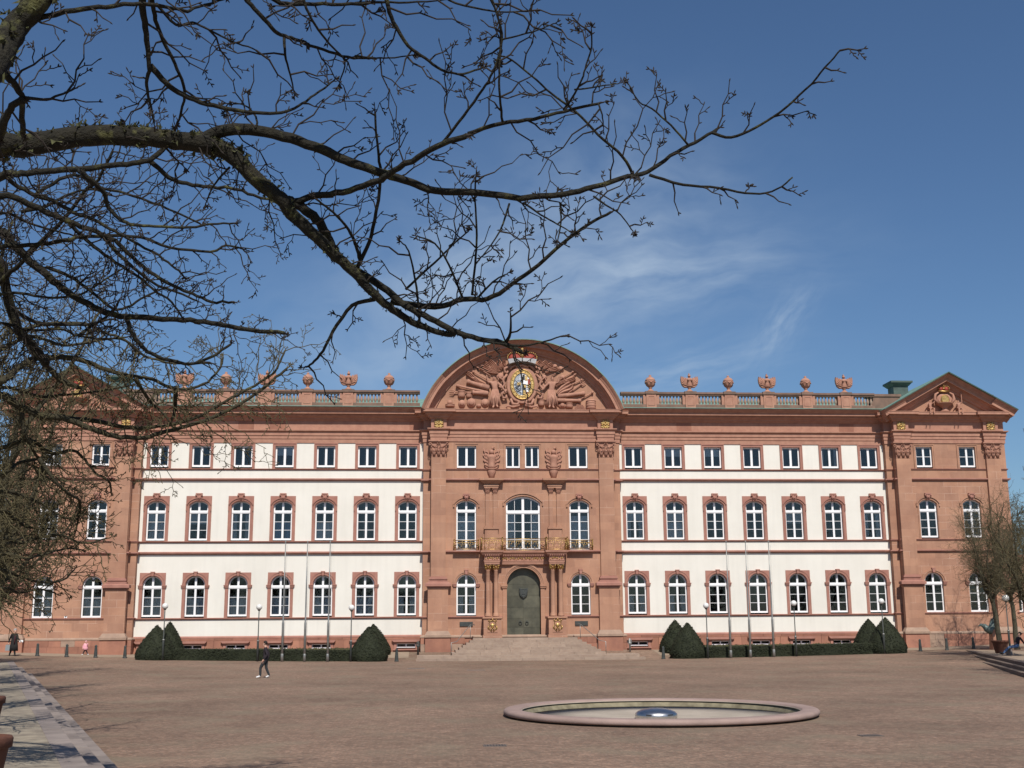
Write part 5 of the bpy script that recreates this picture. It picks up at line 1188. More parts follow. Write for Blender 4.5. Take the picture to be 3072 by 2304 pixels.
ORD = ['next to the arched pediment', 'second from the arched pediment', 'third from the arched pediment', 'fourth from the arched pediment', 'fifth from the arched pediment', 'outermost, by the end gable']
for s in (-1, 1):
    sd_ = 'left' if s < 0 else 'right'
    for i, p in enumerate(PEDX):
        if i % 2 == 0:
            tag(place(URNM, 'stone_urn', None, (s * p, 0.22, 20.5)), 'round lidded stone urn on %s wing balustrade, %s' % (sd_, ORD[i]), 'urn', 'urns on the balustrade')
        else:
            t = thing('armour_statue', 'stone armour trophy with spread banners on %s wing balustrade, %s' % (sd_, ORD[i]), 'sculpture', (s * p, 0.22, 20.5), 'armour trophies on the balustrade')
            place(TR_BASE, 'foot', t); place(TR_TORSO, 'cuirass', t); place(TR_HELM, 'helmet', t)
            for q in (-1, 1): place(WG[q], 'banner_fan', t)

# ================================================================ terraces either side
def line_frame(p0, p1):
    d = Vector((p1.x - p0.x, p1.y - p0.y, 0)); l = d.length; d.normalize(); return d, l
def terrace(side, A, B, z0, rise, start, end, name, smat):
    """steps along the line A->B (towards the camera), climbing away from the plaza"""
    d = (B - A); d.z = 0; d.normalize(); n = Vector((d.y, -d.x, 0)) * (1 if side < 0 else -1)   # away from the plaza
    if (n.x > 0) != (side > 0): n = -n
    rz = math.atan2(d.y, d.x); tread = 0.34
    P = lambda t, o, z: A + d * t + n * o + Vector((0, 0, z - A.z))
    far = 45.0; top = z0 + 3 * rise
    mb = MB(); o0 = 2 * tread + 0.35
    q = [P(start, o0, 0), P(end, o0, 0), P(end, far, 0), P(start, far, 0)]
    mb.add([(v.x, v.y, top - 0.006) for v in q] + [(v.x, v.y, -0.4) for v in q], [(0, 1, 2, 3), (0, 4, 5, 1), (1, 5, 6, 2), (2, 6, 7, 3), (3, 7, 4, 0)])
    st = mb.build('terrace', smat); tag(st, kind='structure')
    r_ = random.Random(11 + side)
    for k in range(3):
        t = start + 0.3 * k * (1 if side > 0 else 0); a = tread * k; w = tread + 0.02 if k < 2 else 0.40
        while t < end:
            l = min(r_.uniform(1.0, 1.9), end - t)
            if l < 0.3: break
            s = MB(); z1 = z0 + rise * (k + 1) + r_.uniform(-0.006, 0.004)
            # local frame: x along the line, y away from the plaza
            sg = 1 if (Vector((-d.y, d.x, 0)).dot(n) > 0) else -1
            ya, yb = sorted((sg * a, sg * (a + w)))
            s.frustum(0.004, l - 0.004, ya, yb, -0.3, 0.010, l - 0.010, ya + (0.012 if sg > 0 else 0), yb - (0 if sg > 0 else 0.012), z1)
            b = A + d * t; o = s.build('step_stone', KERB if side < 0 else STEPR, st, (b.x, b.y, 0)); o.rotation_euler = (0, 0, rz); t += l
    return P, top
STEPR = material("terrace_step_shaded", (0.17, 0.125, 0.10), 0.9, (0.12, 0.09, 0.075), 2.0, 0.3, 14, rnd=0.12)  # brown stone made darker, to carry the shade of the risers
Lf, Ln = Vector((-33.9, -8.0, 0)), Vector((-12.9, -66.81, 0))
PL, ZL = terrace(-1, Lf, Ln, 0.0, 0.16, 0.0, 98.0, 'terrace', SLAB)
Rf, Rn = atZ(2866, 1966, 0.14), atZ(3072, 2031, 0.02); Rf.z = Rn.z = 0
PR, ZR = terrace(1, Rf, Rn, 0.03, 0.16, 0.0, 60.0, 'terrace', PAVE)
# strip of yellowish paving along the foot of the walls
mb = MB(); vs = []; xs = [-46 + 1.5 * i for i in range(63)]
for x in xs:
    for y in (-4.6, -3.2, -2.0, -0.9, 0.2): vs.append((x, y, ground(x, y) + 0.012))
mb.add([v for v in vs], [(i * 5 + j, (i + 1) * 5 + j, (i + 1) * 5 + j + 1, i * 5 + j + 1) for i in range(62) for j in range(4) if not (-8.6 < xs[i] < 8.2)], 0, True)
tag(mb.build('pavement', PAVE), kind='structure')

# ---------------------------------------------------------------- parterres: clipped yews and hedges
def leaf_at(mb, p, n, size, r):
    t = n.orthogonal().normalized(); b = n.cross(t); a = r.uniform(0, 6.28); u = t * math.cos(a) + b * math.sin(a); w = n.cross(u)
    u = (u + n * r.uniform(-0.2, 0.9)).normalized() * size * r.uniform(0.7, 1.4); w = (w + n * r.uniform(-0.4, 0.4)).normalized() * size * 0.45
    mb.add([p - w * 0.6, p + u * 0.5 - w, p + u, p + u * 0.5 + w], [(0, 1, 2, 3)], 0)
def cone_mesh(Rb, H, seed, pw=1.5):
    r = random.Random(seed); mb = MB()
    rad = lambda t: Rb * 0.97 * (1 - t ** pw) ** 0.88 * (0.90 + 0.10 * min(1, t * 6))
    mb.lathe([(rad(i / 14), H * i / 14 - (0.25 if i == 0 else 0)) for i in range(14)] + [(0, H * 0.995)], (0, 0, 0), 22, 0, True)
    for _ in range(3600):
        t = 1 - math.sqrt(r.random()) if r.random() < 0.75 else r.random(); a = r.uniform(0, 2 * PI); R_ = rad(min(t, 0.985)) + 0.015 * math.sin(a * 5 + t * 9)
        n = Vector((math.cos(a), math.sin(a), 0.5 + t * 0.7)).normalized()
        leaf_at(mb, Vector((R_ * math.cos(a), R_ * math.sin(a), t * H)), n, 0.085, r)
    return mb.mesh('yew_cone', HEDGE)
FY, BY = -6.6, -2.9
def cone(u, v_apex, y, Rb, H, label, seed):
    p = atY(u, v_apex, y); g = ground(p.x, y); h = p.z - g
    tag(place(cone_mesh(Rb, h, seed), 'topiary_cone', None, (p.x, y, g)), label, 'topiary', 'clipped yew cones'); return p.x
c6x = lambda x: 400 + 0.40687 * x
c6y = lambda y: 1600 + 0.40687 * y
r2x = lambda x: 1800 + 0.42948 * x
r2y = lambda y: 1600 + 0.42948 * y
LFx = cone(c6x(178), c6y(680), FY, 1.50, 2.6, 'front clipped yew cone at the left end of the left hedge', 1)
LBx = cone(c6x(272), c6y(655), BY, 1.15, 2.6, 'rear clipped yew cone at the left end of the left hedge', 2)
LGx = cone(c6x(1737), c6y(690), FY, 1.42, 2.6, 'front clipped yew cone at the right end of the left hedge', 3)
LHx = cone(c6x(1772), c6y(672), BY, 1.35, 2.6, 'rear clipped yew cone at the right end of the left hedge', 4)
RFx = cone(r2x(608), r2y(624), FY, 1.38, 2.6, 'front clipped yew cone at the left end of the right hedge', 5)
RBx = cone(r2x(523), r2y(606), BY, 1.30, 2.6, 'rear clipped yew cone at the left end of the right hedge', 6)
RGx = cone(r2x(1990), r2y(590), FY, 1.50, 2.6, 'front clipped yew cone at the right end of the right hedge', 7)
RHx = cone(r2x(1873), r2y(600), BY, 1.30, 2.6, 'rear clipped yew cone at the right end of the right hedge', 8)
def hedge(x0, x1, label, seed):
    r = random.Random(seed)
    root = thing('parterre', label, 'hedge', ((x0 + x1) / 2, (FY + BY) / 2, ground((x0 + x1) / 2, FY)), 'parterres before the wings')
    ox, oy, oz = root.location
    def band(xa, xb, ya, yb, h, nm, mat, leaves, jag=0.0, size=0.085):
        mb = MB(); k = max(2, int((xb - xa) / 0.6)); vs = []
        for i in range(k + 1):
            x = xa + (xb - xa) * i / k
            for y, t in ((ya, 0), (ya + 0.02, 1), (yb - 0.02, 1), (yb, 0)):
                g = ground(x, y); vs.append((x - ox, y - oy + 0.03 * math.sin(x * 1.7), (g + h + r.uniform(-jag, jag) if t else g - 0.15) - oz))
        mb.add(vs, [(i * 4 + j, (i + 1) * 4 + j, (i + 1) * 4 + j + 1, i * 4 + j + 1) for i in range(k) for j in range(3)] + [(0, 1, 2, 3), (k * 4 + 3, k * 4 + 2, k * 4 + 1, k * 4)])
        for _ in range(leaves):
            x = r.uniform(xa, xb)
            if r.random() < 0.55: y = ya - 0.01; z = r.random() ** 0.8 * h; n = Vector((0, -1, 0.3))
            else: y = r.uniform(ya, yb); z = h; n = Vector((0, -0.4, 1))
            leaf_at(mb, Vector((x - ox, y - oy, ground(x, y) + z - oz)), n.normalized(), size, r)
        mb.build(nm, mat, root)
    band(x0, x1, FY - 0.55, FY + 0.25, 0.72, 'front_hedge', HEDGE, 5200)
    band(x0, x1, BY - 0.3, BY + 0.4, 0.42, 'rear_hedge', HEDGE, 1500)
    for x in (x0 - 0.2, x1 - 0.4): band(x, x + 0.7, FY + 0.26, BY - 0.3, 0.50, 'side_hedge', HEDGE, 900)
    band(x0 + 0.6, x1 - 0.6, FY + 0.4, BY - 0.5, 0.46, 'planting', HEDGE2, 5200, 0.07, 0.15)
hedge(LFx + 0.3, LGx - 0.3, 'low clipped hedge bed between the yew cones before the left wing', 21)
hedge(RFx + 0.3, RGx - 0.3, 'low clipped hedge bed between the yew cones before the right wing', 22)

# ---------------------------------------------------------------- lamps, flagpoles, bollards
POLE_M = {}
def lamp(u_base, u_top, v_top, y, label, head=0.205, gz=None):
    p = atY((u_base + u_top) / 2, v_top, y); g = ground(p.x, y) if gz is None else gz; h = p.z - g
    t = thing('globe_lamp', label, 'lamp post', (p.x, y, g), 'globe lamps')
    zc = h - head
    mb = MB(); mb.lathe([(0.075, -0.1), (0.075, 1.35), (0.06, 1.4), (0.038, 1.44), (0.034, zc - head)], (0, 0, 0), 10); mb.build('pole', DARKMETAL, t)
    MB().lathe([(0.085, 1.32), (0.09, 1.36), (0.085, 1.40)], (0, 0, 0), 10).build('collar', GALV, t)
    MB().lathe([(0.06, zc - head - 0.05), (0.10, zc - head + 0.0), (0.10, zc - head * 0.86), (0, zc - head * 0.86)], (0, 0, 0), 12).build('fitting', DARKMETAL, t)
    MB().ball((0, 0, zc), head, 18, 12).build('globe', GLOBE, t)
LY = -7.75
lamp(493, 499, 1809, LY, 'globe lamp post by the two yews at the left end of the left hedge')
lamp(776, 780, 1812, LY, 'globe lamp post at the middle of the left hedge, behind the walking man')
lamp(1054, 1056, 1814, LY, 'globe lamp post by the two yews at the right end of the left hedge')
lamp(2119, 2116, 1808, LY, 'globe lamp post by the left yews of the right hedge')
lamp(2383, 2378, 1801, LY, 'globe lamp post at the middle of the right hedge')
lamp(2646, 2640, 1795, LY, 'globe lamp post before the yews at the right end of the right hedge')
lamp(3020, 3011, 1784, -9.5, 'lamp post with flattened head on the right terrace between two bare trees', 0.24, ZR - 0.02)
def flagpole(u_top, v_top, label, y=-7.95):
    p = atY(u_top, v_top, y); g = ground(p.x, y); h = p.z - g
    t = thing('flagpole', label, 'flagpole', (p.x, y, g), 'bare flagpoles')
    MB().lathe([(0.085, -0.1), (0.08, 2.55), (0.07, 2.62), (0.058, 2.66), (0.05, h * 0.6), (0.03, h)], (0, 0, 0), 12).build('mast', GALV, t)
    MB().lathe([(0.10, 0.0), (0.10, 0.5), (0.09, 0.52)], (0, 0, 0), 12).build('sleeve', GALV, t)
    MB().ball((0, 0, h + 0.03), 0.06, 8, 6).build('finial', GALV, t)
    mb = MB(); mb.tube([(0.13, -0.02, 1.1), (0.11, -0.02, h - 0.2)], 0.008, 4); mb.build('halyard', GALV, t)
for i, (u, lab) in enumerate(((857, 'leftmost of the three bare flagpoles before the left hedge'), (923, 'middle of the three bare flagpoles before the left hedge'), (991, 'rightmost of the three bare flagpoles before the left hedge'), (2178, 'leftmost of the three bare flagpoles before the right hedge'), (2236, 'middle of the three bare flagpoles before the right hedge'), (2305, 'rightmost of the three bare flagpoles before the right hedge'))):
    flagpole(u, 1626, lab)
BOLL = MB().lathe([(0.15, -0.1), (0.15, 0.06), (0.125, 0.1), (0.115, 0.35), (0.085, 0.72), (0.095, 0.74), (0.09, 0.8), (0.04, 0.86), (0, 0.87)], (0, 0, 0), 8, 0, False).mesh('bollard', DARKMETAL)
BORD = ['leftmost of the four dark bollards before the left pavilion', 'second dark bollard from the left picture edge', 'dark bollard just right of the child in pink', 'dark bollard nearest the left yews', 'dark bollard between the left hedge and the stairs', 'dark bollard between the stairs and the right hedge', 'dark bollard before the right pavilion, nearest the yews', 'middle dark bollard before the right pavilion', 'dark bollard by the top of the right terrace steps']
for (u, y), lab in zip(((112, -4.6), (200, -4.8), (287, -5.0), (375, -5.2), (1190, -7.6), (1990, -7.4), (2762, -5.6), (2842, -5.4), (2922, -5.2)), BORD):
    p = atY(u, 1960, y); tag(place(BOLL, 'bollard', None, (p.x, y, ground(p.x, y))), lab, 'bollard', 'dark bollards')
for u, y, sg, lab in ((1254, -3.2, 1, 'short dark post with a ring at the left foot of the stairs'), (1890, -2.6, -1, 'short grey post at the right foot of the stairs')):
    p = atY(u, 1950, y); t = thing('short_post', lab, 'post', (p.x, y, ground(p.x, y)))
    MB().lathe([(0.07, -0.1), (0.07, 0.55), (0.09, 0.58), (0.09, 0.66), (0.05, 0.7), (0.05, 0.95), (0.0, 1.0)], (0, 0, 0), 10).build('shaft', DARKMETAL if sg > 0 else GALV, t)
    MB().tube([(0.13 * math.sin(2 * PI * i / 14), -0.02, 0.72 + 0.18 * math.cos(2 * PI * i / 14)) for i in range(15)], 0.03, 6, 0, True, False).build('ring', DARKMETAL if sg > 0 else GALV, t)

# ---------------------------------------------------------------- fountain
fc = FOUNT
ft = thing('fountain', 'round dry fountain basin with broad stone rim on the plaza', 'fountain', (fc[0], fc[1], 0))
MB().lathe([(4.15, -0.1), (4.18, 0.045), (4.42, 0.05), (4.45, 0.075), (4.45, 0.145), (4.41, 0.185), (4.34, 0.20), (4.02, 0.20), (3.96, 0.18), (3.94, 0.14)], (0, 0, 0), 96, 0, True, None, False).build('rim', RIM, ft)
MB().lathe([(4.00, 0.15), (3.925, 0.145), (3.925, 0.125), (4.00, 0.12)], (0, 0, 0), 96, 0, True, None, False).build('overflow_lip', BASIN, ft)
MB().lathe([(4.00, 0.13), (3.96, 0.10), (3.86, -0.02), (3.85, -0.10)], (0, 0, 0), 96, 0, True, None, False).build('basin_wall', TILE, ft)
MB().lathe([(0.0, -0.02), (2.0, -0.026), (3.95, -0.03)], (0, 0, 0), 64).build('basin_floor', BASIN, ft)
dp = atZ(1981, 2161, -0.03); dx, dy = dp.x - fc[0], dp.y + 0.58 - fc[1]
MB().lathe([(0.57, 0.0), (0.585, 0.10), (0.575, 0.15), (0.52, 0.20), (0.40, 0.25), (0.22, 0.285), (0.0, 0.30)], (dx, dy, -0.035), 40).build('steel_dome', STEEL, ft)
mb = MB()
for s in (-1, 1): mb.box(dx + s * 0.30 - 0.07, dx + s * 0.30 + 0.07, dy - 0.55, dy - 0.44, 0.09, 0.115)
mb.build('dome_slot', BLACK, ft)
for u, v, w, lab in ((1485, 2236, 0.5, 'slotted iron drain grate in the cobbles left of the fountain'), (2612, 2206, 0.5, 'slotted iron drain grate in the cobbles right of the fountain')):
    p = atZ(u, v, 0.01); t = thing('drain_grate', lab, 'drain', (p.x, p.y, 0.0), 'drain grates')
    mb = MB(); mb.box(-w / 2, w / 2, -0.2, -0.17, -0.05, 0.012); mb.box(-w / 2, w / 2, 0.17, 0.2, -0.05, 0.012); mb.box(-w / 2, -w / 2 + 0.03, -0.17, 0.17, -0.05, 0.0115); mb.box(w / 2 - 0.03, w / 2, -0.17, 0.17, -0.05, 0.0115); mb.build('frame', IRON, t)
    for i in range(7): MB().box(-0.018, 0.018, -0.17, 0.17, -0.05, 0.012).build('bar', IRON, t, (-w / 2 + 0.06 + i * (w - 0.12) / 6, 0, 0))
    MB().box(-w / 2 + 0.03, w / 2 - 0.03, -0.17, 0.17, -0.06, 0.005).build('pit_shade', BLACK, t)  # black slab stands in for the shade under the bars
for u, v, lab in ((1428, 2011, 'small flat drain cover before the left of the stairs'), (1248, 2007, 'small flat drain cover left of the stairs')):
    p = atZ(u, v, 0.03); g = ground(p.x, p.y); t = thing('drain_cover', lab, 'drain', (p.x, p.y, g)); MB().box(-0.45, 0.45, -0.3, 0.3, -0.02, 0.016).build('lid', IRON, t); MB().box(-0.5, 0.5, -0.35, 0.35, -0.03, 0.008).build('frame', KERB, t)
# small sign plate on the left pavilion
p = atY(197, 1852, EP_ - 0.02); t = thing('wall_sign', 'small white sign plate with black triangles on the left pavilion wall', 'sign', (p.x, EP_ - 0.012, p.z))
MB().box(-0.1, 0.1, -0.015, 0.0, -0.1, 0.1).build('plate', WHITE, t)
mb = MB(); mb.add([(-0.1, -0.018, 0.1), (0.1, -0.018, 0.1), (0, -0.018, 0.0), (-0.1, -0.018, -0.1), (0.1, -0.018, -0.1)], [(0, 2, 1), (3, 4, 2)]); mb.build('marks', BLACK, t)

# ---------------------------------------------------------------- terracotta pots
def pot(u, v_rim, depth, R_, H, label, z=None):
    p = CAM + cam_dir(u, v_rim) * depth; z0 = p.z - H
    t = thing('terracotta_pot', label, 'planter', (p.x, p.y, z0), 'terracotta planters')
    MB().lathe([(R_ * 0.62, 0), (R_ * 0.66, 0.03), (R_ * 0.92, H * 0.82), (R_ * 0.93, H * 0.83)], (0, 0, 0), 24).build('body', TERRA, t)
    MB().lathe([(R_ * 0.92, H * 0.82), (R_ * 1.02, H * 0.84), (R_ * 1.04, H * 0.97), (R_, H), (R_ * 0.90, H), (R_ * 0.88, H * 0.8), (0, H * 0.8)], (0, 0, 0), 24).build('rim', TERRA, t)
    return t
def pot_on(u, v_rim, z_floor, H, R_, label):
    d = cam_dir(u, v_rim); dep = (z_floor + H - CAM.z) / d.z; return pot(u, v_rim, dep, R_, H, label)
pot_on(-70, 2210, ZL, 0.80, 0.40, 'near terracotta planter at the bottom left picture corner')
pot_on(-52, 2090, ZL, 0.80, 0.40, 'farther terracotta planter at the left picture edge')
pr = pot_on(3000, 1921, ZR, 0.80, 0.52, 'terracotta planter round the left bare tree on the right terrace')
RTX, RTY = pr.location.x, pr.location.y

# ---------------------------------------------------------------- bronze sculpture on a sandstone pillar
SY = -7.2
def sp(x, y): return atY(2850 + 0.18078 * x, 1750 + 0.18078 * y, SY)
b0 = sp(745, 900); st = thing('bronze_sculpture', 'weathered green bronze winged sculpture on red pillar beside the right terrace', 'sculpture', (b0.x, SY, ground(b0.x, SY)))
gx, gy, gz = st.location; S_ = lambda x, y, dy=0.0: (sp(x, y).x - gx, dy, sp(x, y).z - gz)
top = S_(745, 790)[2]
mb = MB(); mb.frustum(-0.34, 0.30, -0.3, 0.3, -0.2, -0.28, 0.26, -0.26, 0.26, top); mb.box(-0.33, 0.31, -0.31, 0.31, top, top + 0.1); mb.build('pillar', SAND, st)
mb = MB(); mb.tube([S_(465, 715), S_(510, 688), S_(560, 710, -0.1), S_(600, 760, -0.15), S_(645, 790, -0.1), S_(690, 735, -0.05), S_(720, 670), S_(730, 610), S_(745, 575)], [0.03, 0.10, 0.18, 0.24, 0.27, 0.26, 0.27, 0.24, 0.10], 9)
mb.tube([S_(600, 740, -0.1), S_(650, 830, -0.15), S_(668, 800, -0.1)], [0.12, 0.08, 0.02], 7); mb.tube([S_(720, 700), S_(760, 760), S_(770, 785)], [0.15, 0.10, 0.05], 7); mb.tube([S_(735, 650), S_(700, 600, -.2), S_(690, 640, -.3)], [0.12, 0.09, 0.04], 7); mb.tube([S_(720, 700), S_(745, 790)], [0.16, 0.14], 7)
mb.ball(S_(748, 572), 0.17, 10, 7)
for i in range(6): mb.tube([S_(690 - 8 * i, 690 + 12 * i, -0.2), S_(735 - 5 * i, 660 + 14 * i, -0.30)], [0.03, 0.05], 5)
mb.build('bronze_figure', PATINA, st)

# ---------------------------------------------------------------- bench on the right terrace
bp = atZ(3062, 1966, ZR); bn = thing('wooden_bench', 'low wooden bench at the right edge of the terrace under the bare trees', 'bench', (bp.x, bp.y, ZR), None, R(8))
for i in range(4): MB().box(-0.95, 1.1, -0.045, 0.045, 0.41, 0.45).build('seat_slat', WOOD, bn, (0, -0.2 + 0.12 * i, 0))
for x in (-0.75, 0.9): MB().box(-0.05, 0.05, -0.24, 0.24, -0.02, 0.41).build('leg', KERB, bn, (x, 0, 0))

# ---------------------------------------------------------------- people
def person(label, loc, H, legL, legR, armL, armR, hip, spine, look, side, mats, hair, build=1.0, trouser_top=0, extra=None):
    """mats: top, trousers, shoes, skin"""
    nd, ed = body_nodes(hip, spine, H, legL, legR, armL, armR, look, build, side)
    bm = {}
    for a, b in ed:
        k = a[:2] if len(a) == 3 else a
        mi = 0
        if b.startswith(('kn', 'an', 'hj')): mi = 1
        if b.startswith('to'): mi = 2
        if b.startswith(('ha', 'fi', 'th')) or b in ('head', 'head0', 'crown', 'nose'): mi = 3
        bm[(a, b)] = mi
    t = thing('person', label, 'person', loc)
    place(skin_mesh('body', nd, ed, mats, bm), 'body', t)
    hd = Vector(nd['head'][:3]); cr = Vector(nd['crown'][:3]); lk = Vector(look).normalized(); s = H / 1.75
    hm = MB(); r_ = 0.103 * s * build
    c = hd.lerp(cr, 0.35) - lk * 0.018 * s; hm.ball(c, r_, 12, 8, 0, (1, 1, 1.05)); o = hm.v
    hm.v = [tuple(Vector(v) if not ((Vector(v) - hd).dot(lk) > 0.045 * s and v[2] < hd.z + 0.055 * s) else Vector(v) - lk * 0.06 * s) for v in o]
    hm.build('hair', hair, t)
    sd2 = Vector(side).normalized(); em = MB()
    for q in (-1, 1): em.ball(hd + lk * 0.078 * s * build + sd2 * q * 0.032 * s + Vector((0, 0, 0.012 * s)), 0.012 * s, 6, 4)
    em.build('eyes', BLACK, t)
    em = MB()
    for q in (-1, 1): em.ball(hd + sd2 * q * 0.088 * s * build, 0.024 * s, 6, 5)
    em.build('ears', mats[3], t)
    return t, nd
DKTOP = material('dark_plum_jumper', (0.028, 0.020, 0.026), 0.9, (0.018, 0.014, 0.018), 9.0)
JEANS = material('charcoal_jeans', (0.035, 0.040, 0.045), 0.9, (0.022, 0.026, 0.03), 8.0)
SHOE = material('white_trainers', (0.72, 0.72, 0.72), 0.6)
HAIR = material('dark_hair', (0.018, 0.012, 0.009), 0.7)
GREYH = material('grey_hair', (0.35, 0.34, 0.33), 0.8)
BLKCOAT = material('black_coat', (0.014, 0.013, 0.013), 0.85, (0.022, 0.02, 0.02), 6.0)
DARKRED = material('dark_red_cloth', (0.06, 0.015, 0.02), 0.85)
PINK = material('pink_coat', (0.72, 0.36, 0.40), 0.85, (0.64, 0.30, 0.35), 8.0)
BLUEJ = material('blue_jeans', (0.13, 0.21, 0.36), 0.9, (0.09, 0.15, 0.27), 8.0)
GREYB = material('grey_bag', (0.20, 0.22, 0.23), 0.6)
PAPER = material('white_paper', (0.75, 0.76, 0.76), 0.7)
mp = atZ(793, 2034, 0.03); gm = ground(mp.x, mp.y)
man, nd = person('man in dark jumper, charcoal jeans and white trainers walking across the plaza', (mp.x, mp.y, gm), 1.74,
       [(-0.20, -0.07, 0.50), (-0.19, -0.08, 0.10), (-0.40, -0.08, 0.035)], [(0.06, 0.07, 0.50), (0.23, 0.08, 0.11), (0.05, 0.09, 0.035)],
       [(0.14, -0.23, 1.12), (-0.02, -0.22, 0.90)], [(0.16, 0.22, 1.14), (0.10, 0.20, 0.90)], (0.04, 0, 0.93), (-0.05, 0, 1), (-1, -0.05, -0.25), (0, -1, 0), [DKTOP, JEANS, SHOE, SKIN], HAIR, 1.06)
pp = atZ(38, 1976, 0.46); g = ground(pp.x, pp.y)
priest, nd = person('grey-haired person in long black coat striding past the left pavilion', (pp.x, pp.y, max(g, 0.40)), 1.78,
       [(-0.10, -0.05, 0.50), (-0.26, 0.10, 0.14), (-0.22, -0.08, 0.05)], [(0.10, -0.12, 0.50), (0.16, -0.10, 0.08), (0.22, -0.28, 0.035)],
       [(0.30, -0.14, 1.16), (0.50, -0.24, 1.02)], [(-0.30, 0.0, 1.14), (-0.34, -0.04, 0.90)], (0, 0, 0.95), (0.05, -0.03, 1), (0.7, -0.7, -0.1), (0.7, 0.7, 0), [BLKCOAT, BLKCOAT, BLKCOAT, SKIN], GREYH, 1.1)
cm_ = MB(); cm_.lathe([(0.30, 0.34), (0.27, 0.7), (0.22, 1.0), (0.21, 1.15), (0.24, 1.35), (0.13, 1.50)], (0, 0, 0), 14); cm_.v = [(x + 0.02, y * 0.72, z) for x, y, z in cm_.v]; cm_.build('coat', BLKCOAT, priest)
MB().tube([(0.10, -0.14, 1.42), (0.11, -0.17, 1.15), (0.09, -0.18, 0.8)], [0.03, 0.045, 0.04], 6).build('scarf', DARKRED, priest)
bx, by, bz = priest.location
t = thing('carrier_bag', 'grey carrier bag held by the person in the long black coat', 'bag', (bx - 0.36, by - 0.05, bz + 0.36)); mb = MB(); mb.frustum(-0.17, 0.17, -0.06, 0.06, 0, -0.15, 0.15, -0.03, 0.03, 0.40); mb.build('sack', GREYB, t); MB().tube([(-0.1, 0, 0.38), (0.0, 0, 0.52), (0.1, 0, 0.38)], 0.012, 5).build('handle', GREYB, t)
t = thing('folded_paper', 'white paper held out by the person in the long black coat', 'paper', (bx + 0.58, by - 0.28, bz + 0.92)); MB().box(-0.12, 0.12, -0.01, 0.01, 0.0, 0.15).build('sheet', PAPER, t); MB().box(-0.10, 0.13, -0.02, -0.012, 0.01, 0.13).build('fold', PAPER, t)
kp = atZ(255, 1972, 0.44); g = ground(kp.x, kp.y)
kid, nd = person('small child in pink coat and hat standing before the left pavilion', (kp.x, kp.y, g), 1.0,
       [(-0.08, -0.04, 0.28), (-0.16, -0.05, 0.06), (-0.22, -0.12, 0.03)], [(0.09, -0.04, 0.28), (0.18, -0.02, 0.06), (0.25, -0.08, 0.03)],
       [(0.16, -0.12, 0.66), (0.14, -0.22, 0.80)], [(-0.17, -0.05, 0.62), (-0.15, -0.13, 0.48)], (0, 0, 0.50), (0.02, 0, 1), (0.5, -1, 0), (1, 0.3, 0), [PINK, DKTOP, SHOE, SKIN], PINK, 1.22)
cm_ = MB(); cm_.lathe([(0.19, 0.36), (0.17, 0.5), (0.15, 0.68), (0.10, 0.78)], (0, 0, 0), 12); cm_.build('coat_skirt', PINK, kid)
bx, by = bn.location.x, bn.location.y
sit, nd = person('person in dark top and blue jeans lounging on the terrace bench with legs stretched out', (bx - 0.30, by, ZR), 1.75,
       [(-0.50, -0.30, 0.50), (-0.95, -0.36, 0.14), (-1.15, -0.40, 0.20)], [(-0.42, -0.12, 0.46), (-0.90, -0.16, 0.10), (-1.08, -0.18, 0.16)],
       [(0.42, -0.22, 0.78), (0.62, -0.12, 0.52)], [(0.25, 0.22, 0.80), (0.05, 0.05, 0.70)], (0.05, -0.05, 0.55), (0.42, 0, 1), (-0.9, -0.4, -0.1), (0, -1, 0), [DKTOP, BLUEJ, BLACK, SKIN], HAIR, 1.05)

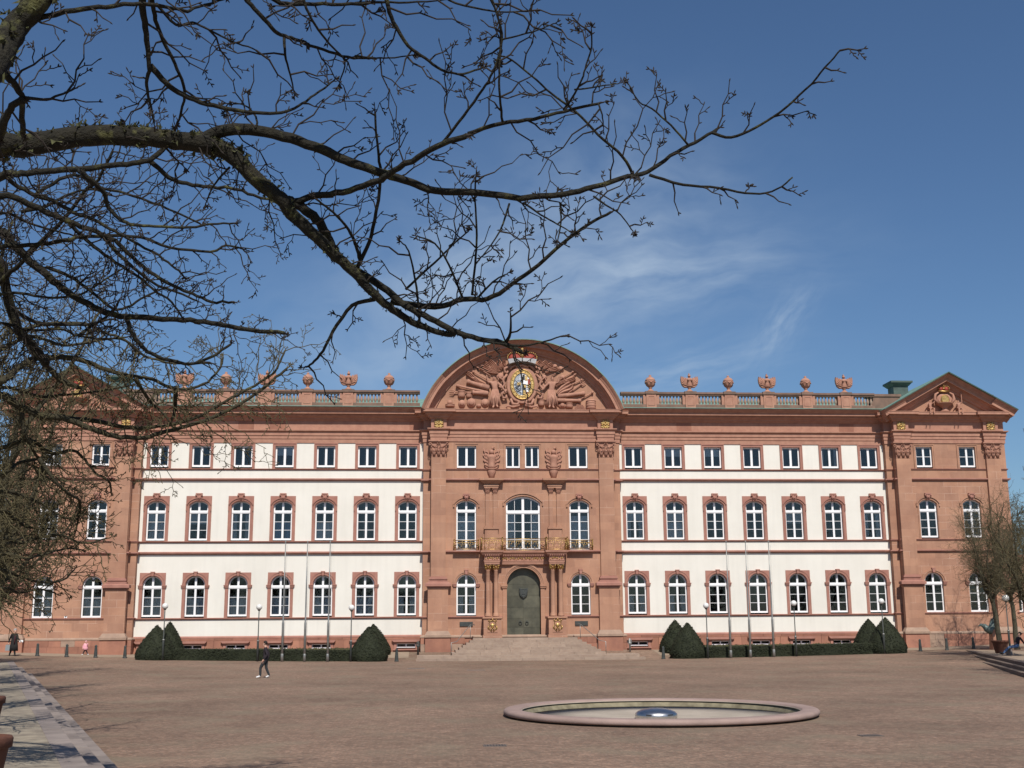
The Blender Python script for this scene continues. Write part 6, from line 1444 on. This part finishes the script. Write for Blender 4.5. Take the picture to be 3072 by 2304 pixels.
# ================================================================ bare trees
def wander(pts, r, sub=3, jit=0.0):
    """Catmull-Rom through pts with a little wobble"""
    out_ = []; n = len(pts)
    for i in range(n - 1):
        p0, p1, p2, p3 = pts[max(i - 1, 0)], pts[i], pts[i + 1], pts[min(i + 2, n - 1)]
        for k in range(sub):
            t = k / sub; q = 0.5 * ((2 * p1) + (p2 - p0) * t + (2 * p0 - 5 * p1 + 4 * p2 - p3) * t * t + (3 * p1 - p0 - 3 * p2 + p3) * t ** 3)
            if jit and (i or k): q = q + Vector((r.gauss(0, jit), r.gauss(0, jit), r.gauss(0, jit)))
            out_.append(q)
    return out_ + [pts[-1]]
def twig(mb, p, d, ln, r0, rmin, lev, r, up, nsides=4, bud=True, dens=1.0):
    """zigzag shoot with side shoots; up is a bias vector"""
    k = max(2, int(round(5 * min(1.0, ln / 0.35 if lev else 1)))); k = min(max(k, 3), 7); st = ln / k; pts = [p]; rd = [r0]; z = r.choice((-1, 1)); d = d.normalized()
    for i in range(k):
        side = d.cross(VIEW); side = side.normalized() if side.length > 1e-4 else d.orthogonal().normalized()
        d2 = (d + side * z * r.uniform(0.12, 0.38) + VIEW * r.uniform(-0.2, 0.2) + up * 0.09).normalized(); z = -z
        p = p + d2 * st * r.uniform(0.8, 1.2); pts.append(p); f = (i + 1) / k; rd.append(max(rmin, r0 * (1 - f) + rmin * f))
        if lev > 0 and r.random() < 0.42 * dens:
            s_ = r.choice((-1, 1)) if r.random() < 0.3 else z
            nd_ = (d2 + side * s_ * r.uniform(0.6, 1.5) + VIEW * r.uniform(-0.5, 0.5) + up * 0.12).normalized()
            twig(mb, p, nd_, ln * r.uniform(0.28, 0.7) * (1 - 0.4 * f), max(rmin, rd[-1] * 0.7), rmin, lev - 1, r, up, nsides, bud, dens)
        elif bud and r.random() < 0.35:
            b = p + (d2 + side * -z * 1.2).normalized() * rmin * 7; mb.tube([p, p.lerp(b, 0.6), b], [rmin * 0.9, rmin * 1.5, rmin * 0.5], 4)
        d = (d * 0.75 + d2 * 0.4).normalized()
    if bud: b = pts[-1] + d * rmin * 8; pts += [pts[-1].lerp(b, 0.5), b]; rd += [rmin * 1.6, rmin * 0.5]
    mb.tube(pts, rd, nsides, 0, True, False)
VIEW = fw.copy()
SC = {'a': (0.4973, 0, 0), 'b': (0.7233, 1000, 0), 'c': (0.4821, 700, 300), 'd': (0.42194, 0, 400), 'e': (0.4521, 0, 800), 'f': (0.3918, 0, 1050), 'p': (1.0, 0, 0)}
def P3(u, v, dep): return CAM + cam_dir(u, v) * dep
def traced_tree(label, base_uv, dep, trunk_r, trunk_top, rows, seed, bark, twm, tw_len, tw_step, tw_r, tw_min, lev, upb, zfoot):
    r = random.Random(seed)
    foot = P3(base_uv[0], base_uv[1], dep); foot.z = zfoot
    t = thing('bare_tree', label, 'tree', tuple(foot)); inv = foot
    mb = MB(); k = 9; tp = [Vector((foot.x + 0.10 * math.sin(i * 0.9) * i / k, foot.y + 0.08 * math.cos(i * 1.3) * i / k, zfoot - 0.3 + (trunk_top + 0.3 - zfoot) * i / k)) for i in range(k + 1)]
    mb.tube([p - foot for p in wander(tp, r, 3, 0.012)], [trunk_r * (1.5 if i < 2 else 1.0) * (1 - 0.55 * i / (3 * k)) for i in range(3 * k + 1)], 16); mb.build('trunk', bark, t)
    tw = MB(); lich = MB()
    for row in rows:
        cid, d0, d1, r0, r1, flags, raw = row; s, ox, oy = SC[cid]; uv = []
        for q in raw:
            if isinstance(q, str): s, ox, oy = SC[q]
            else: uv.append((ox + s * q[0], oy + s * q[1]))
        n = len(uv); pts = []
        if 't' in flags:   # spring from the trunk
            q = P3(uv[0][0], uv[0][1], d0); z = min(max(q.z - 0.35 * (q - Vector((foot.x, foot.y, q.z))).length, zfoot + 1.8), trunk_top); pts.append(Vector((foot.x, foot.y, z)))
            m = pts[0].lerp(q, 0.5); m.z += 0.12 * (q - pts[0]).length; pts.append(m)
        w = r.uniform(-1, 1)
        for i, (u, v) in enumerate(uv):
            f = i / max(1, n - 1); pts.append(P3(u, v, d0 + (d1 - d0) * f + 0.012 * dep * w * math.sin(f * 5)))
        sm = wander(pts, r, 4, min(r1, 5) * 0.30 * dep / FPX); kk = len(sm)
        rd = [((r0 * (1 - (i / (kk - 1)) ** 0.8) + r1 * (i / (kk - 1)) ** 0.8) * d0 / FPX) * (1 + 0.03 * r.uniform(-1, 1)) for i in range(kk)]
        MB().tube([p - foot for p in sm], rd, 10 if r0 > 12 else 7).build('branch', bark, t)
        if 'n' in flags: continue
        acc = r.uniform(0, tw_step)
        for i in range(1, kk):
            seg = (sm[i] - sm[i - 1]); acc += seg.length * FPX / dep
            # lichen tufts on the thick limbs
            if r0 > 20 and r.random() < 0.8:
                for _ in range(11):
                    nrm = Vector((r.gauss(0, 1), r.gauss(0, 1), r.gauss(0.6, 1))).normalized(); c = sm[i] - foot + nrm * rd[i] * 0.96 + seg * r.random(); ss = rd[i] * r.uniform(0.10, 0.30)
                    for _ in range(5): a = Vector((r.gauss(0, 1), r.gauss(0, 1), r.gauss(0, 1))) * ss; b = Vector((r.gauss(0, 1), r.gauss(0, 1), r.gauss(0, 1))) * ss; lich.add([c, c + a + nrm * ss, c + b + nrm * ss], [(0, 1, 2)])
            while acc > tw_step:
                acc -= tw_step * r.uniform(0.7, 1.35); f = i / kk
                tg = seg.normalized(); side = tg.cross(VIEW).normalized() * r.choice((-1, 1))
                d_ = tg * r.uniform(0.3, 1.1) + side * r.uniform(0.5, 1.3) + VIEW * r.uniform(-0.5, 0.5) + Vector((0, 0, upb))
                ln = r.uniform(*tw_len) * dep / FPX * (1.15 - 0.45 * f)
                if r.random() < 0.35: ln *= 0.45
                if 's' in flags: ln *= 0.42
                twig(tw, sm[i] - foot, d_, ln, tw_r * dep / FPX, tw_min * dep / FPX, lev if ln * FPX / dep > tw_len[0] else max(0, lev - 1), r, Vector((0, 0, upb)), 4)
        # terminal shoot
        if r0 < 40 and 's' not in flags: twig(tw, sm[-1] - foot, (sm[-1] - sm[-3]), r.uniform(0.03, 0.10) * tw_len[1] * dep / FPX, max(r1, tw_min) * dep / FPX, tw_min * dep / FPX, lev, r, Vector((0, 0, upb)), 4)
    tag(tw.build('twigs', twm, t), kind='stuff')
    if lich.f: tag(lich.build('lichen', MOSSB, t), kind='stuff')
    return t
A_ROWS = [
 ('a', 6.6, 7.0, 40, 28, 't', [(-20, 885), (130, 880), (350, 842), (600, 815), (900, 828), (1100, 852), (1270, 868)]),
 ('a', 7.0, 7.1, 20, 4.5, '', [(1180, 862), (1330, 795), (1500, 778), (1700, 822), (1900, 882), (2050, 955), 'c', (800, 410), (940, 460), (1100, 510), (1250, 560), 'b', (620, 802), (780, 820), (950, 805), (1080, 775), (1220, 735), (1300, 715), (1400, 645), (1500, 590), (1592, 535)]),
 ('b', 7.0, 6.7, 5, 2.4, 's', [(1570, 550), (1650, 570), (1750, 530), (1850, 465), (1960, 370), (2040, 280), (2100, 210)]),
 ('b', 7.0, 6.8, 5, 2.2, 's', [(1310, 725), (1450, 765), (1600, 780), (1740, 805), (1840, 785), (1905, 735)]),
 ('b', 7.1, 6.6, 5, 2.2, '', [(1240, 720), (1200, 650), (1100, 560), (1000, 460), (900, 385), (840, 330), (740, 250), (690, 230)]),
 ('b', 7.0, 6.8, 3.6, 1.8, '', [(1470, 600), (1400, 520), (1320, 450), (1270, 425), (1225, 350)]),
 ('c', 7.2, 6.7, 11, 8, '', [(370, 640), (480, 605), (640, 580), (800, 535), (920, 488), (1000, 440), (1150, 360), (1300, 270), (1452, 222)]),
 ('b', 6.7, 6.5, 7.5, 4, '', [(560, 555), (700, 510), (830, 495), (960, 460), (1100, 430)]),
 ('b', 6.5, 6.5, 3, 1.8, '', [(1098, 430), (1115, 475), (1120, 525)]),
 ('b', 6.8, 6.4, 5, 2.2, '', [(450, 595), (540, 480), (620, 370), (660, 300), (700, 170), (680, 60), (640, -20)]),
 ('b', 6.6, 6.3, 4, 2.5, '', [(702, 505), (690, 400), (688, 280), (695, 180), (690, 100)]),
 ('b', 6.6, 6.3, 3.5, 2.2, '', [(955, 455), (1000, 390), (1030, 330), (1050, 270), (1072, 190), (1070, 130)]),
 ('b', 6.5, 6.3, 3, 1.8, '', [(700, 165), (780, 145), (850, 125), (900, 105)]),
 ('b', 6.5, 6.5, 3, 1.6, '', [(1000, 372), (1060, 365), (1120, 355), (1180, 348)]),
 ('a', 7.0, 7.4, 30, 8, '', [(1180, 858), (1290, 885), (1400, 935), (1550, 1085), (1700, 1205), (1760, 1290), (1900, 1420), (2000, 1520), 'c', (740, 1060), (820, 1150), (920, 1250), (1020, 1320), (1150, 1400), (1300, 1450), (1380, 1455)]),
 ('c', 7.2, 7.3, 16, 14, 'n', [(330, 620), (400, 655), (500, 725), (565, 810), (605, 890), (640, 960)]),
 ('b', 7.4, 7.2, 12, 7, '', [(90, 1120), (200, 1190), (300, 1268), (400, 1320), (500, 1370), (600, 1405), (700, 1425), (780, 1460)]),
 ('b', 7.3, 7.0, 7, 2, '', [(710, 1428), (735, 1380), (735, 1300)]),
 ('b', 7.2, 7.0, 4, 2, '', [(640, 1418), (780, 1435), (880, 1415), (955, 1392)]),
 ('b', 7.4, 7.0, 10, 4, '', [(240, 1250), (420, 1272), (540, 1240), (640, 1240), (740, 1180), (850, 1100), (950, 1010), (1060, 930), (1150, 880)]),
 ('c', 7.4, 7.6, 7, 3, '', [(880, 1240), (740, 1280), (620, 1440), (560, 1560), (490, 1640), (450, 1660)]),
 ('c', 7.3, 7.0, 7, 3, '', [(770, 1040), (830, 920), (880, 750), (915, 500), (905, 350), (890, 200), (882, 75)]),
 ('c', 7.3, 7.1, 4.5, 2, '', [(1158, 1380), (1150, 1250), (1125, 1080), (1090, 940), (1050, 890)]),
 ('b', 7.3, 7.1, 4, 2.4, '', [(575, 1225), (590, 1060), (595, 950), (588, 835), (590, 740)]),
 ('c', 7.3, 6.9, 6, 3, '', [(790, 1010), (770, 930), (740, 850), (690, 770), (600, 680), (520, 620)]),
 ('b', 7.4, 7.0, 4, 2, '', [(540, 1245), (480, 1100), (420, 1010), (350, 980)]),
 ('b', 7.3, 7.0, 4, 2, '', [(600, 1235), (660, 1170), (710, 1140)]),
 ('b', 7.4, 7.1, 4, 2, '', [(300, 1200), (420, 1090), (500, 1010), (560, 960)]),
 ('b', 7.2, 7.1, 3.5, 1.8, '', [(790, 840), (860, 890), (930, 930), (990, 965)]),
 ('b', 7.0, 7.0, 3.5, 1.8, '', [(1080, 815), (1130, 850), (1190, 890), (1235, 950)]),
 ('b', 7.3, 7.1, 3.5, 1.8, '', [(940, 840), (945, 920), (930, 1000)]),
 ('b', 7.2, 7.0, 3.5, 1.8, '', [(730, 845), (690, 960), (620, 1060)]),
 ('a', 5.6, 6.0, 45, 35, '', [(-90, 470), (30, 270), (110, 150), (220, 10), (330, -160)]),
 ('p', 6.0, 6.6, 36, 10, 'n', [(150, -60), (420, -190), (800, -260), (1300, -300), (1800, -280)]),
 ('a', 5.9, 6.0, 12, 9, '', [(10, 420), (80, 500), (140, 590)]),
 ('a', 6.0, 6.2, 10, 12, '', [(140, 590), (60, 660), (25, 740), (0, 830)]),
 ('a', 6.0, 6.4, 9, 9, '', [(140, 590), (135, 680), (138, 800)]),
 ('a', 6.0, 6.3, 6, 2.4, '', [(150, 590), (280, 600), (380, 565), (465, 530)]),
 ('a', 5.9, 6.3, 9, 4, '', [(230, 110), (450, 60), (640, 40), (850, 25), (1000, 40), (1130, 65), (1200, 40), (1350, -5)]),
 ('a', 6.0, 6.4, 13, 3, '', [(860, -300), (855, 0), (870, 130), (890, 280), (900, 400), (885, 500), (900, 600), (930, 740)]),
 ('a', 6.0, 6.6, 8, 4, '', [(900, -200), (920, 30), (950, 150), (1000, 280), (1070, 420), (1110, 540), (1110, 610), (1070, 740)]),
 ('a', 6.3, 6.7, 10, 3, '', [(905, 395), (1000, 500), (1100, 570), (1250, 630), (1400, 660), (1550, 680), (1700, 680), (1800, 640), (1900, 570), (2000, 495)]),
 ('a', 6.2, 6.6, 5, 2, '', [(940, 20), (1060, 150), (1160, 135), (1260, 180), (1400, 250), (1520, 290), (1590, 340)]),
 ('a', 6.3, 6.8, 8, 4, '', [(1350, -200), (1490, 0), (1570, 90), (1660, 190), (1720, 220), (1800, 240), (1950, 300), (2100, 345), (2212, 350)]),
 ('a', 6.7, 6.8, 5, 2, '', [(1715, 220), (1720, 330), (1750, 450), (1775, 560)]),
 ('b', 6.8, 6.8, 3.5, 2, '', [(90, 232), (160, 240), (230, 240), (320, 230)]),
 ('a', 6.4, 6.8, 5, 2.2, '', [(1800, -120), (1850, 50), (1920, 180), (2010, 290), (2080, 370), (2050, 490)]),
 ('a', 6.4, 6.6, 8, 5, '', [(1500, -150), (1650, 0), (1800, 20), (2000, 25), (2212, 20)]),
 ('b', 6.6, 6.6, 5, 2, '', [(90, 14), (200, 10), (350, 8), (500, -5)]),
 ('b', 6.5, 6.8, 8, 3, '', [(180, -200), (222, 0), (250, 90), (310, 190), (380, 240), (450, 290), (540, 305), (620, 280)]),
 ('b', 6.5, 6.6, 4, 2, '', [(430, -60), (480, 0), (620, 40), (720, 50), (820, 45)]),
 ('b', 6.5, 6.6, 4, 2, '', [(640, -60), (690, 100), (700, 170), (690, 240)]),
 ('a', 6.6, 6.8, 4, 2, '', [(1540, 780), (1550, 720), (1500, 650), (1420, 620)]),
 ('a', 7.1, 7.3, 4, 2, '', [(1385, 1010), (1320, 1080), (1270, 1150), (1245, 1220)]),
 ('a', 6.9, 7.0, 4, 2, '', [(1000, 890), (1050, 950), (1105, 1000)]),
]
S_ROWS = [
 ('d', 11.5, 12, 9, 3, 't', [(-10, 330), (100, 360), (250, 440), (400, 490), (520, 560), (650, 610), (780, 680), (900, 740), (1000, 800), (1130, 870), (1250, 960), (1300, 1010)]),
 ('d', 11.8, 12.4, 12, 4, 't', [(-10, 450), (200, 500), (350, 570), (480, 620), (600, 670), (720, 710), (850, 790), (950, 890), (1100, 1010), (1250, 1090), (1370, 1140), (1500, 1200), (1650, 1200)]),
 ('d', 12.5, 13, 15, 6, 't', [(-20, 700), (100, 800), (250, 940), (380, 1050), (480, 1130), (600, 1200), (750, 1270), (900, 1300), (1150, 1320), (1350, 1330), (1550, 1355), (1700, 1385), (1900, 1410), (2020, 1420)]),
 ('d', 13, 13.5, 17, 12, 't', [(-20, 900), (40, 1100), (90, 1280), (150, 1420), (250, 1520), (330, 1640)]),
 ('d', 11, 11.6, 12, 8, 't', [(-10, 320), (150, 290), (300, 270), (480, 265), (700, 240), (900, 220), (1060, 190), (1170, 100)]),
 ('d', 11.5, 11.8, 8, 4, '', [(1070, 200), (1200, 310), (1300, 350), (1450, 375), (1650, 390), (1800, 440), (2000, 490)]),
 ('d', 11.2, 11.8, 9, 3, '', [(560, 265), (680, 360), (740, 430), (770, 520), (850, 610), (950, 650), (1100, 660), (1350, 670), (1500, 645), (1659, 640)]),
 ('d', 12, 12.4, 9, 3, 't', [(-10, 815), (150, 800), (350, 780), (500, 750), (700, 730), (1000, 740), (1200, 810), (1500, 840), (1600, 800), (1720, 820)]),
 ('d', 13, 12.2, 10, 4, 't', [(-10, 1060), (30, 1030), (150, 920), (300, 760), (440, 630), (600, 410), (700, 330), (800, 130)]),
 ('d', 13, 13.4, 7, 3, '', [(90, 1250), (250, 1340), (400, 1360), (600, 1360), (790, 1320)]),
 ('d', 13, 13.4, 8, 4, '', [(900, 1300), (920, 1380), (950, 1440), (1050, 1550), (1200, 1610), (1350, 1640), (1500, 1590), (1640, 1500)]),
 ('d', 12.2, 12.6, 7, 3, '', [(480, 620), (540, 690), (640, 780), (780, 890), (950, 1000), (1080, 1100), (1220, 1200), (1290, 1300)]),
 ('d', 12.3, 12.8, 7, 3, '', [(720, 720), (820, 830), (930, 940), (1000, 1000), (1120, 1080), (1260, 1130), (1400, 1190)]),
 ('d', 11.5, 12, 6, 3, '', [(250, 440), (420, 330), (560, 300), (700, 380), (900, 430), (1100, 500), (1250, 560), (1420, 640)]),
 ('d', 12, 12.5, 6, 2.5, '', [(150, 560), (320, 520), (500, 430), (640, 400), (760, 420)]),
 ('d', 12.8, 13, 6, 3, '', [(330, 950), (500, 1020), (640, 1120), (790, 1240), (870, 1250), (1000, 1180), (1120, 1120)]),
 ('d', 12.5, 13, 6, 2.5, 't', [(-10, 1150), (150, 1140), (350, 1170), (550, 1150), (640, 1110), (760, 1030), (880, 960)]),
 ('d', 12, 12.5, 6, 2.5, 't', [(-10, 570), (200, 640), (420, 700), (540, 730)]),
 ('d', 13, 13.5, 6, 2.5, 't', [(-10, 1350), (200, 1400), (420, 1390), (560, 1440), (740, 1460), (900, 1450)]),
 ('d', 12.4, 12.8, 6, 2.5, '', [(560, 1440), (640, 1380), (800, 1270), (850, 1180)]),
]
T_ROWS = [
 ('e', 17, 18, 13, 4, 't', [(-20, 850), (150, 940), (300, 985), (450, 1015), (550, 1050), (650, 1090), (800, 1130), (960, 1130), (1100, 1095), (1300, 1040), (1500, 960), (1650, 880), (1800, 760), (1900, 680)]),
 ('e', 17.3, 18.4, 8, 3, '', [(430, 1010), (600, 1020), (750, 1050), (900, 1070), (1050, 1060), (1200, 1035), (1350, 980), (1500, 890), (1650, 810), (1800, 720), (1850, 650), (1890, 560)]),
 ('e', 16.5, 17, 13, 8, 't', [(-20, -20), (50, 250), (130, 420), (230, 560), (320, 670), (420, 760), (520, 800)]),
 ('e', 16.8, 17.4, 9, 3, '', [(280, 610), (450, 600), (600, 640), (720, 690), (900, 730), (1000, 740), (1100, 790), (1200, 812), (1350, 780), (1450, 690), (1480, 600)]),
 ('e', 17.2, 17.5, 7, 4, '', [(1165, 800), (1160, 930), (1140, 1020)]),
 ('e', 16.5, 16.8, 14, 9, 't', [(-20, 770), (30, 750), (150, 650), (270, 600)]),
 ('e', 17, 17.4, 7, 2.5, 't', [(-10, 800), (250, 860), (450, 850), (700, 820), (900, 780)]),
 ('e', 17, 17.5, 6, 2.5, '', [(900, 740), (1000, 900), (1090, 980), (1130, 1040)]),
 ('e', 16.6, 17, 7, 3, 't', [(-10, 560), (120, 490), (260, 470), (420, 520), (600, 500), (800, 480), (900, 560)]),
 ('e', 16.6, 17, 6, 3, '', [(120, 430), (300, 380), (560, 380), (700, 440), (820, 480), (960, 590), (1150, 640), (1380, 640)]),
 ('f', 17, 18, 9, 3, 't', [(-10, 760), (180, 690), (260, 700), (400, 790), (560, 770), (650, 840), (740, 950), (830, 1000), (850, 1090)]),
 ('f', 17, 18, 8, 3, 't', [(-10, 960), (150, 860), (300, 830), (420, 800)]),
 ('f', 17, 18, 8, 3, 't', [(-10, 1230), (100, 1290), (180, 1340), (300, 1370), (420, 1360)]),
 ('f', 17, 17.5, 7, 3, '', [(170, 480), (180, 640), (250, 760), (320, 900), (330, 1000)]),
 ('f', 17, 18, 7, 2.5, 't', [(-10, 1080), (180, 1120), (330, 1180), (430, 1250), (560, 1290), (620, 1200)]),
 ('f', 17, 18, 7, 2.5, 't', [(-10, 1440), (150, 1480), (320, 1430), (480, 1420), (640, 1480), (820, 1440)]),
 ('f', 17, 18, 6, 2.5, 't', [(-10, 1560), (200, 1590), (350, 1560), (500, 1520), (620, 1530)]),
 ('f', 17, 18, 6, 2.5, 't', [(-10, 1680), (160, 1740), (330, 1780), (480, 1760), (560, 1690)]),
 ('f', 17, 18, 6, 2.5, 't', [(-10, 1820), (140, 1860), (300, 1830), (420, 1860)]),
 ('f', 17, 18, 6, 2.5, '', [(300, 830), (420, 1000), (520, 1100), (610, 1160), (600, 1300), (560, 1440)]),
]
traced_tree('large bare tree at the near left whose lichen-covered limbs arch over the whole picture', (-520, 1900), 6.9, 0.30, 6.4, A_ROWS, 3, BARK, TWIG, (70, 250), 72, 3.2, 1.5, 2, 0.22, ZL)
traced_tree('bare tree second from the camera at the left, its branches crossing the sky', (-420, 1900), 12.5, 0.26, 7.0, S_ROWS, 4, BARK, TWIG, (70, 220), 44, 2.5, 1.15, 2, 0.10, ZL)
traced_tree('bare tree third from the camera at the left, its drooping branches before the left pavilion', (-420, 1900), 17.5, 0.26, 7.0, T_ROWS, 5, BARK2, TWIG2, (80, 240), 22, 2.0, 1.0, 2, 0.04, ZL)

def bare_tree(label, loc, H, seed, spread=0.42, trunk=0.2, fork=2.4, limbs=7, dens=1.0, lean=(0, 0), rmin=0.006, lev=2, bk=None, tm=None):
    BARK2, TWIG2 = bk or globals()['BARK2'], tm or globals()['TWIG2']
    r = random.Random(seed); t = thing('bare_tree', label, 'tree', loc)
    mb = MB(); n = 6
    tp = [Vector((lean[0] * (i / n) ** 1.5 + r.gauss(0, 0.03), lean[1] * (i / n) ** 1.5 + r.gauss(0, 0.03), -0.3 + (fork + 0.3) * i / n)) for i in range(n + 1)]
    mb.tube(tp, [trunk * (1.35 if i == 0 else 1.0) * (1 - 0.3 * i / n) for i in range(n + 1)], 12); mb.build('trunk', BARK2, t)
    tw = MB(); top = tp[-1]
    for k in range(limbs):
        a = 2 * PI * k / limbs + r.uniform(-0.3, 0.3); out_ = spread * H * r.uniform(0.5, 1.05) * (0.55 if k % 3 == 0 else 1); hh = (H - fork) * r.uniform(0.7, 1.0) * (1 if k % 3 == 0 else 0.82)
        d = Vector((math.cos(a), math.sin(a), 0)); pts = [top + Vector((0, 0, -0.15 * (k % 3)))]
        for i in range(1, 6): f = i / 5; pts.append(top + d * out_ * f ** 0.8 + Vector((r.gauss(0, 0.12), r.gauss(0, 0.12), hh * f ** 1.15)))
        sm = wander(pts, r, 3, 0.03); kk = len(sm); r0 = trunk * 0.5; rd = [r0 * (1 - 0.85 * i / kk) for i in range(kk)]
        MB().tube(sm, rd, 7).build('branch', BARK2, t)
        for i in range(2, kk):
            for _ in range(2):
                tg = (sm[i] - sm[i - 1]).normalized(); sd_ = Vector((r.gauss(0, 1), r.gauss(0, 1), r.gauss(0.05, 0.7))).normalized(); d2 = (tg * 0.5 + sd_ * 1.1).normalized()
                ln = r.uniform(0.10, 0.24) * H * (1.1 - 0.5 * i / kk); q = [sm[i]]; dd = d2
                for j in range(4): dd = (dd + Vector((r.gauss(0, 0.22), r.gauss(0, 0.22), r.gauss(0.04, 0.2)))).normalized(); q.append(q[-1] + dd * ln / 4)
                tw.tube(q, [max(rmin, rd[i] * 0.42) * (1 - 0.2 * j) for j in range(5)], 4, 0, True, False)
                for j in range(1, 5):
                    for _ in range(max(1, int(2.6 * dens))):
                        d3 = ((q[j] - q[j - 1]).normalized() * 0.7 + Vector((r.gauss(0, 1), r.gauss(0, 1), r.gauss(0.15, 0.8))).normalized()).normalized()
                        twig(tw, q[j], d3, r.uniform(0.35, 1.1), rmin * 1.7, rmin, lev - 1, r, Vector((0, 0, 0.3)), 3, False)
    tag(tw.build('twigs', TWIG2, t), kind='stuff')
    return t
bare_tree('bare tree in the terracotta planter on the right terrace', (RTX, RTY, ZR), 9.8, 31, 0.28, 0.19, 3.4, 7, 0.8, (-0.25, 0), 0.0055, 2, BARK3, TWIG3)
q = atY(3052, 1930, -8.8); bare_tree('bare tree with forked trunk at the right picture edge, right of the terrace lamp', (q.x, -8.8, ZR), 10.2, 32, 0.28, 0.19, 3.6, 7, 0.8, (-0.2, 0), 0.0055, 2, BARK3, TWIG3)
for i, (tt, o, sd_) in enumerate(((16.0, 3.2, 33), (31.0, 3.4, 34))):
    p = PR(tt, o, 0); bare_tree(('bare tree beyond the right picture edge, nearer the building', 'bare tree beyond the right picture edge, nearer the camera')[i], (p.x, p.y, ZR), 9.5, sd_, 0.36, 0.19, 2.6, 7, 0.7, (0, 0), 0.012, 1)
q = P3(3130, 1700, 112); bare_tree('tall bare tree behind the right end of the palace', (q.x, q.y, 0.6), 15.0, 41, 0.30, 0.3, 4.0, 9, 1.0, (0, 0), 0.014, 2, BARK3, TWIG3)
for i, (tt, o, sd_) in enumerate(((38.0, 3.2, 35), (23.0, 3.2, 36), (9.0, 4.0, 37), (53.0, 3.3, 38), (61.5, 4.2, 39), (45.5, 3.6, 40))):  # last two trees are added to throw shadow streaks on the terrace
    p = PL(tt, o, 0); bare_tree(('fifth bare tree from the camera in the left terrace row', 'sixth bare tree from the camera in the left terrace row, before the left pavilion', 'farthest bare tree of the left terrace row, by the left pavilion', 'bare tree at the left picture edge over the farther terracotta planter', 'bare tree added between the two terracotta planters to streak the terrace with shadow', 'slender bare tree added beyond the planters to streak the terrace with shadow')[i], (p.x, p.y, ZL), 10.5, sd_, 0.46, 0.21, 2.8, 8 if i < 3 else 6, 0.8 if i < 3 else 0.4, (0.4, 0) if i < 4 else (0, 0), 0.008 if i < 3 else 0.006)
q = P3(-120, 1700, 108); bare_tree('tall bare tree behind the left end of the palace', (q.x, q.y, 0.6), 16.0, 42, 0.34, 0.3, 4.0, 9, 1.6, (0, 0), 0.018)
